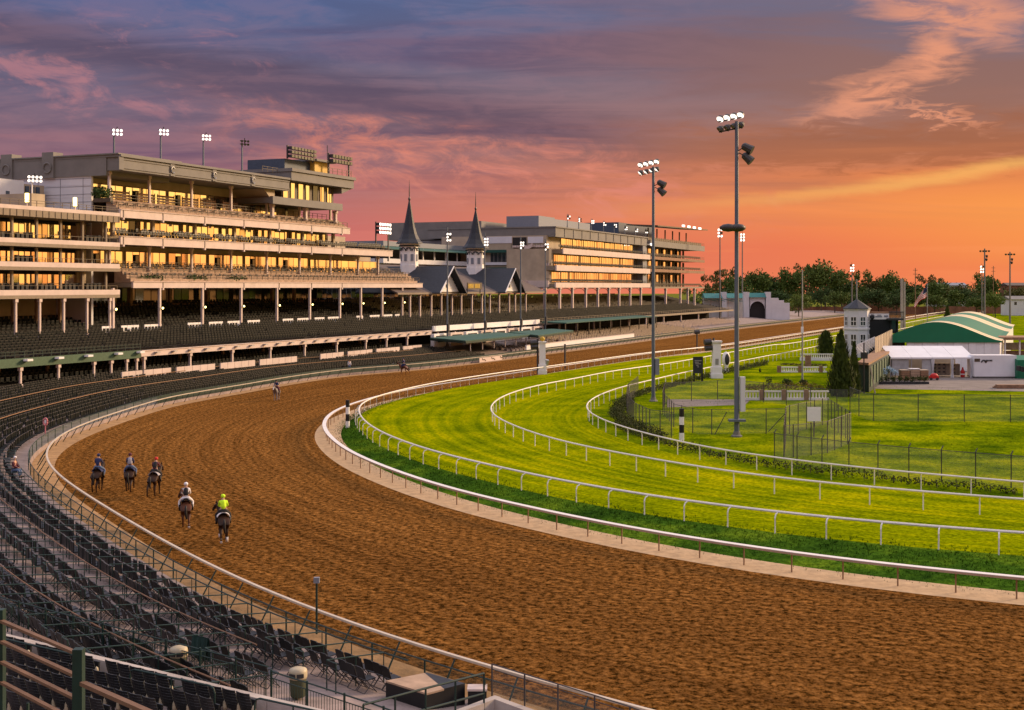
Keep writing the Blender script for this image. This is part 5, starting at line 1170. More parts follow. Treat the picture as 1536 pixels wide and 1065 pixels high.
def rider(label, loc, head, top, legs, hat, vest=None, crouch=.0, lean=0.):
    t = thing('person', label, 'person', (0, 0, 0), 'riders on the track'); c = crouch; dz = .0
    sh = (lean, .04+c*.5, 2.20-c*.16)
    N = [((0, -.06, 1.74), .15), ((lean*.5, 0+c*.25, 1.98-c*.05), .125), (sh, .13), ((lean*1.1, .08+c*.6, 2.34-c*.16), .055), ((lean*1.15, .12+c*.66, 2.47-c*.16), .095)]; E = [(0, 1), (1, 2), (2, 3), (3, 4)]; A = []
    for sx in (-1, 1):
        k = len(N); N += [((sh[0]+sx*.19, sh[1], sh[2]+.02), .062), ((sh[0]+sx*.24, sh[1]+.12, 1.97-c*.12), .047), ((sx*.09, .40+c*.25, 1.90), .036), ((sx*.085, .48+c*.25, 1.89), .04)]; E += [(2, k), (k, k+1), (k+1, k+2), (k+2, k+3)]
        k = len(N); N += [((sx*.16, .0, 1.70), .10), ((sx*.37, .27, 1.48), .075), ((sx*.36, .06, 1.12), .048), ((sx*.36, .10, 1.02), .042), ((sx*.36, .24, .99), .04)]; E += [(0, k), (k, k+1), (k+1, k+2), (k+2, k+3), (k+3, k+4)]
    skin('body', N, E, 'skin', t, 1)
    J = [(p, (r+.018 if not isinstance(r, tuple) else r)) for p, r in N]
    # jacket: torso with sleeves
    n1 = [((0, -.05, 1.76), .155), J[1], J[2], ((lean*1.1, .07+c*.58, 2.30-c*.16), .075)]; e1 = [(0, 1), (1, 2), (2, 3)]
    for q in (5, 14): k = len(n1); n1 += [J[q], J[q+1], J[q+2]]; e1 += [(2, k), (k, k+1), (k+1, k+2)]
    skin('jacket', n1, e1, top, t, 1)
    n2 = [((0, -.07, 1.72), .165)]; e2 = []
    for q in (9, 18): k = len(n2); n2 += [J[q], J[q+1], J[q+2]]; e2 += [(0, k), (k, k+1), (k+1, k+2)]
    skin('trousers', n2, e2, legs, t, 1)
    for q in (11, 20):
        p2, p3, p4 = N[q][0], N[q+1][0], N[q+2][0]; MB().tube([Vector(p2)+Vector((0, .04, .2)), p2, p3], .062, 7).build('boot', 'hair_black', t, True); MB().tube([p3, p4], .055, 6, r2=.045).build('boot', 'hair_black', t, True)
    if vest: skin('vest', [((lean*.3, -.03+c*.1, 1.80), .19), (N[1][0], .175), ((sh[0], sh[1], sh[2]-.02), .20), ((sh[0]*1.05, sh[1]+.04+c*.05, sh[2]+.13), .12)], [(0, 1), (1, 2), (2, 3)], vest, t, 1)
    h = Vector(N[4][0]); b = MB(); b.ico(h+Vector((0, -.005, .045)), .128, 0, 0, (1, 1.12, .9)); b.box(h.x-.07, h.x+.07, h.y+.1, h.y+.19, h.z+.02, h.z+.04); b.build('helmet', hat, t, True)
    t.location = loc; rotz(t, head); return t
def mount(x, y, az, hl, rl, coat, ph, turn, socks, cloth, top, legs, hat, vest, crouch=0., blaze=False, lower=0., lean=0.):
    p = G(x, y, 0.); a = -math.radians(az); horse(hl, p, a, coat, ph, turn, socks, cloth, blaze, lower); rider(rl, p, a, top, legs, hat, vest, crouch, lean)
mount(147, 738, 2, 'dark horse walking away, leftmost of three abreast near the outer rail', 'person in navy jacket and blue jeans riding the leftmost of the three horses', 'horse_dark', .3, -.05, (), 'navy', 'navy', 'jeans', 'navy', None, .05)
mount(195, 737, -8, 'dark brown horse turning its head left, middle of three abreast', 'person in grey vest with dark sleeves riding the middle of the three horses', 'horse_dark', 2.2, -.28, (), 'navy', 'navy', 'jeans', 'maroon', 'grey_vest')
mount(232, 744, 4, 'dark brown horse walking away, rightmost of three abreast', 'person in dark vest with red cap riding the rightmost of three horses', 'horse_dark', 4.0, .05, (), 'grey_vest', 'maroon', 'cloth_black', 'cloth_red', 'cloth_black', .3)
mount(279, 791, -14, 'bay horse with one white hind sock ridden by a person in white', 'person in white shirt and trousers with black vest riding the bay horse', 'horse_bay', 1.2, -.30, (1,), 'cloth_black', 'cloth_white', 'cloth_white', 'cloth_white', 'cloth_black', .12)
mount(335, 813, -16, 'dark horse with white socks trotting below the hi-vis rider, nearest of all', 'person in bright yellow green vest and helmet on the nearest horse', 'horse_dark', 5.2, -.34, (0, 1, 2), 'cloth_white', 'hi_vis', 'cloth_black', 'hi_vis', 'hi_vis', .2)
mount(415, 601, 186, 'grey horse coming toward us alone on the far side of the bend', 'person in dark top riding the lone grey horse toward us', 'horse_grey', 1., .0, (), 'maroon', 'navy', 'maroon', 'cloth_black', None, .1, True, .1)
mount(606, 562, -60, 'reddish brown horse walking beside the outer rail along the straight', 'person in dark blue on the reddish horse beside the outer rail', 'horse_chestnut', 2., .0, (), 'navy', 'navy', 'navy', 'navy', None)
mount(836, 525.5, 170, 'chestnut horse standing on the straight behind the white pillar', 'person in maroon on the chestnut horse by the white pillar', 'horse_chestnut', 3., .1, (), 'navy', 'maroon', 'cloth_black', 'cloth_black', None)

def sitter(label, loc, head, top, legs, hat, stand=False, scale=1.):
    t = thing('person', label, 'person', (0, 0, 0), None)
    if not stand:
        N = [((0, 0, .52), .15), ((0, .02, .80), .135), ((0, .04, 1.02), .14), ((0, .06, 1.17), .055), ((0, .09, 1.31), .095)]; L = [((.10, .05, .50), .09), ((.12, .42, .50), .07), ((.12, .44, .10), .05), ((.12, .56, .05), .045)]; Ar = [((.20, .04, 1.04), .06), ((.25, .12, .78), .047), ((.12, .34, .66), .038), ((.08, .40, .65), .04)]
    else:
        N = [((0, 0, .95), .145), ((0, .01, 1.18), .125), ((0, .02, 1.40), .14), ((0, .03, 1.54), .055), ((0, .05, 1.68), .095)]; L = [((.10, 0, .86), .095), ((.11, .03, .48), .068), ((.11, -.01, .10), .045), ((.11, .14, .05), .045)]; Ar = [((.20, .02, 1.42), .06), ((.25, .02, 1.12), .047), ((.23, .14, .90), .036), ((.22, .18, .84), .04)]
    E = [(0, 1), (1, 2), (2, 3), (3, 4)]; n0 = list(N)
    def add(src, P, dst_n, dst_e, k0, grow=0., upto=99):
        for sx in (-1, 1):
            prev = k0
            for (p, r) in P[:upto]: dst_n.append(((p[0]*sx, p[1], p[2]), r+grow)); dst_e.append((prev, len(dst_n)-1)); prev = len(dst_n)-1
    add(0, Ar, N, E, 2); add(0, L, N, E, 0); skin('body', N, E, 'skin', t, 1)
    n1 = [(n0[0][0], .16), (n0[1][0], .15), (n0[2][0], .155)]; e1 = [(0, 1), (1, 2)]; add(0, Ar, n1, e1, 2, .018, 3); skin('jacket', n1, e1, top, t, 1)
    n2 = [(n0[0][0], .165)]; e2 = []; add(0, L, n2, e2, 0, .018, 3); skin('trousers', n2, e2, legs, t, 1)
    h = Vector(n0[4][0]); MB().ico(h+Vector((0, -.01, .045)), .115, 0, 0, (1, 1.05, .8)).build('hair', hat, t, True)
    for sx in (-1, 1): p = Vector((L[3][0][0]*sx, L[3][0][1], L[3][0][2])); MB().tube([p-Vector((0, .14, 0)), p+Vector((0, .08, -.01))], .052, 6).build('shoe', 'hair_black', t, True)
    t.location = loc; rotz(t, head); t.scale = (scale,)*3
    if scale == 1.: t.scale = (1, 1, 1)
    return t
sitter('person in dark jacket with white hair sitting among the seats at the left edge', G(21, 716, 1.1), -math.radians(95), 'maroon', 'jeans', 'cloth_white')
sitter('person in white top standing among the dark apron seats beyond the bend', G(524, 556, .6), -math.radians(150), 'cloth_white', 'jeans', 'hair_black', True)
sitter('dark figure standing alone on the grandstand terrace', W(S(289, 128.6), 128.6, zC1+1.05), -math.radians(120), 'cloth_black', 'cloth_black', 'hair_black', True)
p = G(68, 652, .8); t = thing('oval_sign', 'pink and white oval ring sign on a short post by the seat aisle', 'sign', p); MB().tube([p, p+Vector((0, 0, .9))], .05, 6).build('post', 'pink_red', t)
b = MB(); b.tube([p+Vector((.18*math.cos(a), 0, 1.15+.32*math.sin(a))) for a in [i*math.pi/8 for i in range(17)]], .07, 6); b.build('ring', 'pink_red', t, True); MB().ico(p+Vector((0, 0, 1.15)), .12, 0, 0, (1, .3, 1.6)).build('centre', 'cloth_white', t, True)
# ------------------------------------------------------------------ floodlights
def flood_heads(t, c, az, rows, cols, size, lit, gap=1.25, tilt=.3, cone=False):
    "a bank of floodlights facing azimuth az; every head is a part"
    f = Vector((math.sin(az), math.cos(az), 0)); r = Vector((f.y, -f.x, 0)); up = Vector((0, 0, 1)); f2 = (f-up*tilt).normalized(); u2 = r.cross(f2)*-1
    if u2.z < 0: u2 = -u2
    b = MB()
    for j in range(rows): p = c+up*(j*size*gap); b.obox(p-r*(cols*size*gap/2)-f*.1, r*(cols*size*gap), f*-.12, up*.12)
    b.obox(c-r*.06-f*.12, r*.12, f*-.1, up*(rows*size*gap)); b.build('bracket', 'pole_dark', t)
    for j in range(rows):
        for i in range(cols):
            p = c+r*((i-(cols-1)/2)*size*gap)+up*(j*size*gap); on = lit if isinstance(lit, bool) else rnd.random() < lit
            b = MB(); h = size/2; n = 8
            ring = lambda rad, d: [p+(r*math.cos(a)+u2*math.sin(a))*rad+f2*d for a in [2*math.pi*k/n for k in range(n)]]
            A, B_, C_ = ring(h, .18*size), ring(h*.86, -.15*size), ring(h*.4, -.45*size)
            for q, w in ((A, B_), (B_, C_)):
                for k in range(n): b.poly([q[k], q[(k+1) % n], w[(k+1) % n], w[k]], 1)
            b.poly(C_, 1); b.poly([x-f2*.04*size for x in A][::-1], 0); b.build('floodlight', ['lamp_lit' if on else 'lamp_off', 'pole_dark'], t)
def mast(label, base, ztop, r, m_, heads, group='floodlight masts', r2=None, name='floodlight_mast'):
    t = thing(name, label, 'floodlight', base, group); MB().tube([base, Vector((base.x, base.y, ztop))], r, 10, 0, r2 or r*.6).build('pole', m_, t)
    MB().lathe(base, [(r*2.2, 0), (r*2.2, .12), (r*1.4, .2), (r*1.3, .5)], 10).build('base', 'grey_stone', t)
    for h in heads: flood_heads(t, *h)
    return t
AZT = math.radians(148)
for x, yt, yb_, yl, lit in ((171, 180, 236, 206, True), (241, 192, 243, 206, True), (305, 203, 252, 214, True), (363, 213, 262, 222, False)):
    p = W(S(x, 128), 128, zr1); zt_ = Z(x, yl-8, 128); off = 5 if x < 400 else 0
    mast(('lit twin row floodlight pole on the tall grandstand roof, %s' % {171: 'nearest its left corner', 241: 'middle of the three lit ones', 305: 'beside the unlit pole'}.get(x)) if lit else 'unlit dark floodlight pole on the tall grandstand roof beside the press box', p, zt_, .16, 'pole_blue', [(Vector((p.x+.5, p.y, zt_-.3)), AZT, 2, 3, .44, lit)], 'roof floodlights of the tall grandstand', .12)
p = W(S(48, 131), 131, lv[0][1]); zt_ = Z(48, 269, 131); mast('lit floodlight pole on the clubhouse roof at the left edge', p, zt_, .13, 'white', [(Vector((p.x+.4, p.y, zt_-.2)), AZT, 2, 4, .42, True)], 'roof floodlights of the clubhouse', .1)
def rack(label, x0, x1, ya, yb_, t, zb_, rows, cols, lit, lean=0):
    s0_, s1_ = S(x0, t), S(x1, t); z0_, z1_ = Z((x0+x1)/2, yb_, t), Z((x0+x1)/2, ya, t); o = thing('floodlight_rack', label, 'floodlight', W(s0_, t, zb_), 'floodlight racks'); b = MB()
    for s in (s0_, s1_): b.fbox(s-.14, s+.14, t, t+.25, zb_, z1_+.1)
    for k in range(rows): z = z0_+(z1_-z0_)*(k+.5)/rows; b.fbox(s0_, s1_, t, t+.2, z-.08, z+.08)
    b.build('frame', 'pole_dark', o); f = (-W(0, 1, 0)).normalized()
    for k in range(rows):
        for i in range(cols):
            z = z0_+(z1_-z0_)*(k+.5)/rows; s = s0_+(s1_-s0_)*(i+.5)/cols; w_ = (s1_-s0_)/cols*.42; h = (z1_-z0_)/rows*.36; b = MB()
            b.fbox(s-w_, s+w_, t-.75, t-.02, z-h, z+h, 1); b.fbox(s-w_*.85, s+w_*.85, t-.78, t-.752, z-h*.85, z+h*.85, 0); b.build('floodlight', ['lamp_lit' if lit else 'lamp_off', 'pole_dark'], o)
rack('unlit three row floodlight rack on top of the press box, left', 432, 470, 222, 240, 127, ztop+2, 3, 8, False)
rack('unlit two row floodlight rack on the press box roof end, right', 494, 524, 233, 247, 126, ztop, 2, 7, False)
rack('lit four row floodlight rack beside the left spire', 564.5, 583, 334, 352, 146, 20, 3, 5, True)
for x, yt, yb_ in ((671, 341, 503), (727, 349, 498), (781, 355, 495), (818, 358, 492)):
    p = W(S(x, 113.2), 113.2, 1.95); zt_ = Z(x, yt, 113.2); nm_ = {671: 'right of the left spire', 727: 'right of the right spire', 781: 'before the pale stair wing', 818: 'by the curved wall of the far block'}[x]
    o = mast('slender lit floodlight mast '+nm_, p, zt_, .2, 'pole_blue', [(Vector((p.x+.3, p.y-.2, zt_-2.6)), AZT, 3, 2, .5, .8)], 'slender masts before the stands', .13)
    b = MB(); b.fbox(S(x, 113)-.3, S(x, 113)+.3, 112.6, 112.99, Z(x, yb_-4, 113), Z(x, yb_-17, 113)); b.build('speaker', 'dark', o)
for k, (x, yt, yb_) in enumerate(((851, 321, 342), (868, 325, 343), (887, 328, 346), (905, 331, 349), (921, 334, 351), (937, 338, 354), (953, 341, 356), (968, 343, 358))):
    p = W(S(x, 128), 128, zf(341)); zt_ = Z(x, yt, 128); mast('short lit floodlight pole in the row along the far block roof edge', p, zt_, .14, 'pole_blue', [(Vector((p.x+.4, p.y-.2, zt_-1.3)), AZT, 2, 2, .5, .8)], 'roof floodlights of the far block')
p = W(S(975, TB-1), TB-1, 14); t = thing('wall_lamp', 'bright single lamp on a bracket at the end of the far block', 'lamp', p); zt_ = Z(975, 366.5, TB-1); b = MB(); b.fbox(S(971, TB-1), S(976, TB-1), TB-1, TB-.9, zt_-.1, zt_); b.fbox(S(976, TB-1)-.1, S(976, TB-1)+.1, TB-1, TB-.01, zt_-.2, zt_); b.build('bracket', 'steel', t); MB().ico(W(S(976.5, TB-1), TB-1.4, zt_), .8, 0, 0, (1, 1, .6)).build('lamp', 'lamp_lit', t, True)
# the two tall masts on the infield
for x, yb_, yt, ysp, ybox, near_ in ((1105, 655, 168, 228, (575, 607), True), (980, 602, 236, 280, (538, 562), False)):
    p = G(x, yb_, TZ); Y = p.y; zt_ = 14-(yt+14-430)*Y/F; k = Y/F
    t = mast('tallest floodlight mast on the infield lawn with lit angled lamp bank' if near_ else 'second tall floodlight mast on the infield, beside the curved wire fence', p, zt_, .23, 'pole_blue', [], 'tall infield masts', .16)
    c = Vector((p.x-.5, p.y, zt_+.2)); f = Vector((-.55, -.80, 0)); r = Vector((f.y, -f.x, 0)).normalized(); dirs = Vector((.86, .5, .22))
    b = MB(); b.tube([c-dirs*1.5, c+dirs*1.3], .07, 5); b.tube([c-dirs*1.4-Vector((0, 0, .95)), c+dirs*1.3-Vector((0, 0, .95))], .07, 5); b.build('crossarm', 'pole_dark', t)
    for i in range(4):
        for j in range(2):
            q = c+dirs*(-1.25+.8*i)+Vector((0, 0, .25-.95*j)); fd = Vector((-.5, -.6, -.75)).normalized() if j == 0 else Vector((-.55, -.1, -.55)).normalized(); a1 = fd.cross(Vector((0, 0, 1))).normalized(); a2 = a1.cross(fd)
            n = 9; ring = lambda rad, d: [q+(a1*math.cos(2*math.pi*m/n)+a2*math.sin(2*math.pi*m/n))*rad+fd*d for m in range(n)]
            A, B_, C_ = ring(.34, .16), ring(.30, -.1), ring(.13, -.32); b = MB()
            for u, w in ((A, B_), (B_, C_)):
                for m in range(n): b.poly([u[m], u[(m+1) % n], w[(m+1) % n], w[m]], 1)
            b.poly(C_, 1); b.poly([v-fd*.03 for v in A], 0); b.build('floodlight', ['lamp_lit' if (j == 0 or not near_) else 'lamp_off', 'pole_dark'], t)
    zs = 14-(ysp-430)*k
    for dz, an in ((.35, .5), (-.55, -.95)):
        q = Vector((p.x+.95, p.y-.15, zs+dz)); fd = Vector((.75, -.3, -.75+.3*(dz > 0))).normalized(); a1 = fd.cross(Vector((0, 0, 1))).normalized(); a2 = a1.cross(fd); b = MB(); n = 9
        rg = [[q+(a1*math.cos(2*math.pi*m/n)+a2*math.sin(2*math.pi*m/n))*rad+fd*d for m in range(n)] for rad, d in ((.44, .5), (.38, .1), (.34, -.4), (.16, -.55))]
        for u, w in zip(rg, rg[1:]):
            for m in range(n): b.poly([u[m], u[(m+1) % n], w[(m+1) % n], w[m]])
        b.poly(rg[0]); b.poly(rg[-1]); b.tube([(p.x, p.y, zs), q-fd*.3], .05, 5); b.build('spotlight', 'pole_dark', t)
    if near_:
        for xx in (1091, 1105):
            q = Vector(((xx-CX)*k, p.y-.45, 14-(342-430)*k)); b = MB(); b.ico(q, .78, 0, 0, (1, .8, .48)); b.build('loudspeaker', 'pole_dark', t, True)
        MB().tube([((1090-CX)*k, p.y-.4, 14-(342-430)*k), (p.x, p.y-.2, 14-(342-430)*k)], .08, 5).build('bracket', 'pole_dark', t)
        b = MB(); q = Vector((p.x, p.y, p.z+1.)); b.box(q.x-.75, q.x+.75, q.y-.5, q.y+.2, 1.75, 1.95); b.build('collar', 'pole_blue', t)
    bx = (1113 if near_ else 985.5); z0_, z1_ = 14-(ybox[1]-430)*k, 14-(ybox[0]-430)*k; b = MB(); b.box((bx-3-CX)*k, (bx+(4 if near_ else 3)-CX)*k, p.y-.35, p.y+.25, z0_-(.6 if near_ else 0), z1_+(.6 if near_ else 0)); b.build('control_box', 'white_panel' if near_ else 'grey_blue', t)
for x, yt, Y, lab in ((1080, 346, 470, 'left of the tallest mast'), (1113.5, 353, 520, 'just right of the tallest mast'), (1278, 399, 560, 'behind the white pagoda tower'), (1473, 401, 560, 'shorter one at the right edge')):
    p = At(x, 470, Y); p.z = 0; zt_ = 14-(yt-430)*Y/F; mast('distant slender lit mast '+lab, p, zt_, .3, 'grey_stone', [(Vector((p.x, p.y, zt_-2.)), math.radians(165), 3, 2, .95, .8)], 'distant masts', .2)
for x, yt, Y, lab in ((1477, 373, 420, 'left'), (1515, 378, 430, 'right')):
    p = At(x, 470, Y); p.z = 0; zt_ = 14-(yt-430)*Y/F; o = mast('tall unlit floodlight mast at the right edge behind the marquee, '+lab+' of the pair', p, zt_, .32, 'grey_stone', [(Vector((p.x, p.y, zt_-.8)), math.radians(200), 1, 4, .7, False)], 'unlit masts behind the marquee', .22)
    b = MB()
    for dz, dx in ((-2.6, .7), (-3.7, .6)): b.lathe((p.x+dx, p.y, zt_+dz), [(.25, -.4), (.42, .3), (.3, .5)], 8)
    b.build('spotlight', 'pole_dark', o)
for x, yt, Y, m_, w_, lab in ((1354.5, 418, 400, 'concrete', .62, 'thick pale concrete pylon rising behind the dark tote board'), (1373, 402, 520, 'wood', .16, 'thin wooden utility pole with crossarms by the flag'), (1490, 399, 600, 'wood', .16, 'thin wooden utility pole between the two unlit masts')):
    p = At(x, 470, Y); p.z = 0; zt_ = 14-(yt-430)*Y/F; t = thing('utility_pole', lab, 'pole', p)
    if w_ > .3:
        MB().box(p.x-w_, p.x-w_*.12, p.y-w_, p.y+w_, -.3, zt_).build('leg', m_, t); MB().box(p.x+w_*.12, p.x+w_, p.y-w_, p.y+w_, -.3, zt_-1).build('leg', m_, t); MB().box(p.x-w_*.11, p.x+w_*.11, p.y-w_*.6, p.y+w_*.6, 1, zt_-2).build('web', 'soffit', t)
    else:
        MB().tube([p, (p.x, p.y, zt_)], w_, 6).build('pole', m_, t)
        for q in (1., 2.6): MB().box(p.x-.9, p.x+.9, p.y-.08, p.y+.08, zt_-q, zt_-q+.2).build('crossarm', m_, t)

# ------------------------------------------------------------------ plants
def leaf_quads(b, c, n, size, rad, sq=(1, 1, 1), m=0, shell=.55):
    for _ in range(n):
        d = Vector((rnd.gauss(0, 1), rnd.gauss(0, 1), rnd.gauss(0, 1))).normalized(); rr = rad*(shell+(1-shell)*rnd.random())
        p = Vector((c[0]+d.x*rr*sq[0], c[1]+d.y*rr*sq[1], c[2]+d.z*rr*sq[2])); a = Vector((rnd.gauss(0, 1), rnd.gauss(0, 1), rnd.gauss(0, .8)+.2)).normalized(); e = a.cross(Vector((rnd.random()-.5, rnd.random()-.5, rnd.random()-.5))).normalized(); g_ = a.cross(e); s = size*rnd.uniform(.6, 1.3)
        b.poly([p-e*s*.5, p+g_*s*.32, p+e*s*.55, p-g_*s*.32], m)
def crown_mesh(kind):
    b = MB(); n = {'round': 13, 'tall': 14, 'loose': 16}[kind]
    for i in range(n):
        a = rnd.uniform(0, 6.28); r = rnd.random()**.6
        if kind == 'round': c = (math.cos(a)*r*.33, math.sin(a)*r*.33, .56+rnd.uniform(-.22, .25)*(1-.4*r)); q = rnd.uniform(.15, .23)
        elif kind == 'tall': c = (math.cos(a)*r*.22, math.sin(a)*r*.22, .28+.62*i/n+rnd.uniform(-.04, .04)); q = rnd.uniform(.11, .18)*(1.15-.5*abs(i/n-.4))
        else: c = (math.cos(a)*r*.38, math.sin(a)*r*.38, .55+rnd.uniform(-.25, .36)); q = rnd.uniform(.08, .15)
        leaf_quads(b, c, 170 if kind != 'loose' else 90, .055, q, (1, 1, .85), 0, .45)
    for k in range(3): leaf_quads(b, (rnd.uniform(-.2, .2), rnd.uniform(-.2, .2), rnd.uniform(.35, .8)), 50, .05, .28, (1, 1, .9), 0, .3)
    return b
def trunk_mesh():
    b = MB(); b.tube([(0, 0, 0), (.005, 0, .2), (0, .01, .45), (.01, 0, .7)], .022, 7, 0, .008)
    for i in range(7):
        a = i*2.4; z = .25+.06*i; b.tube([(0, 0, z), (math.cos(a)*.12, math.sin(a)*.12, z+.12), (math.cos(a)*.25, math.sin(a)*.25, z+.2)], .010, 5, 0, .003)
    return b
CR = {}
for kd in ('round', 'tall', 'loose'):
    for v in range(2): CR[(kd, v)] = crown_mesh(kd)
TR = trunk_mesh(); TC = {}
def tree(label, x, ytop, Y, wpx, kind, leafm, group='trees behind the far end of the course', v=None, cat='tree'):
    p = At(x, 470, Y); p.z = -.4; h = 14-(ytop-430)*Y/F-p.z; w_ = wpx*Y/F; v = rnd.randrange(2) if v is None else v; t = thing('tree', label, cat, p, group); sc = (w_/.84, w_/.84, h/.88)
    for nm, mb_, m_ in (('crown', CR[(kind, v)], leafm), ('trunk', TR, 'trunk')):
        key = (nm, kind, v, m_)
        if key not in TC: o = mb_.build(nm, m_); TC[key] = o; o.parent = t
        else: o = TC[key].copy(); COL.objects.link(o); o.parent = t
        o.scale = sc; o.rotation_euler = (0, 0, 0)
    rotz(t, rnd.uniform(0, 6)); return t
KL = {'leaf_dark': 'dark green tree in the distant belt behind the course', 'leaf_mid': 'mid green leafy tree in the distant belt behind the course', 'leaf_olive': 'thin olive tree with open crown in the distant belt', 'leaf_light': 'pale yellow green tree in the distant belt'}
for x, yt, Y, w_, kd, lm in ((1064, 418, 640, 30, 'loose', 'leaf_olive'), (1085, 410, 690, 40, 'loose', 'leaf_olive'), (1105, 412, 680, 44, 'round', 'leaf_mid'), (1128, 404, 690, 52, 'round', 'leaf_mid'), (1158, 412, 700, 46, 'round', 'leaf_dark'), (1182, 402, 700, 46, 'round', 'leaf_mid'), (1210, 404, 720, 40, 'loose', 'leaf_olive'),
        (1262, 410, 690, 44, 'round', 'leaf_dark'), (1290, 412, 720, 40, 'loose', 'leaf_mid'), (1308, 416, 730, 46, 'round', 'leaf_olive'), (1338, 407, 720, 40, 'round', 'leaf_mid'), (1360, 424, 700, 46, 'round', 'leaf_dark'), (1395, 418, 740, 40, 'loose', 'leaf_olive'), (1415, 420, 720, 44, 'round', 'leaf_mid'), (1440, 426, 700, 50, 'round', 'leaf_olive'), (1470, 416, 740, 40, 'loose', 'leaf_mid'), (1482, 414, 720, 36, 'round', 'leaf_mid'), (1450, 432, 690, 40, 'round', 'leaf_dark'), (1522, 430, 690, 44, 'round', 'leaf_olive'), (1545, 424, 700, 40, 'round', 'leaf_mid'),
        (1232, 430, 640, 40, 'round', 'leaf_dark'), (1252, 436, 620, 40, 'round', 'leaf_mid'), (1318, 432, 640, 46, 'round', 'leaf_dark'), (1345, 440, 630, 40, 'round', 'leaf_dark'), (1402, 440, 640, 36, 'round', 'leaf_mid'), (1430, 436, 660, 40, 'tall', 'leaf_mid'), (1378, 436, 650, 36, 'round', 'leaf_mid'), (1140, 436, 660, 40, 'round', 'leaf_dark'), (1088, 432, 640, 50, 'round', 'leaf_dark'), (1170, 434, 650, 40, 'round', 'leaf_dark'), (1512, 444, 640, 34, 'round', 'leaf_light'), (1465, 446, 640, 34, 'round', 'leaf_mid'), (1285, 440, 640, 34, 'round', 'leaf_dark'), (1070, 440, 560, 24, 'round', 'leaf_light')):
    tree(KL[lm], x, yt, Y, w_, kd, lm)
tree('biggest round green tree rising above the distant belt', 1238, 391, 660, 66, 'round', 'leaf_mid', v=0)
tree('bright green round tree beside the white stepped wall end', 1198, 440, 545, 40, 'round', 'leaf_light', None, 1)
tree('rounded yellow green tree near the right edge, in front of the belt', 1493, 437, 560, 30, 'round', 'leaf_light', None, 0)
tree('small light tree seen between the posts under the gallery block', 1036, 438, 520, 26, 'loose', 'leaf_light', None, 0)
fb_ = MB()
for i in range(430):
    x = 1050+i*1.2+rnd.uniform(-1, 1); Y = rnd.uniform(735, 790); yt = 428+9*mnoise.noise(Vector((x*.02, 3, 0))); p = At(x, 450, Y); h = 14-(yt-430)*Y/F; leaf_quads(fb_, (p.x, p.y, h*.55), 14, 2.2, h*.5, (1, 1, 1), 0, .2)
tag(fb_.build('far_wood', 'leaf_mid'), 'far hazy wood closing the horizon behind the single trees', 'wood', kind='stuff')
# brown boards at the far end, distant houses
t = thing('board_fence', 'long reddish brown board fence across the far end of the course', 'fence', At(1200, 474, 645)); a, c = At(1120, 474, 640), At(1700, 474, 660); b = MB(); n = 60
for i in range(n): p0, p1 = a+(c-a)*i/n, a+(c-a)*(i+.97)/n; b.obox((p0.x, p0.y, -.4), (p1.x-p0.x, p1.y-p0.y, 0), (0, .3, 0), (0, 0, 4.2+.15*(i % 2)))
b.build('boards', 'brown_fence', t)
for k, (x0, x1, ya, yb_, Y, wm, rm) in enumerate(((1270, 1352, 433, 462, 760, 'brown_fence', 'shingle'), (1398, 1450, 424, 440, 770, 'white_panel', 'grey_blue'), (1512, 1560, 424, 446, 740, 'brown_fence', 'shingle'), (1516, 1560, 444, 462, 600, 'white_panel', 'grey_stone'))):
    p0, p1 = At(x0, ya, Y), At(x1, ya, Y); t = thing('distant_building', ('long low brown roofed building among the far trees', 'white building with grey roof showing over the far trees', 'dark brown roofed house beyond the trees at the right edge', 'pale low shed at the right edge behind the masts')[k], 'building', (p0.x, Y, -.4)); zt_ = p0.z; MB().box(p0.x, p1.x, Y, Y+12, -.4, zt_-1.6).build('wall', wm, t)
    b = MB(); b.prism([(p0.x-.5, Y-.6, zt_-1.6), (p0.x-.5, Y+6, zt_), (p0.x-.5, Y+12.6, zt_-1.6)], [(p1.x+.5, Y-.6, zt_-1.6), (p1.x+.5, Y+6, zt_), (p1.x+.5, Y+12.6, zt_-1.6)], None); b.build('roof', rm, t)
    n = max(3, int((p1.x-p0.x)/4))
    for i in range(n): q = p0.x+(p1.x-p0.x)*(i+.5)/n; MB().box(q-.6, q+.6, Y-.06, Y-.003, zt_-4.2, zt_-2.8).build('window', 'glass_dark', t)
# white stepped wall with arch, teal roofs
def px_wall(t, name, m_, x0, x1, ya, yb_, Y, d=1., zb_=None): 
    p0, p1 = At(x0, ya, Y), At(x1, yb_, Y); return MB().box(p0.x, p1.x, Y, Y+d, p1.z if zb_ is None else zb_, p0.z).build(name, m_, t)
Yw = 500; t = thing('gate_wall', 'white stucco wall with arched gate and stepped end at the far end of the stands', 'wall', At(1150, 478, Yw))
px_wall(t, 'pier', 'white_panel', 1116, 1124, 438, 478, Yw, 3, 0); px_wall(t, 'pier', 'white_panel', 1149, 1156.5, 438, 478, Yw-.5, 3, 0)
p0, p1 = At(1124, 446, Yw), At(1149, 446, Yw); b = MB(); n = 14; cx_ = (p0.x+p1.x)/2; ra = (p1.x-p0.x)*.44; zs_ = At(1, 463, Yw).z; 
for i in range(n):
    a0, a1 = math.pi*i/n, math.pi*(i+1)/n; q0, q1 = (cx_-ra*math.cos(a0), zs_+ra*math.sin(a0)), (cx_-ra*math.cos(a1), zs_+ra*math.sin(a1)); b.hexa([(q0[0], Yw+.3, q0[1]), (q1[0], Yw+.3, q1[1]), (q1[0], Yw+1.3, q1[1]), (q0[0], Yw+1.3, q0[1]), (q0[0], Yw+.3, p0.z), (q1[0], Yw+.3, p0.z), (q1[0], Yw+1.3, p0.z), (q0[0], Yw+1.3, p0.z)])
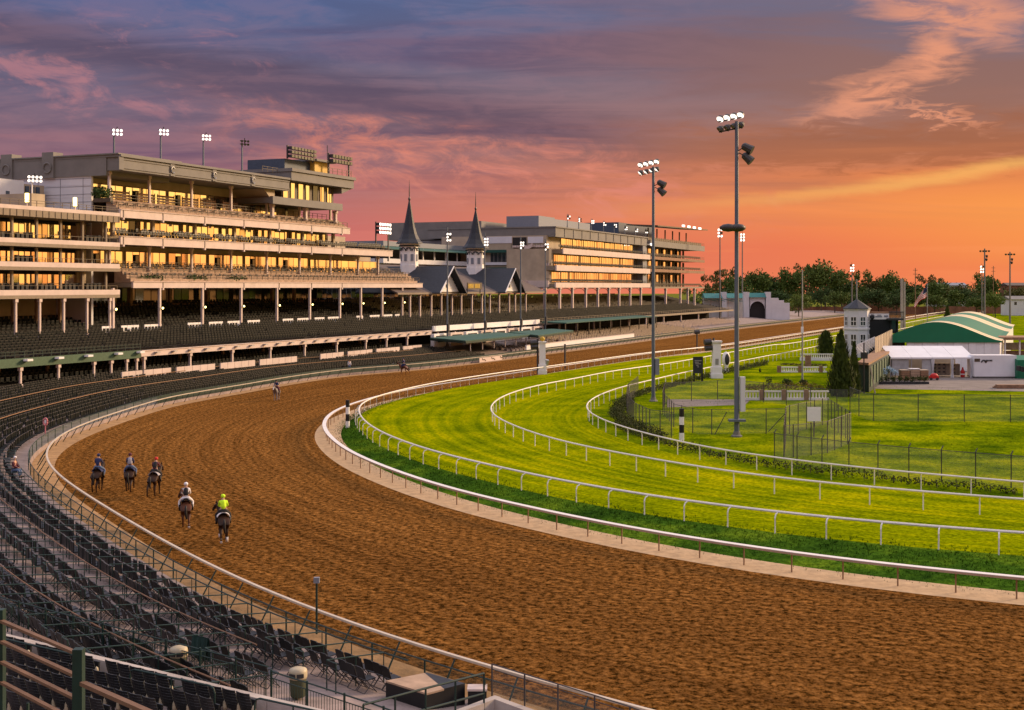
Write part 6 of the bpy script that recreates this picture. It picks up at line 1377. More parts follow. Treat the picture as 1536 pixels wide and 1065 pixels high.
b.build('arch', 'white_panel', t); MB().box(p0.x, p1.x, Yw+1.4, Yw+1.6, 0, p0.z-.1).build('gate_shadow', 'dark_interior', t)
z1_, z0_ = At(1, 439.5, Yw).z, At(1, 446, Yw).z; b = MB(); b.prism([(p0.x, Yw-.8, z0_), (p0.x, Yw+2, z1_), (p0.x, Yw+4, z0_)], [(p1.x, Yw-.8, z0_), (p1.x, Yw+2, z1_), (p1.x, Yw+4, z0_)], None); b.build('roof', 'teal_roof', t)
for x0, x1, ya in ((1156.6, 1168, 447), (1168, 1176, 450.5), (1176, 1184.5, 454.5)): px_wall(t, 'stepped_wall', 'white_panel', x0, x1, ya, 478, Yw, 2, 0)
t = thing('paddock_roofs', 'row of teal tiled roofs on white piers left of the arched wall', 'building', At(1085, 460, Yw+8)); 
for x0, x1 in ((1056, 1083), (1090, 1116)):
    a, c = At(x0, 440, Yw+6), At(x1, 440, Yw+6); z0_ = At(1, 447, Yw+6).z; b = MB(); b.prism([(a.x, Yw+4, z0_), (a.x, Yw+9, a.z), (a.x, Yw+14, z0_)], [(c.x, Yw+4, z0_), (c.x, Yw+9, a.z), (c.x, Yw+14, z0_)], None); b.build('roof', 'teal_roof', t); MB().box(a.x, c.x, Yw+8, Yw+9, 0, z0_).build('wall', 'white_panel', t)
px_wall(t, 'pier', 'white_panel', 1083, 1090, 438, 470, Yw+5, 3, 0)
for k in range(5):
    a = At(1046+k*13, 448+.2*k, Yw-10); c = At(1062+k*13, 448, Yw-10); u = thing('parasol_awning', 'small pale teal sloping awning in the row beside the stepped wall', 'awning', (a.x, a.y, 2), 'small teal awnings'); b = MB(); b.hexa([(a.x, a.y, a.z), (c.x, c.y, a.z-.9), (c.x, c.y+4, a.z-.9), (a.x, a.y+4, a.z)]+[(a.x, a.y, a.z+.15), (c.x, c.y, a.z-.75), (c.x, c.y+4, a.z-.75), (a.x, a.y+4, a.z+.15)]); b.build('roof', 'teal_roof', u); MB().tube([((a.x+c.x)/2, a.y+1, 1), ((a.x+c.x)/2, a.y+1, a.z-.46)], .12, 5).build('post', 'cream', u)
# ------------------------------------------------------------------ infield
def shrub_row(name, label, path, wd, hg, m_, dens=26, z=TZ, group=None, size=.15, lump=.5):
    t = thing(name, label, 'hedge', (path[0].x, path[0].y, z), group); b = MB()
    for q in resample(path, .55):
        k = 1+lump*mnoise.noise(Vector((q.x*.35, q.y*.35, 0)))+rnd.uniform(-.1, .1); leaf_quads(b, (q.x+rnd.uniform(-.15, .15), q.y, z+hg*.48*k), int(dens*1.9), size, wd*.5*k, (1, 1, hg/wd), 0, .35)
    b.build('foliage', m_, t); b = MB()
    for q in resample(path, 2.2): b.tube([(q.x, q.y, z-.05), (q.x+.05, q.y, z+hg*.4), (q.x+.02, q.y+.05, z+hg*.7)], .03, 4)
    b.build('stem', 'trunk', t); return t
def seg(P, xa, ya, xb, yb_): i, j = sorted((arc_near(P, G(xa, ya, TZ)), arc_near(P, G(xb, yb_, TZ)))); return P[i:j+1]
HP = offset(TIN, -2.0)
shrub_row('hedge', 'low dark hedge behind the inner turf rail, from the second mast toward the right edge', seg(HP, 925, 640, 1536, 748), .85, .75, 'hedge_leaf')
shrub_row('hedge', 'bushier olive hedge clump round the tip of the inner turf rail', seg(offset(TIN, -3.2), 920, 605, 985, 662), 1.9, 1.1, 'hedge_leaf', 60)
shrub_row('hedge', 'trimmed hedge running up the straight behind the inner turf rail', seg(HP, 925, 606, 1165, 548), 1.1, 1.0, 'hedge_leaf', 34)
# wire fences on the lawn
def wire_fence(label, pts, h=2.2, step=3., mesh=True, z=TZ, overhang=False):
    P = [G(x, y, z) for x, y in pts] if not isinstance(pts[0], Vector) else pts; t = thing('wire_fence', label, 'fence', P[0], 'wire fences on the infield'); up = Vector((0, 0, h))
    MB().tube([Vector((p.x, p.y, z+h)) for p in P], .022, 4).build('top_rail', 'pole_dark', t)
    for q in resample(P, step)[:100]: q = Vector((q.x, q.y, z)); MB().tube([q, q+up+(Vector((0, 0, .06)))]+([q+up+Vector((.16, .1, .3))] if overhang else []), .045, 5).build('post', 'pole_dark', t)
    if mesh:
        b = MB()
        for a, c in zip(P, P[1:]): b.poly([(a.x, a.y, z+.03), (c.x, c.y, z+.03), (c.x, c.y, z+h), (a.x, a.y, z+h)])
        b.build('mesh_panel', 'chain_link', t)
    return t
wire_fence('black post and wire fence behind the right hand hedge with angled tips', seg(offset(TIN, -4.6), 1180, 692, 1560, 738), 2.2, 2.35, True, overhang=True)
wire_fence('wire fence crossing the lawn in front of the asphalt yard', [(1275, 618), (1300, 630), (1318, 632), (1560, 633)], 2.7, 4.6)
t = wire_fence('dense wire fence curving round the second mast base', [(957, 592), (942, 606), (940, 622), (952, 640), (975, 652), (1010, 657)], 2.3, 1.5)
wire_fence('wire fence with gates across the lawn before the white balustrade', [(997, 604), (1100, 598), (1250, 616), (1272, 616)], 2.3, 4.)
wire_fence('inner wire fence curving past the striped post', [(997, 604), (994, 620), (1012, 642), (1048, 652), (1180, 650)], 2.3, 2.6)
wire_fence('square wire cage with gate and white notice on the lawn', [(1176, 688), (1179, 652), (1240, 636), (1277, 664), (1240, 680), (1176, 688)], 2.6, 2.2)
for q0, q1 in (((1180, 652), (1207, 632)), ((1225, 668), (1258, 632)), ((1210, 648), (1238, 672)), ((1334, 632), (1318, 606)), ((1382, 632), (1400, 606))): pass
p = G(1221, 655, TZ); n_ = thing('notice_board', 'plain white notice on the wire cage gate', 'sign', p); MB().box(p.x-.62, p.x+.62, p.y-.06, p.y, 1.75, 3.05).build('panel', 'white', n_); MB().box(p.x-.05, p.x+.05, p.y+.002, p.y+.1, TZ, 3.).build('post', 'pole_dark', n_)
b = MB()
for (xa, ya), (xb, yb_) in (((1152, 648), (1180, 652)), ((1072, 652), (1090, 652))):
    a, c = G(xa, ya, TZ), G(xb, yb_, TZ); b.tube([a, c+Vector((0, 0, 2.1))], .04, 5)
tag(b.build('fence_brace', 'pole_dark'), 'slanting dark braces of the lawn wire fence', 'brace', kind='stuff')
# striped posts, white pillars, signal lights, boards
def striped(label, x, yb_, yt, r, z):
    p = G(x, yb_, z); h = (yb_-yt)*p.y/F; t = thing('furlong_post', label, 'post', p, 'black and white striped posts')
    for k in range(4): MB().lathe((p.x, p.y, p.z+h*k/4), [(r, 0), (r, h/4-.004)], 10).build('band', 'white' if k % 2 == 0 else 'black_white_black', t)
striped('black and white banded post at the tip of the dirt track inner rail', 521.5, 642, 600, .2, .1); striped('black and white banded post on the lawn beside the curved wire fence', 1022.5, 661, 613, .22, TZ)
def pillar(label, x, yb_, yt, wpx, ball):
    p = G(x, yb_, TZ); k = p.y/F; h = (yb_-yt)*k; r = wpx*k/2; t = thing('pillar', label, 'pillar', p, 'white finish line pillars')
    b = MB()
    for r0, z0_, z1_ in ((1.45, 0, .12), (1.25, .12, .30), (1., .30, .94), (1.2, .94, .97), (1.3, .97, 1.)): b.box(p.x-r*r0, p.x+r*r0, p.y-r*r0, p.y+r*r0, TZ+h*z0_, TZ+h*z1_-.002)
    b.build('shaft', 'white', t)
    if ball: MB().ico((p.x, p.y, TZ+h+r*.75), r*.8, 0).build('ball', 'gold', t, True)
    b = MB(); q = p.z+h*.36
    if ball: b.tube([(p.x+r*1.1, p.y-.1, q-.4), (p.x+r*1.5, p.y-.3, q+.4)], .35, 6)
    else: b.box(p.x-r*.4, p.x+r*.4, p.y-r-.05, p.y-r-.003, q, q+.9)
    b.build('emblem', 'steel', t)
pillar('white pillar with golden ball beside the inner dirt rail', 813.5, 561, 512, 9.5, True); pillar('white stepped pillar on the lawn behind the hedge', 1074.5, 567, 511, 12, False)
def signal(label, x, yb_, yt, lamps, group='dark signal posts'):
    p = G(x, yb_, TZ); k = p.y/F; t = thing('signal_post', label, 'signal', p, group); zt_ = 14-(yt-430)*k; MB().tube([p, (p.x, p.y, zt_)], .16, 7).build('pole', 'pole_dark', t)
    for dx, yy, r in lamps: q = Vector((p.x+dx*k, p.y-.2, 14-(yy-430)*k)); b = MB(); b.tube([q+Vector((-.55, -.1, -.05)), q+Vector((.5, .05, .05))], r, 9); b.tube([q, (p.x, p.y, q.z)], .06, 5); b.build('lamp', 'pole_dark', t)
signal('dark signal post with two lamp heads left of the ball topped pillar', 806.5, 561, 508, ((-6, 514, .42), (-5, 520, .40)))
signal('dark signal post with two large lamp heads left of the stepped pillar', 1070.5, 567, 507, ((-9, 513, .46), (-8, 522, .42)))
signal('plain black post standing at the inner dirt rail', 847.5, 553, 516, ()); 
p = G(847.5, 553, TZ); k = p.y/F; 
t = signal('thin post with pale lamp head on the dirt rail beside the straight', 1045.5, 525, 496, ((0, 498, .45),))
p = G(1047, 572, TZ); k = p.y/F; t = thing('notice_board', 'dark framed board with pale faded lettering on two posts before the hedge', 'sign', p); b = MB(); b.box(p.x-7*k, p.x+7*k, p.y-.1, p.y+.1, 14-(560-430)*k, 14-(536-430)*k); b.build('panel', 'slate', t); b = MB()
for sx in (-1, 1): MB().box(p.x+sx*6.2*k-.14, p.x+sx*6.2*k+.14, p.y-.1, p.y+.1, TZ, 14-(560.2-430)*k).build('leg', 'black_white_black', t)
for r_ in range(5): w_ = (5.2, 5.0, 4.2, 2.8, 1.2)[r_]*k; z = 14-(541+r_*2.3-430)*k; b.box(p.x-w_, p.x+w_*(.2 if r_ % 2 else 1), p.y-.14, p.y-.102, z-.06, z+.06)
b.build('lettering', 'steel', t); b = MB(); z0_, z1_ = 14-(560.5-430)*k, 14-(535.2-430)*k
for a in ((p.x-7.4*k, p.x-7*k, z0_, z1_), (p.x+7*k, p.x+7.4*k, z0_, z1_), (p.x-7*k, p.x+7*k, z1_-.12, z1_)): b.box(a[0], a[1], p.y-.13, p.y+.13, a[2], a[3])
b.build('frame', 'black_white_black', t)
p = G(1089, 558, TZ); k = p.y/F; t = thing('oval_statue', 'white and dark oval medallion on a small pedestal behind the hedge', 'statue', p); MB().lathe(p, [(.5, 0), (.5, .3), (.28, .4), (.25, .9), (.4, 1.)], 10).build('pedestal', 'white', t); q = Vector((p.x, p.y, 14-(539-430)*k)); MB().ico(q, 1.1, 0, 0, (.62, .4, 1.15)).build('medallion', 'white', t, True); MB().ico(q+Vector((.12, -.2, 0)), .95, 0, 0, (.5, .38, 1.0)).build('face', 'dark', t, True)
p = G(1203.5, 577, TZ); k = p.y/F; t = thing('flag_pole', 'bare slim pale pole standing on the lawn before the conifers', 'pole', p); MB().tube([p, (p.x, p.y, 14-(405-430)*k)], .14, 7, 0, .07).build('pole', 'steel', t); MB().box(p.x-.2, p.x+.12, p.y-.25, p.y-.05, 14-(500-430)*k, 14-(490-430)*k).build('box', 'white', t)
# balustrades
def balustrade(label, x0, x1, yb_, hpx, posts, solid=False, yb2=None):
    a, c = G(x0, yb_, TZ), G(x1, yb2 or yb_, TZ); k = a.y/F; h = hpx*k; t = thing('balustrade', label, 'balustrade', a, 'white balustrades on the lawn'); u = (c-a); L = u.length; u.normalize(); n_ = Vector((u.y, -u.x, 0)); up = Vector((0, 0, 1))
    b = MB(); b.obox(a-n_*.12+up*(h-.16), u*L, n_*.3, up*.16); b.obox(a-n_*.12, u*L, n_*.3, up*(h*(.45 if solid else .24))); b.build('rail', 'white', t); b = MB(); s = .2
    while s < L: b.tube([a+u*s+up*h*.2, a+u*s+up*(h*.5), a+u*s+up*(h-.1)], .085, 5); s += .38
    b.build('baluster', 'white', t)
    b = MB(); b.obox(a+n_*.45+up*.01, u*L, n_*.02, up*(h*.95)) if False else None
    for x in posts: q = G(x, yb_+((yb2 or yb_)-yb_)*(x-x0)/(x1-x0), TZ); MB().obox(q-u*.28-n_*.2, u*.56, n_*.44, up*(h+.12)).build('pier', 'wood', t)
    return t
balustrade('long white balustrade with brown piers along the flower bed, nearest the wire fence', 1113, 1243, 600, 14, (1142.5, 1175.5, 1209))
balustrade('white balustrade with brown piers in the middle of the garden', 1167, 1240, 558.5, 8.5, (1168.5, 1199.5, 1231)); balustrade('solid white balustrade wall in front of the domed conifer', 1200, 1252, 541, 10.5, (), True)
p = G(1212, 551, TZ); k = p.y/F; t = thing('plinth', 'brown square plinth between the two garden balustrades', 'plinth', p); MB().box(p.x-4*k, p.x+4*k, p.y-.3, p.y+.3, TZ, 14-(534.5-430)*k).build('block', 'wood', t); MB().box(p.x-4.3*k, p.x+4.3*k, p.y-.35, p.y+.35, 14-(534.4-430)*k, 14-(533-430)*k).build('cap', 'wood', t)
def pot_wall(x, yb_, wpx, hpx): pass
shrub_row('flower_bed', 'bed of yellow and rust coloured flowers along the back of the balustrade', [G(1117, 586, TZ), G(1242, 586, TZ)], 1.5, 1.0, 'flower_leaf', 40, size=.2)
shrub_row('flower_bed', 'dark planting bed between the two garden balustrades', [G(1175, 548, TZ), G(1240, 549, TZ)], 1.2, .5, 'leaf_olive', 30, size=.2)
def bush(label, x, yb_, yt, wpx, m_, name='bush', n=500, shape=1., cat='bush', size=.2, group=None):
    p = G(x, yb_, TZ); k = p.y/F; h = (yb_-yt)*k; w_ = wpx*k; t = thing(name, label, cat, p, group); b = MB()
    if name == 'conifer':
        for i in range(n):
            u = rnd.random(); prof = (1-u)**.75*shape if shape <= 1.01 else min(1., 1.15*math.sqrt(max(0, 1-u**2.6))); prof = min(prof, .72+u*2.2); a = rnd.uniform(0, 6.283); lump = 1+.30*mnoise.noise(Vector((math.cos(a)*1.8, math.sin(a)*1.8, u*6+x)))+.22*mnoise.noise(Vector((math.cos(a)*4, math.sin(a)*4, u*16+x))); rr = w_/2*max(.03, prof)*lump*(.68+.38*rnd.random()**2+(.22 if rnd.random() < .12 else 0)); q = Vector((p.x+rr*math.cos(a), p.y+rr*math.sin(a), TZ+h*u)); s = size*rnd.uniform(.6, 1.3); o = Vector((math.cos(a), math.sin(a), 0)); e = Vector((-o.y, o.x, 0)); up_ = (Vector((0, 0, 1))+o*rnd.uniform(-.1, .6)+e*rnd.uniform(-.4, .4)).normalized()
            b.poly([q-e*s*.35-up_*s*.5, q+e*s*.35-up_*s*.5, q+e*s*.1+up_*s, q-e*s*.1+up_*s])
        cr = [(w_/2*.42*max(.05, ((1-u)**.75*shape if shape <= 1.01 else min(1., 1.15*math.sqrt(max(0, 1-u**2.6))))), h*u) for u in (.06, .2, .4, .6, .8, .96)]; b.lathe(p, cr, 9)
    else:
        for i in range(7): a = i*2.4; leaf_quads(b, (p.x+math.cos(a)*w_*.18, p.y+math.sin(a)*w_*.18, TZ+h*(.35+.06*i)), n//7, size, w_*.30, (1, 1, h/w_*1.2), 0, .4)
    b.build('foliage', m_, t); MB().tube([p, (p.x, p.y, TZ+h*.45)], .06, 5).build('trunk', 'trunk', t); return t
bush('tall pointed dark conifer standing before the platform', 1262, 594, 498, 46, 'leaf_conifer', 'conifer', 3400, 1., 'conifer', .34, 'conifers in the garden'); bush('second slimmer point of the dark conifer pair, left', 1257, 588, 504, 30, 'leaf_conifer', 'conifer', 1600, .9, 'conifer', .32, 'conifers in the garden')
bush('slim conifer half hidden right of the tall pointed one', 1281, 590, 515, 24, 'leaf_conifer', 'conifer', 1500, 1., 'conifer', .3, 'conifers in the garden'); bush('dome shaped dark conifer behind the solid balustrade', 1238.5, 535, 497, 25, 'leaf_conifer', 'conifer', 1600, 1.2, 'conifer', .34, 'conifers in the garden')
bush('pair of small pointed conifers behind the far marquee', 1421, 484, 461, 12, 'leaf_conifer', 'conifer', 500, 1., 'conifer', .8); bush('round clipped dark bush in the flower bed', 1180.5, 580, 567.5, 19, 'leaf_conifer'); bush('loose small shrub left of the round bush', 1153, 580, 564, 14, 'hedge_leaf', n=160); bush('small shrub at the foot of the slim pale pole', 1205, 579, 569, 16, 'hedge_leaf'); bush('tiny dark bush alone on the mown lawn', 1140, 558.5, 553, 4, 'leaf_conifer', n=80)
# white pagoda tower
p = G(1289.5, 536, TZ); Y = p.y+2.; k = Y/F; t = thing('pagoda_tower', 'white octagonal judges tower with grey pyramid roof and dark windows', 'tower', (p.x, Y, TZ)); c = Vector((p.x, Y, 0)); r = 18.*k*1.04; zt_, ze_ = 14-(449-430)*k, 14-(463-430)*k
rot = math.pi/8+.25
MB().lathe(c, [(r, TZ), (r, ze_-.35), (r*1.05, ze_-.3), (r*1.05, ze_)], 8, 0, rot).build('wall', 'white_panel', t); MB().lathe(c, [(r*1.14, ze_-.02), (r*1.12, ze_+.1), (r*.06, zt_), (.04, zt_+.1)], 8, 0, rot).build('roof', 'slate', t); MB().tube([c+Vector((0, 0, zt_)), c+Vector((0, 0, 14-(419-430)*k))], .13, 6).build('mast', 'steel', t)
for q in range(8):
    an = rot+math.pi/8+q*math.pi/4; u = Vector((math.cos(an), math.sin(an), 0)); v = Vector((-u.y, u.x, 0)); ap = r*math.cos(math.pi/8)
    if u.y > .4: continue
    wd = r*.22
    for ya, yb_ in ((475, 488), (501, 518)):
        z0_, z1_ = 14-(yb_-430)*k, 14-(ya-430)*k; b = MB(); b.obox(c+u*(ap+.01)-v*wd+Vector((0, 0, z0_)), v*wd*2, u*.04, (0, 0, z1_-z0_), 0); m_ = b.build('window', ['glass_dark'], t); b = MB()
        for e in (-1, 0, 1): b.obox(c+u*(ap+.05)+v*(e*wd-.05)+Vector((0, 0, z0_)), v*.1, u*.05, (0, 0, z1_-z0_))
        for z in (z0_, (z0_+z1_)/2, z1_): b.obox(c+u*(ap+.052)-v*wd+Vector((0, 0, z-.06)), v*wd*2, u*.05, (0, 0, .12))
        b.build('frame', 'white', m_)
    b = MB(); b.obox(c+u*(ap+.02)-v*r*.41+Vector((0, 0, 14-(494-430)*k)), v*r*.82, u*.12, (0, 0, .35)); b.build('string_course', 'white', t)
# tote board with sign and railed balcony
Y = 246.; k = Y/F; t = thing('tote_board', 'large blank dark results board under a white sign, joined to the white tower', 'board', At(1316, 512, Y))
def pb(x0, x1, ya, yb_, Y_, d): a, c = At(x0, ya, Y_), At(x1, yb_, Y_); return MB().box(a.x, c.x, Y_, Y_+d, c.z, a.z)
pb(1294, 1335, 479.2, 530, Y, 1.5).build('screen', 'black_white_black', t); pb(1297, 1334, 470.5, 479, Y-.1, 1.2).build('sign_panel', 'white', t); b = MB()
for x0, x1, ya, yb_ in ((1299, 1304.5, 473, 475.5), (1313, 1323, 474, 476), (1316, 1322, 472, 473.2), (1326, 1332, 473, 475.5)): a, c = At(x0, ya, Y-.15), At(x1, yb_, Y-.15); b.box(a.x, c.x, Y-.15, Y-.102, c.z, a.z)
b.build('lettering', 'grey_blue', t); q = At(1308.5, 475, Y-.2); MB().lathe((q.x, q.y, q.z-.4), [(.12, -.2), (.42, .15), (.45, .6), (.2, .85)], 8).build('emblem', 'slate', t); pb(1296, 1334, 467.6, 470.3, Y+.2, 1.2).build('coping', 'wood', t); pb(1333, 1355.5, 477.5, 480.5, Y-1.5, 5).build('balcony', 'dark', t)
b = MB()
for i in range(12): a = At(1334+i*1.9, 468, Y-1.4); b.tube([(a.x, a.y, 14-(477.5-430)*k), a], .06, 4)
a, c = At(1333, 468, Y-1.4), At(1355.5, 468, Y-1.4); b.tube([a, c], .08, 4); b.build('balcony_railing', 'dark', t); pb(1337, 1346, 480.6, 500, Y+.2, 3).build('cabin', 'glass_dark', t)
for x in (1336.5, 1346.5): pb(x-1, x+1, 480.6, 525, Y-.2, .6).build('post', 'dark', t)
# wooden platform walkway
z_ = 4.2; P4 = [G(1286, 543, z_), G(1303, 544.5, z_), G(1339, 524, z_), G(1316, 522, z_)]; t = thing('platform', 'raised brown decked platform with dark green board sides by the conifers', 'platform', (P4[0].x, P4[0].y, TZ)); b = MB(); b.hexa([p-Vector((0, 0, .3)) for p in P4]+P4); b.build('deck', 'wood', t); inset = [p+((P4[0]+P4[1]+P4[2]+P4[3])/4-p)*.04 for p in P4]; b = MB(); b.hexa([Vector((p.x, p.y, TZ)) for p in inset]+[p-Vector((0, 0, .302)) for p in inset]); b.build('side_board', 'green_paint', t); n = 9
for i in range(n): b = MB(); q = P4[1]+(P4[2]-P4[1])*(i+.5)/n; b.obox(Vector((q.x, q.y-.02, 1.)), (P4[2]-P4[1])*(.6/n), Vector((.06, -.03, 0)), (0, 0, 2.6)); b.build('panel', 'green_beam', t)
MB().tube([Vector((P4[1].x+.6, P4[1].y-.8, TZ)), Vector((P4[1].x+.2, P4[1].y, z_-.3))], .1, 5).build('prop', 'beige', t)
t = thing('panel_fence', 'slatted pale panel fence standing on the platform end', 'fence', At(1325, 524, 200)); b = MB(); a, c = At(1312, 530, 188), At(1338, 524, 205); n = 11
for i in range(n): q = a+(c-a)*i/n; b.obox(Vector((q.x, q.y, z_)), (c-a)*(.72/n), Vector((.08, -.1, 0)), (0, 0, 2.3+.06*i))
b.build('panel', 'beige', t); b = MB(); b.tube([a+Vector((0, 0, 1.9)), c+Vector((0, 0, 2.5))], .08, 5); b.build('rail', 'white', t)
t = thing('striped_ramp', 'stack of leaning white slatted panels on the platform', 'panels', At(1292, 520, 190)); b = MB()
for i in range(9): a = At(1283+i*3.3, 519-i*1.5, 185+i*1.2); b.obox(a, Vector((.12, .3, 0)), Vector((.05, -.03, 0)), Vector((1.3, .2, -1.1)))
for i in range(9): a = At(1283+i*3.3, 519-i*1.5, 185+i*1.2); b.obox(a-Vector((0, 0, 1.4)), Vector((.32, .1, .12)), Vector((0, .1, 0)), (.02, 0, 1.5))
b.build('slat', 'white', t)
p = G(1296, 590, TZ); t = thing('marker_post', 'thin dark pole with small box in front of the platform', 'post', p); MB().tube([p, (p.x, p.y, 14-(514-430)*p.y/F)], .09, 5).build('pole', 'pole_dark', t); MB().box(p.x-.4, p.x+.4, p.y-.3, p.y+.1, 4.8, 5.6).build('box', 'dark', t)
# asphalt yard
yard = [G(1312, 583, TZ+.004), G(1700, 590, TZ+.004), G(1700, 545, TZ+.004), G(1330, 545, TZ+.004)]; b = MB(); b.poly(yard); tag(b.build('asphalt_yard', 'asphalt'), kind='structure')
b = MB(); q0 = [G(1000, 611, TZ+.004), G(1118, 607, TZ+.004), G(1126, 599, TZ+.004), G(1000, 599, TZ+.004)]; b.poly(q0); tag(b.build('garden_path', 'asphalt'), kind='structure')
# big marquee
t = thing('marquee', 'huge green and cream striped arched marquee on white walls', 'marquee', At(1408, 545, 205)); ZE = 14-(511.5-430)*205/F; L0, R0 = At(1312, 511.5, 205), At(1503, 511.5, 205); ax = Vector((37., 88., 0)); ax = ax/ax.length; hA = 53/F*205-(0)-(81.5-0)*0; zA_ = 14-(483-430)*205/F
def prof(u): x = abs(u-.485)/.5; x = min(1., x); return ZE+(zA_-ZE)*(.55*(.5+.5*math.cos(math.pi*x))+.45*(1-x*x))
NN = 22; bands = [(0, .3, 0), (.3, 4, 1), (4, 4.7, 2), (4.7, 8, 1), (8, 46, 0), (46, 54, 1), (54, 55, 2), (55, 62, 1), (62, 80, 0), (80, 95, 1)]
b = MB()
for a0, a1, m_ in bands:
    for i in range(NN):
        u0, u1 = i/NN, (i+1)/NN; f = lambda u, d: Vector((L0.x+(R0.x-L0.x)*u, 205, prof(u)))+ax*d
        b.poly([f(u0, a0), f(u1, a0), f(u1, a1), f(u0, a1)], m_)
b.build('roof', ['marquee_green', 'marquee_cream', 'wood'], t, True); b = MB(); pts_ = [Vector((L0.x+(R0.x-L0.x)*i/NN, 205, prof(i/NN))) for i in range(NN+1)]; b.poly([L0-Vector((0, 0, .25))]+pts_+[R0-Vector((0, 0, .25))], 0); b.build('gable', 'marquee_green', t)
b = MB(); u = Vector((1, 0, 0)); xw0, xw1 = At(1361, 511, 205).x, R0.x-.3; n = 12
for i in range(n): a, c = xw0+(xw1-xw0)*i/n, xw0+(xw1-xw0)*(i+1)/n; b.box(a+.02, c-.02, 205.2+.05*(i % 2), 205.5, TZ, ZE-.25)
b.hexa([(R0.x-.4, 205.6, TZ), (R0.x-.1, 205.6, TZ), Vector((R0.x-.1, 205.6, TZ))+ax*94, Vector((R0.x-.4, 205.6, TZ))+ax*94]+[(R0.x-.4, 205.6, ZE), (R0.x-.1, 205.6, ZE), Vector((R0.x-.1, 205.6, ZE))+ax*94, Vector((R0.x-.4, 205.6, ZE))+ax*94]); b.build('wall', 'tent_white', t); MB().box(L0.x+.6, xw0-.1, 206, 206.3, TZ, ZE-.26).build('opening', 'dark_interior', t)
# white tent in front with clear walls and curtains
Y = 190.; k = Y/F; a, c = At(1336, 530, Y), At(1461, 530, Y); t = thing('white_tent', 'white four bay frame tent with clear walls and tied curtains in front of the marquee', 'tent', (a.x, Y, TZ)); ze_, zr_ = 14-(536-430)*k, 14-(521-430)*k; n = 4; w_ = (c.x-a.x)/n
for i in range(n): b = MB(); x0, x1 = a.x+i*w_+.02, a.x+(i+1)*w_-.02; b.hexa([(x0, Y-.1, ze_-.25), (x1, Y-.1, ze_-.25), (x1, Y+5, zr_-.1), (x0, Y+5, zr_-.1), (x0, Y-.1, ze_), (x1, Y-.1, ze_), (x1, Y+5, zr_), (x0, Y+5, zr_)]); b.build('roof', 'tent_white', t)
MB().box(a.x, c.x, Y+8, Y+8.1, TZ, ze_).build('back_wall', 'beige', t)
for i in range(n+1): x = a.x+i*w_; MB().box(x-.07, x+.07, Y-.05, Y+.1, TZ, ze_-.26).build('post', 'steel', t)
for x0, x1 in ((1338, 1363), (1383, 1398)): pb(x0, x1, 537, 563, Y+.15, .1).build('clear_wall', 'clear_wall', t)
def curtain(x, tie=.55, w0=5., w1=2.2):
    b = MB(); n = 9
    for j in range(10):
        z0_, z1_ = ze_-.3-(ze_-.3-TZ)*j/10, ze_-.3-(ze_-.3-TZ)*(j+1)/10
        for i in range(n):
            def at(i_, j_): v = j_/10; ww = (w1+(w0-w1)*min(1, abs(v-tie)/tie*1.2))*k; uu = i_/n-.5; return Vector(((x-CX)*k+uu*ww, Y-.12+.10*math.sin(i_*2.4), ze_-.3-(ze_-.3-TZ)*v))
            b.poly([at(i, j), at(i+1, j), at(i+1, j+1), at(i, j+1)])
    b.build('curtain', 'tent_white', t)
for x in (1399, 1428, 1457): curtain(x)
for i, (x0, x1, ya, yb_) in enumerate(((1404, 1411, 545, 563), (1411.5, 1418, 545, 563), (1418.5, 1425, 545, 563), (1433, 1440, 546, 563))):
    o = thing('storage_cage', 'grey wheeled storage cage standing inside the white tent', 'cage', At((x0+x1)/2, 563, Y+2), 'storage cages in the tent'); pb(x0, x1, ya, yb_, Y+2, 1.2).build('body', 'soffit', o); b = MB()
    for q in range(3): z = 14-(ya+3+q*5.5-430)*k; b.box((x0-CX)*k+.25, (x1-CX)*k-.1, Y+1.9, Y+1.98, z-.1, z+.1)
    b.build('bar', 'dark', o)
o = thing('fire_barrel', 'red pointed drum standing inside the white tent', 'drum', At(1444, 563, Y+1.)); q = At(1444, 563, Y+1); MB().lathe((q.x, q.y, TZ), [(.32, 0), (.34, .9), (.15, 1.2), (.12, 1.5)], 10).build('body', 'red', o); MB().lathe((q.x, q.y, TZ+.4), [(.36, 0), (.36, .15)], 10).build('band', 'cloth_white', o)
# white trailer with mark
a, c = At(1461.5, 533, Y-1), At(1525, 566, Y-1); t = thing('trailer', 'plain white box trailer with small dark mark beside the white tent', 'trailer', (a.x, Y-1, TZ)); MB().box(a.x, c.x, Y-1, Y+2, TZ+.25, a.z).build('body', 'tent_white', t); MB().box(a.x-.02, c.x+.02, Y-1.02, Y+2.02, TZ+.1, TZ+.247).build('skirt', 'grey_stone', t); b = MB()
for x0, x1, ya, yb_ in ((1461.8, 1470, 538, 542.5), (1479, 1481, 541, 543), (1478, 1480, 543, 544.5)): q0, q1 = At(x0, ya, Y-1.05), At(x1, yb_, Y-1.05); b.box(q0.x, q1.x, Y-1.06, Y-1.003, q1.z, q0.z)
b.build('vent', 'bronze', t); b = MB()
for x0, y0_, x1, y1_ in ((1472, 543.5, 1474, 540.5), (1474, 540.5, 1477, 540.5), (1477, 540.5, 1477.8, 543)): b.tube([At(x0, y0_, Y-1.04), At(x1, y1_, Y-1.04)], .1, 5)
for i in range(5): q0 = At(1478.6+i*2.1, 539.7, Y-1.05); b.box(q0.x, q0.x+.14, Y-1.06, Y-1.003, q0.z-.22, q0.z)
b.build('marking', 'black_white_black', t)
for x in (1467, 1519): q = At(x, 566, Y-1); MB().tube([(q.x, Y-.9, TZ+.2), (q.x, Y-.5, TZ+.2)], .2, 10).build('wheel', 'dark', t)
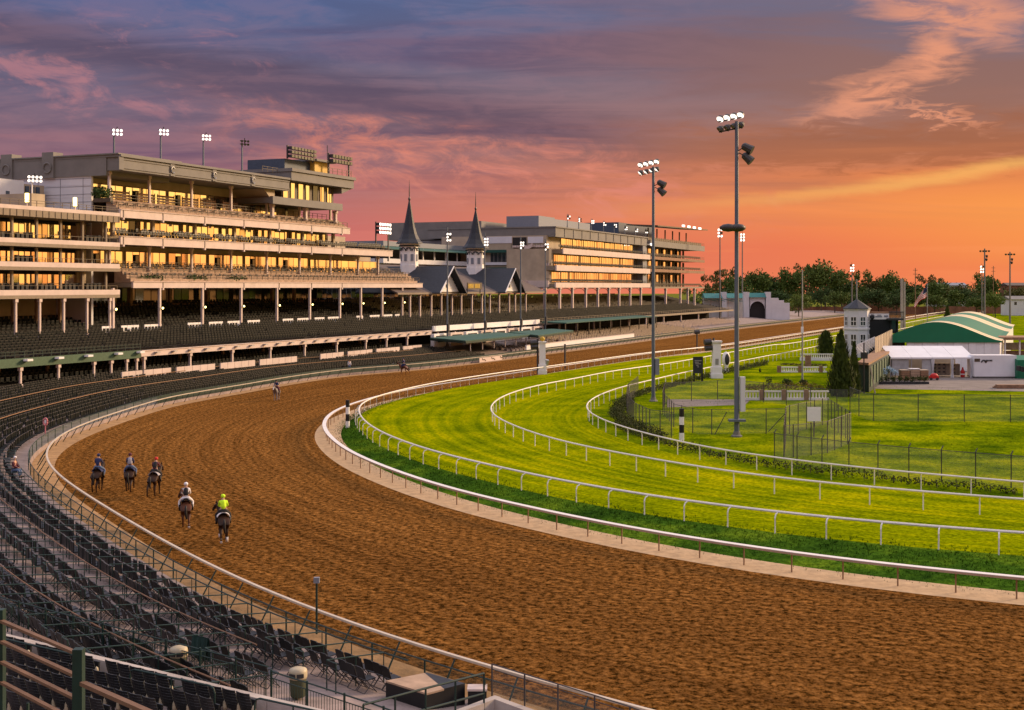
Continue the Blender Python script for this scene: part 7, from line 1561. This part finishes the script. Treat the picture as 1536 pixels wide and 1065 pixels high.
t = thing('green_tarp', 'green tarpaulin covered stall at the right edge beside the trailer', 'stall', At(1532, 566, Y-2)); a, c = At(1526.5, 540, Y-2), At(1570, 566, Y-2); b = MB(); b.hexa([(a.x, Y-2, TZ), (c.x, Y-2, TZ), (c.x, Y+2, TZ), (a.x, Y+2, TZ), (a.x, Y-2, a.z), (c.x, Y-2, a.z), (c.x, Y+2, a.z+.5), (a.x, Y+2, a.z+.5)]); b.build('cover', 'marquee_green', t); b = MB()
for i in range(3): q = At(1526+i*4, 556+i, Y-3.5); b.obox(q, (.5, 0, 0), (0, .5, 0), (0, 0, .7)); 
b.build('clutter', 'dark', t)
t = thing('service_canopy', 'long flat brown edged canopy behind the trailer at the right edge', 'canopy', At(1520, 520, 215)); pb(1504, 1600, 506, 510, 214, 8).build('roof', 'wood', t)
for x in (1508, 1530, 1552): pb(x-.8, x+.8, 510.1, 552, 214.5, .3).build('post', 'white', t)
pb(1506, 1600, 514, 525, 220, .3).build('back_panel', 'clear_wall', t); pb(1506, 1600, 526, 552, 219, .3).build('lower_panel', 'tan_tier', t)
# crates, planters, flowers, cart, timber
for i, (x0, x1, ya, yb_, m_) in enumerate(((1352, 1365, 556, 572, 'wood'), (1366, 1380, 554, 574, 'tan_tier'), (1381, 1393, 556, 571, 'wood'))):
    o = thing('crate', ('brown slatted crate, left of three before the tent', 'pale topped crate, middle of three before the tent', 'brown slatted crate, right of three before the tent')[i], 'crate', At(x0, yb_, 184), 'crates before the tent'); q0, q1 = At(x0, ya, 184), At(x1, yb_, 184); b = MB()
    for j in range(4): z0_ = TZ+(q0.z-TZ)*j/4; b.box(q0.x, q1.x, 184, 185.2, z0_+.03, z0_+(q0.z-TZ)/4-.03)
    b.build('slat', m_, o); MB().box(q0.x+.05, q1.x-.05, 184.06, 185.1, TZ, q0.z-.04).build('core', 'bronze', o); MB().box(q0.x-.05, q1.x+.05, 183.95, 185.25, q0.z+.002, q0.z+.1).build('lid', 'tent_white' if i == 1 else 'beige', o)
for i in range(8):
    x = 1321+i*9.6; q = At(x, 575, 177.5); o = thing('planter', 'low dark planter box of clipped green in the row before the crates', 'planter', (q.x, q.y, TZ), 'planters in the yard'); MB().box(q.x-.42, q.x+.42, q.y-.3, q.y+.3, TZ, TZ+.35).build('box', 'dark', o); b = MB(); leaf_quads(b, (q.x, q.y, TZ+.75), 130, .2, .48, (1, .8, .95), 0, .3); b.build('foliage', 'leaf_conifer', o)
for i in range(6):
    x = 1319+i*4.8; yy = 552+3*((i*7) % 3); q = At(x, 570, 182.); o = thing('flower_stand', 'tall dark stand topped with pale blue flowers beside the platform', 'flowers', (q.x, q.y, TZ), 'blue flower stands'); zt_ = 14-(yy-430)*182/F; b = MB(); leaf_quads(b, (q.x, q.y, zt_), 70, .2, .42, (1, 1, .9), 0, .3); b.build('flowers', 'blue_flower', o); MB().tube([(q.x, q.y, TZ), (q.x, q.y, zt_-.2)], .05, 5).build('stem', 'trunk', o)
q = At(1400, 566, 185); o = thing('cart', 'small bright red cart with rounded cover beside the crates', 'cart', (q.x, q.y, TZ)); MB().box(q.x-.7, q.x+.7, q.y-.4, q.y+.4, TZ+.25, TZ+.6).build('body', 'red', o); MB().ico((q.x+.1, q.y, TZ+.62), .55, 0, 0, (1.1, .7, .75)).build('cover', 'red', o, True)
for dx in (-.45, .45): MB().tube([(q.x+dx, q.y-.45, TZ+.2), (q.x+dx, q.y-.3, TZ+.2)], .2, 10).build('wheel', 'dark', o)
q = G(1520, 583, TZ); o = thing('timber_pile', 'flat pile of brown timber lying on the grass edge at the right', 'timber', q); 
for j in range(3):
    b = MB()
    for i in range(6-j): b.box(q.x-2.2+.1*j, q.x+2.8-.3*j, q.y+.1+i*.26, q.y+.32+i*.26, TZ+.16*j+.02, TZ+.16*j+.17)
    b.build('layer', 'wood', o)
# flag
p = At(1391, 470, 330); p.z = 0; k = 330/F; o = thing('flag', 'red white and blue striped flag hanging in folds from a tall pole', 'flag', p); MB().tube([p, (p.x, p.y, 14-(425-430)*k)], .1, 6).build('pole', 'steel', o); b = MB(); n = 13
for i in range(n):
    for j in range(8):
        def fp(i_, j_): u, v = i_/n, j_/8; return Vector((p.x-.1-v*2.2-1.1*u*v-.5*math.sin(u*3)*v, p.y+.35*math.sin(v*9+u*2), 14-(429-430)*k-u*2.8-v*3.*(.5+.5*v)-.15*math.sin(v*10)))
        b.poly([fp(i, j), fp(i+1, j), fp(i+1, j+1), fp(i, j+1)], 2 if (i < 7 and j < 3) else i % 2)
b.build('cloth', ['cloth_red', 'cloth_white', 'navy'], o)
# plants on the grandstand terraces
for x in (226, 294, 355):
    s = S(x, 126); q = W(s, 126.2, zC1+.1); o = thing('terrace_shrub', 'rounded dark shrub mass along the terrace front of the tall grandstand', 'shrub', q, 'terrace shrubs'); b = MB()
    for e in (-2, -1, 0, 1, 2): w = W(s+e*1.05, 126., 0); leaf_quads(b, (w.x, w.y, zC1+.75-.12*abs(e)), 60, .35, .75, (1, 1, .8), 0, .3)
    b.build('foliage', 'leaf_dark', o); MB().fbox(s-2.6, s+2.6, 125.9, 126.4, zC1+.1, zC1+.5).build('trough', 'bronze', o)
s = s0+.2; o = thing('terrace_shrub', 'big leafy plant hanging at the top corner recess of the tall grandstand', 'shrub', W(s, 128, zA1+1.5)); b = MB()
for t_ in (127.4, 128.4, 129.4): w = W(s-.1, t_, 0); leaf_quads(b, (w.x, w.y, zA1+2.6), 130, .38, .95, (1, 1, 1), 0, .25)
b.build('foliage', 'leaf_dark', o); MB().fbox(s-.3, s+.3, 126.8, 130, zA1+1.2, zA1+1.8).build('trough', 'bronze', o)
q = W(S(735, 95.), 95., 0); t = thing('advert_board', 'pale banner with dark horse shapes hung on the outer rail board', 'banner', q); i0, i1 = arc_near(OUT, G(737, 540)), arc_near(OUT, G(707, 544)); i0, i1 = min(i0, i1), max(i0, i1); P = offset(OUT, .02)[i0:i1+1]; b = MB(); b.sweep([Vector((p.x, p.y, .52)) for p in P], .05, .86); b.build('panel', 'cream', t); b = MB()
for f_ in (.15, .5, .82): q = P[int(f_*(len(P)-1))]; q2 = P[min(len(P)-1, int(f_*(len(P)-1))+1)]; d = (q2-q).normalized(); nrm = Vector((d.y, -d.x, 0)); b.tube([q-nrm*.05+Vector((0, 0, .3))-d*.6, q-nrm*.05+Vector((0, 0, .62)), q-nrm*.05+Vector((0, 0, .5))+d*.5, q-nrm*.05+Vector((0, 0, .8))+d*.9], .07, 5)
b.build('emblem', 'bronze', t)
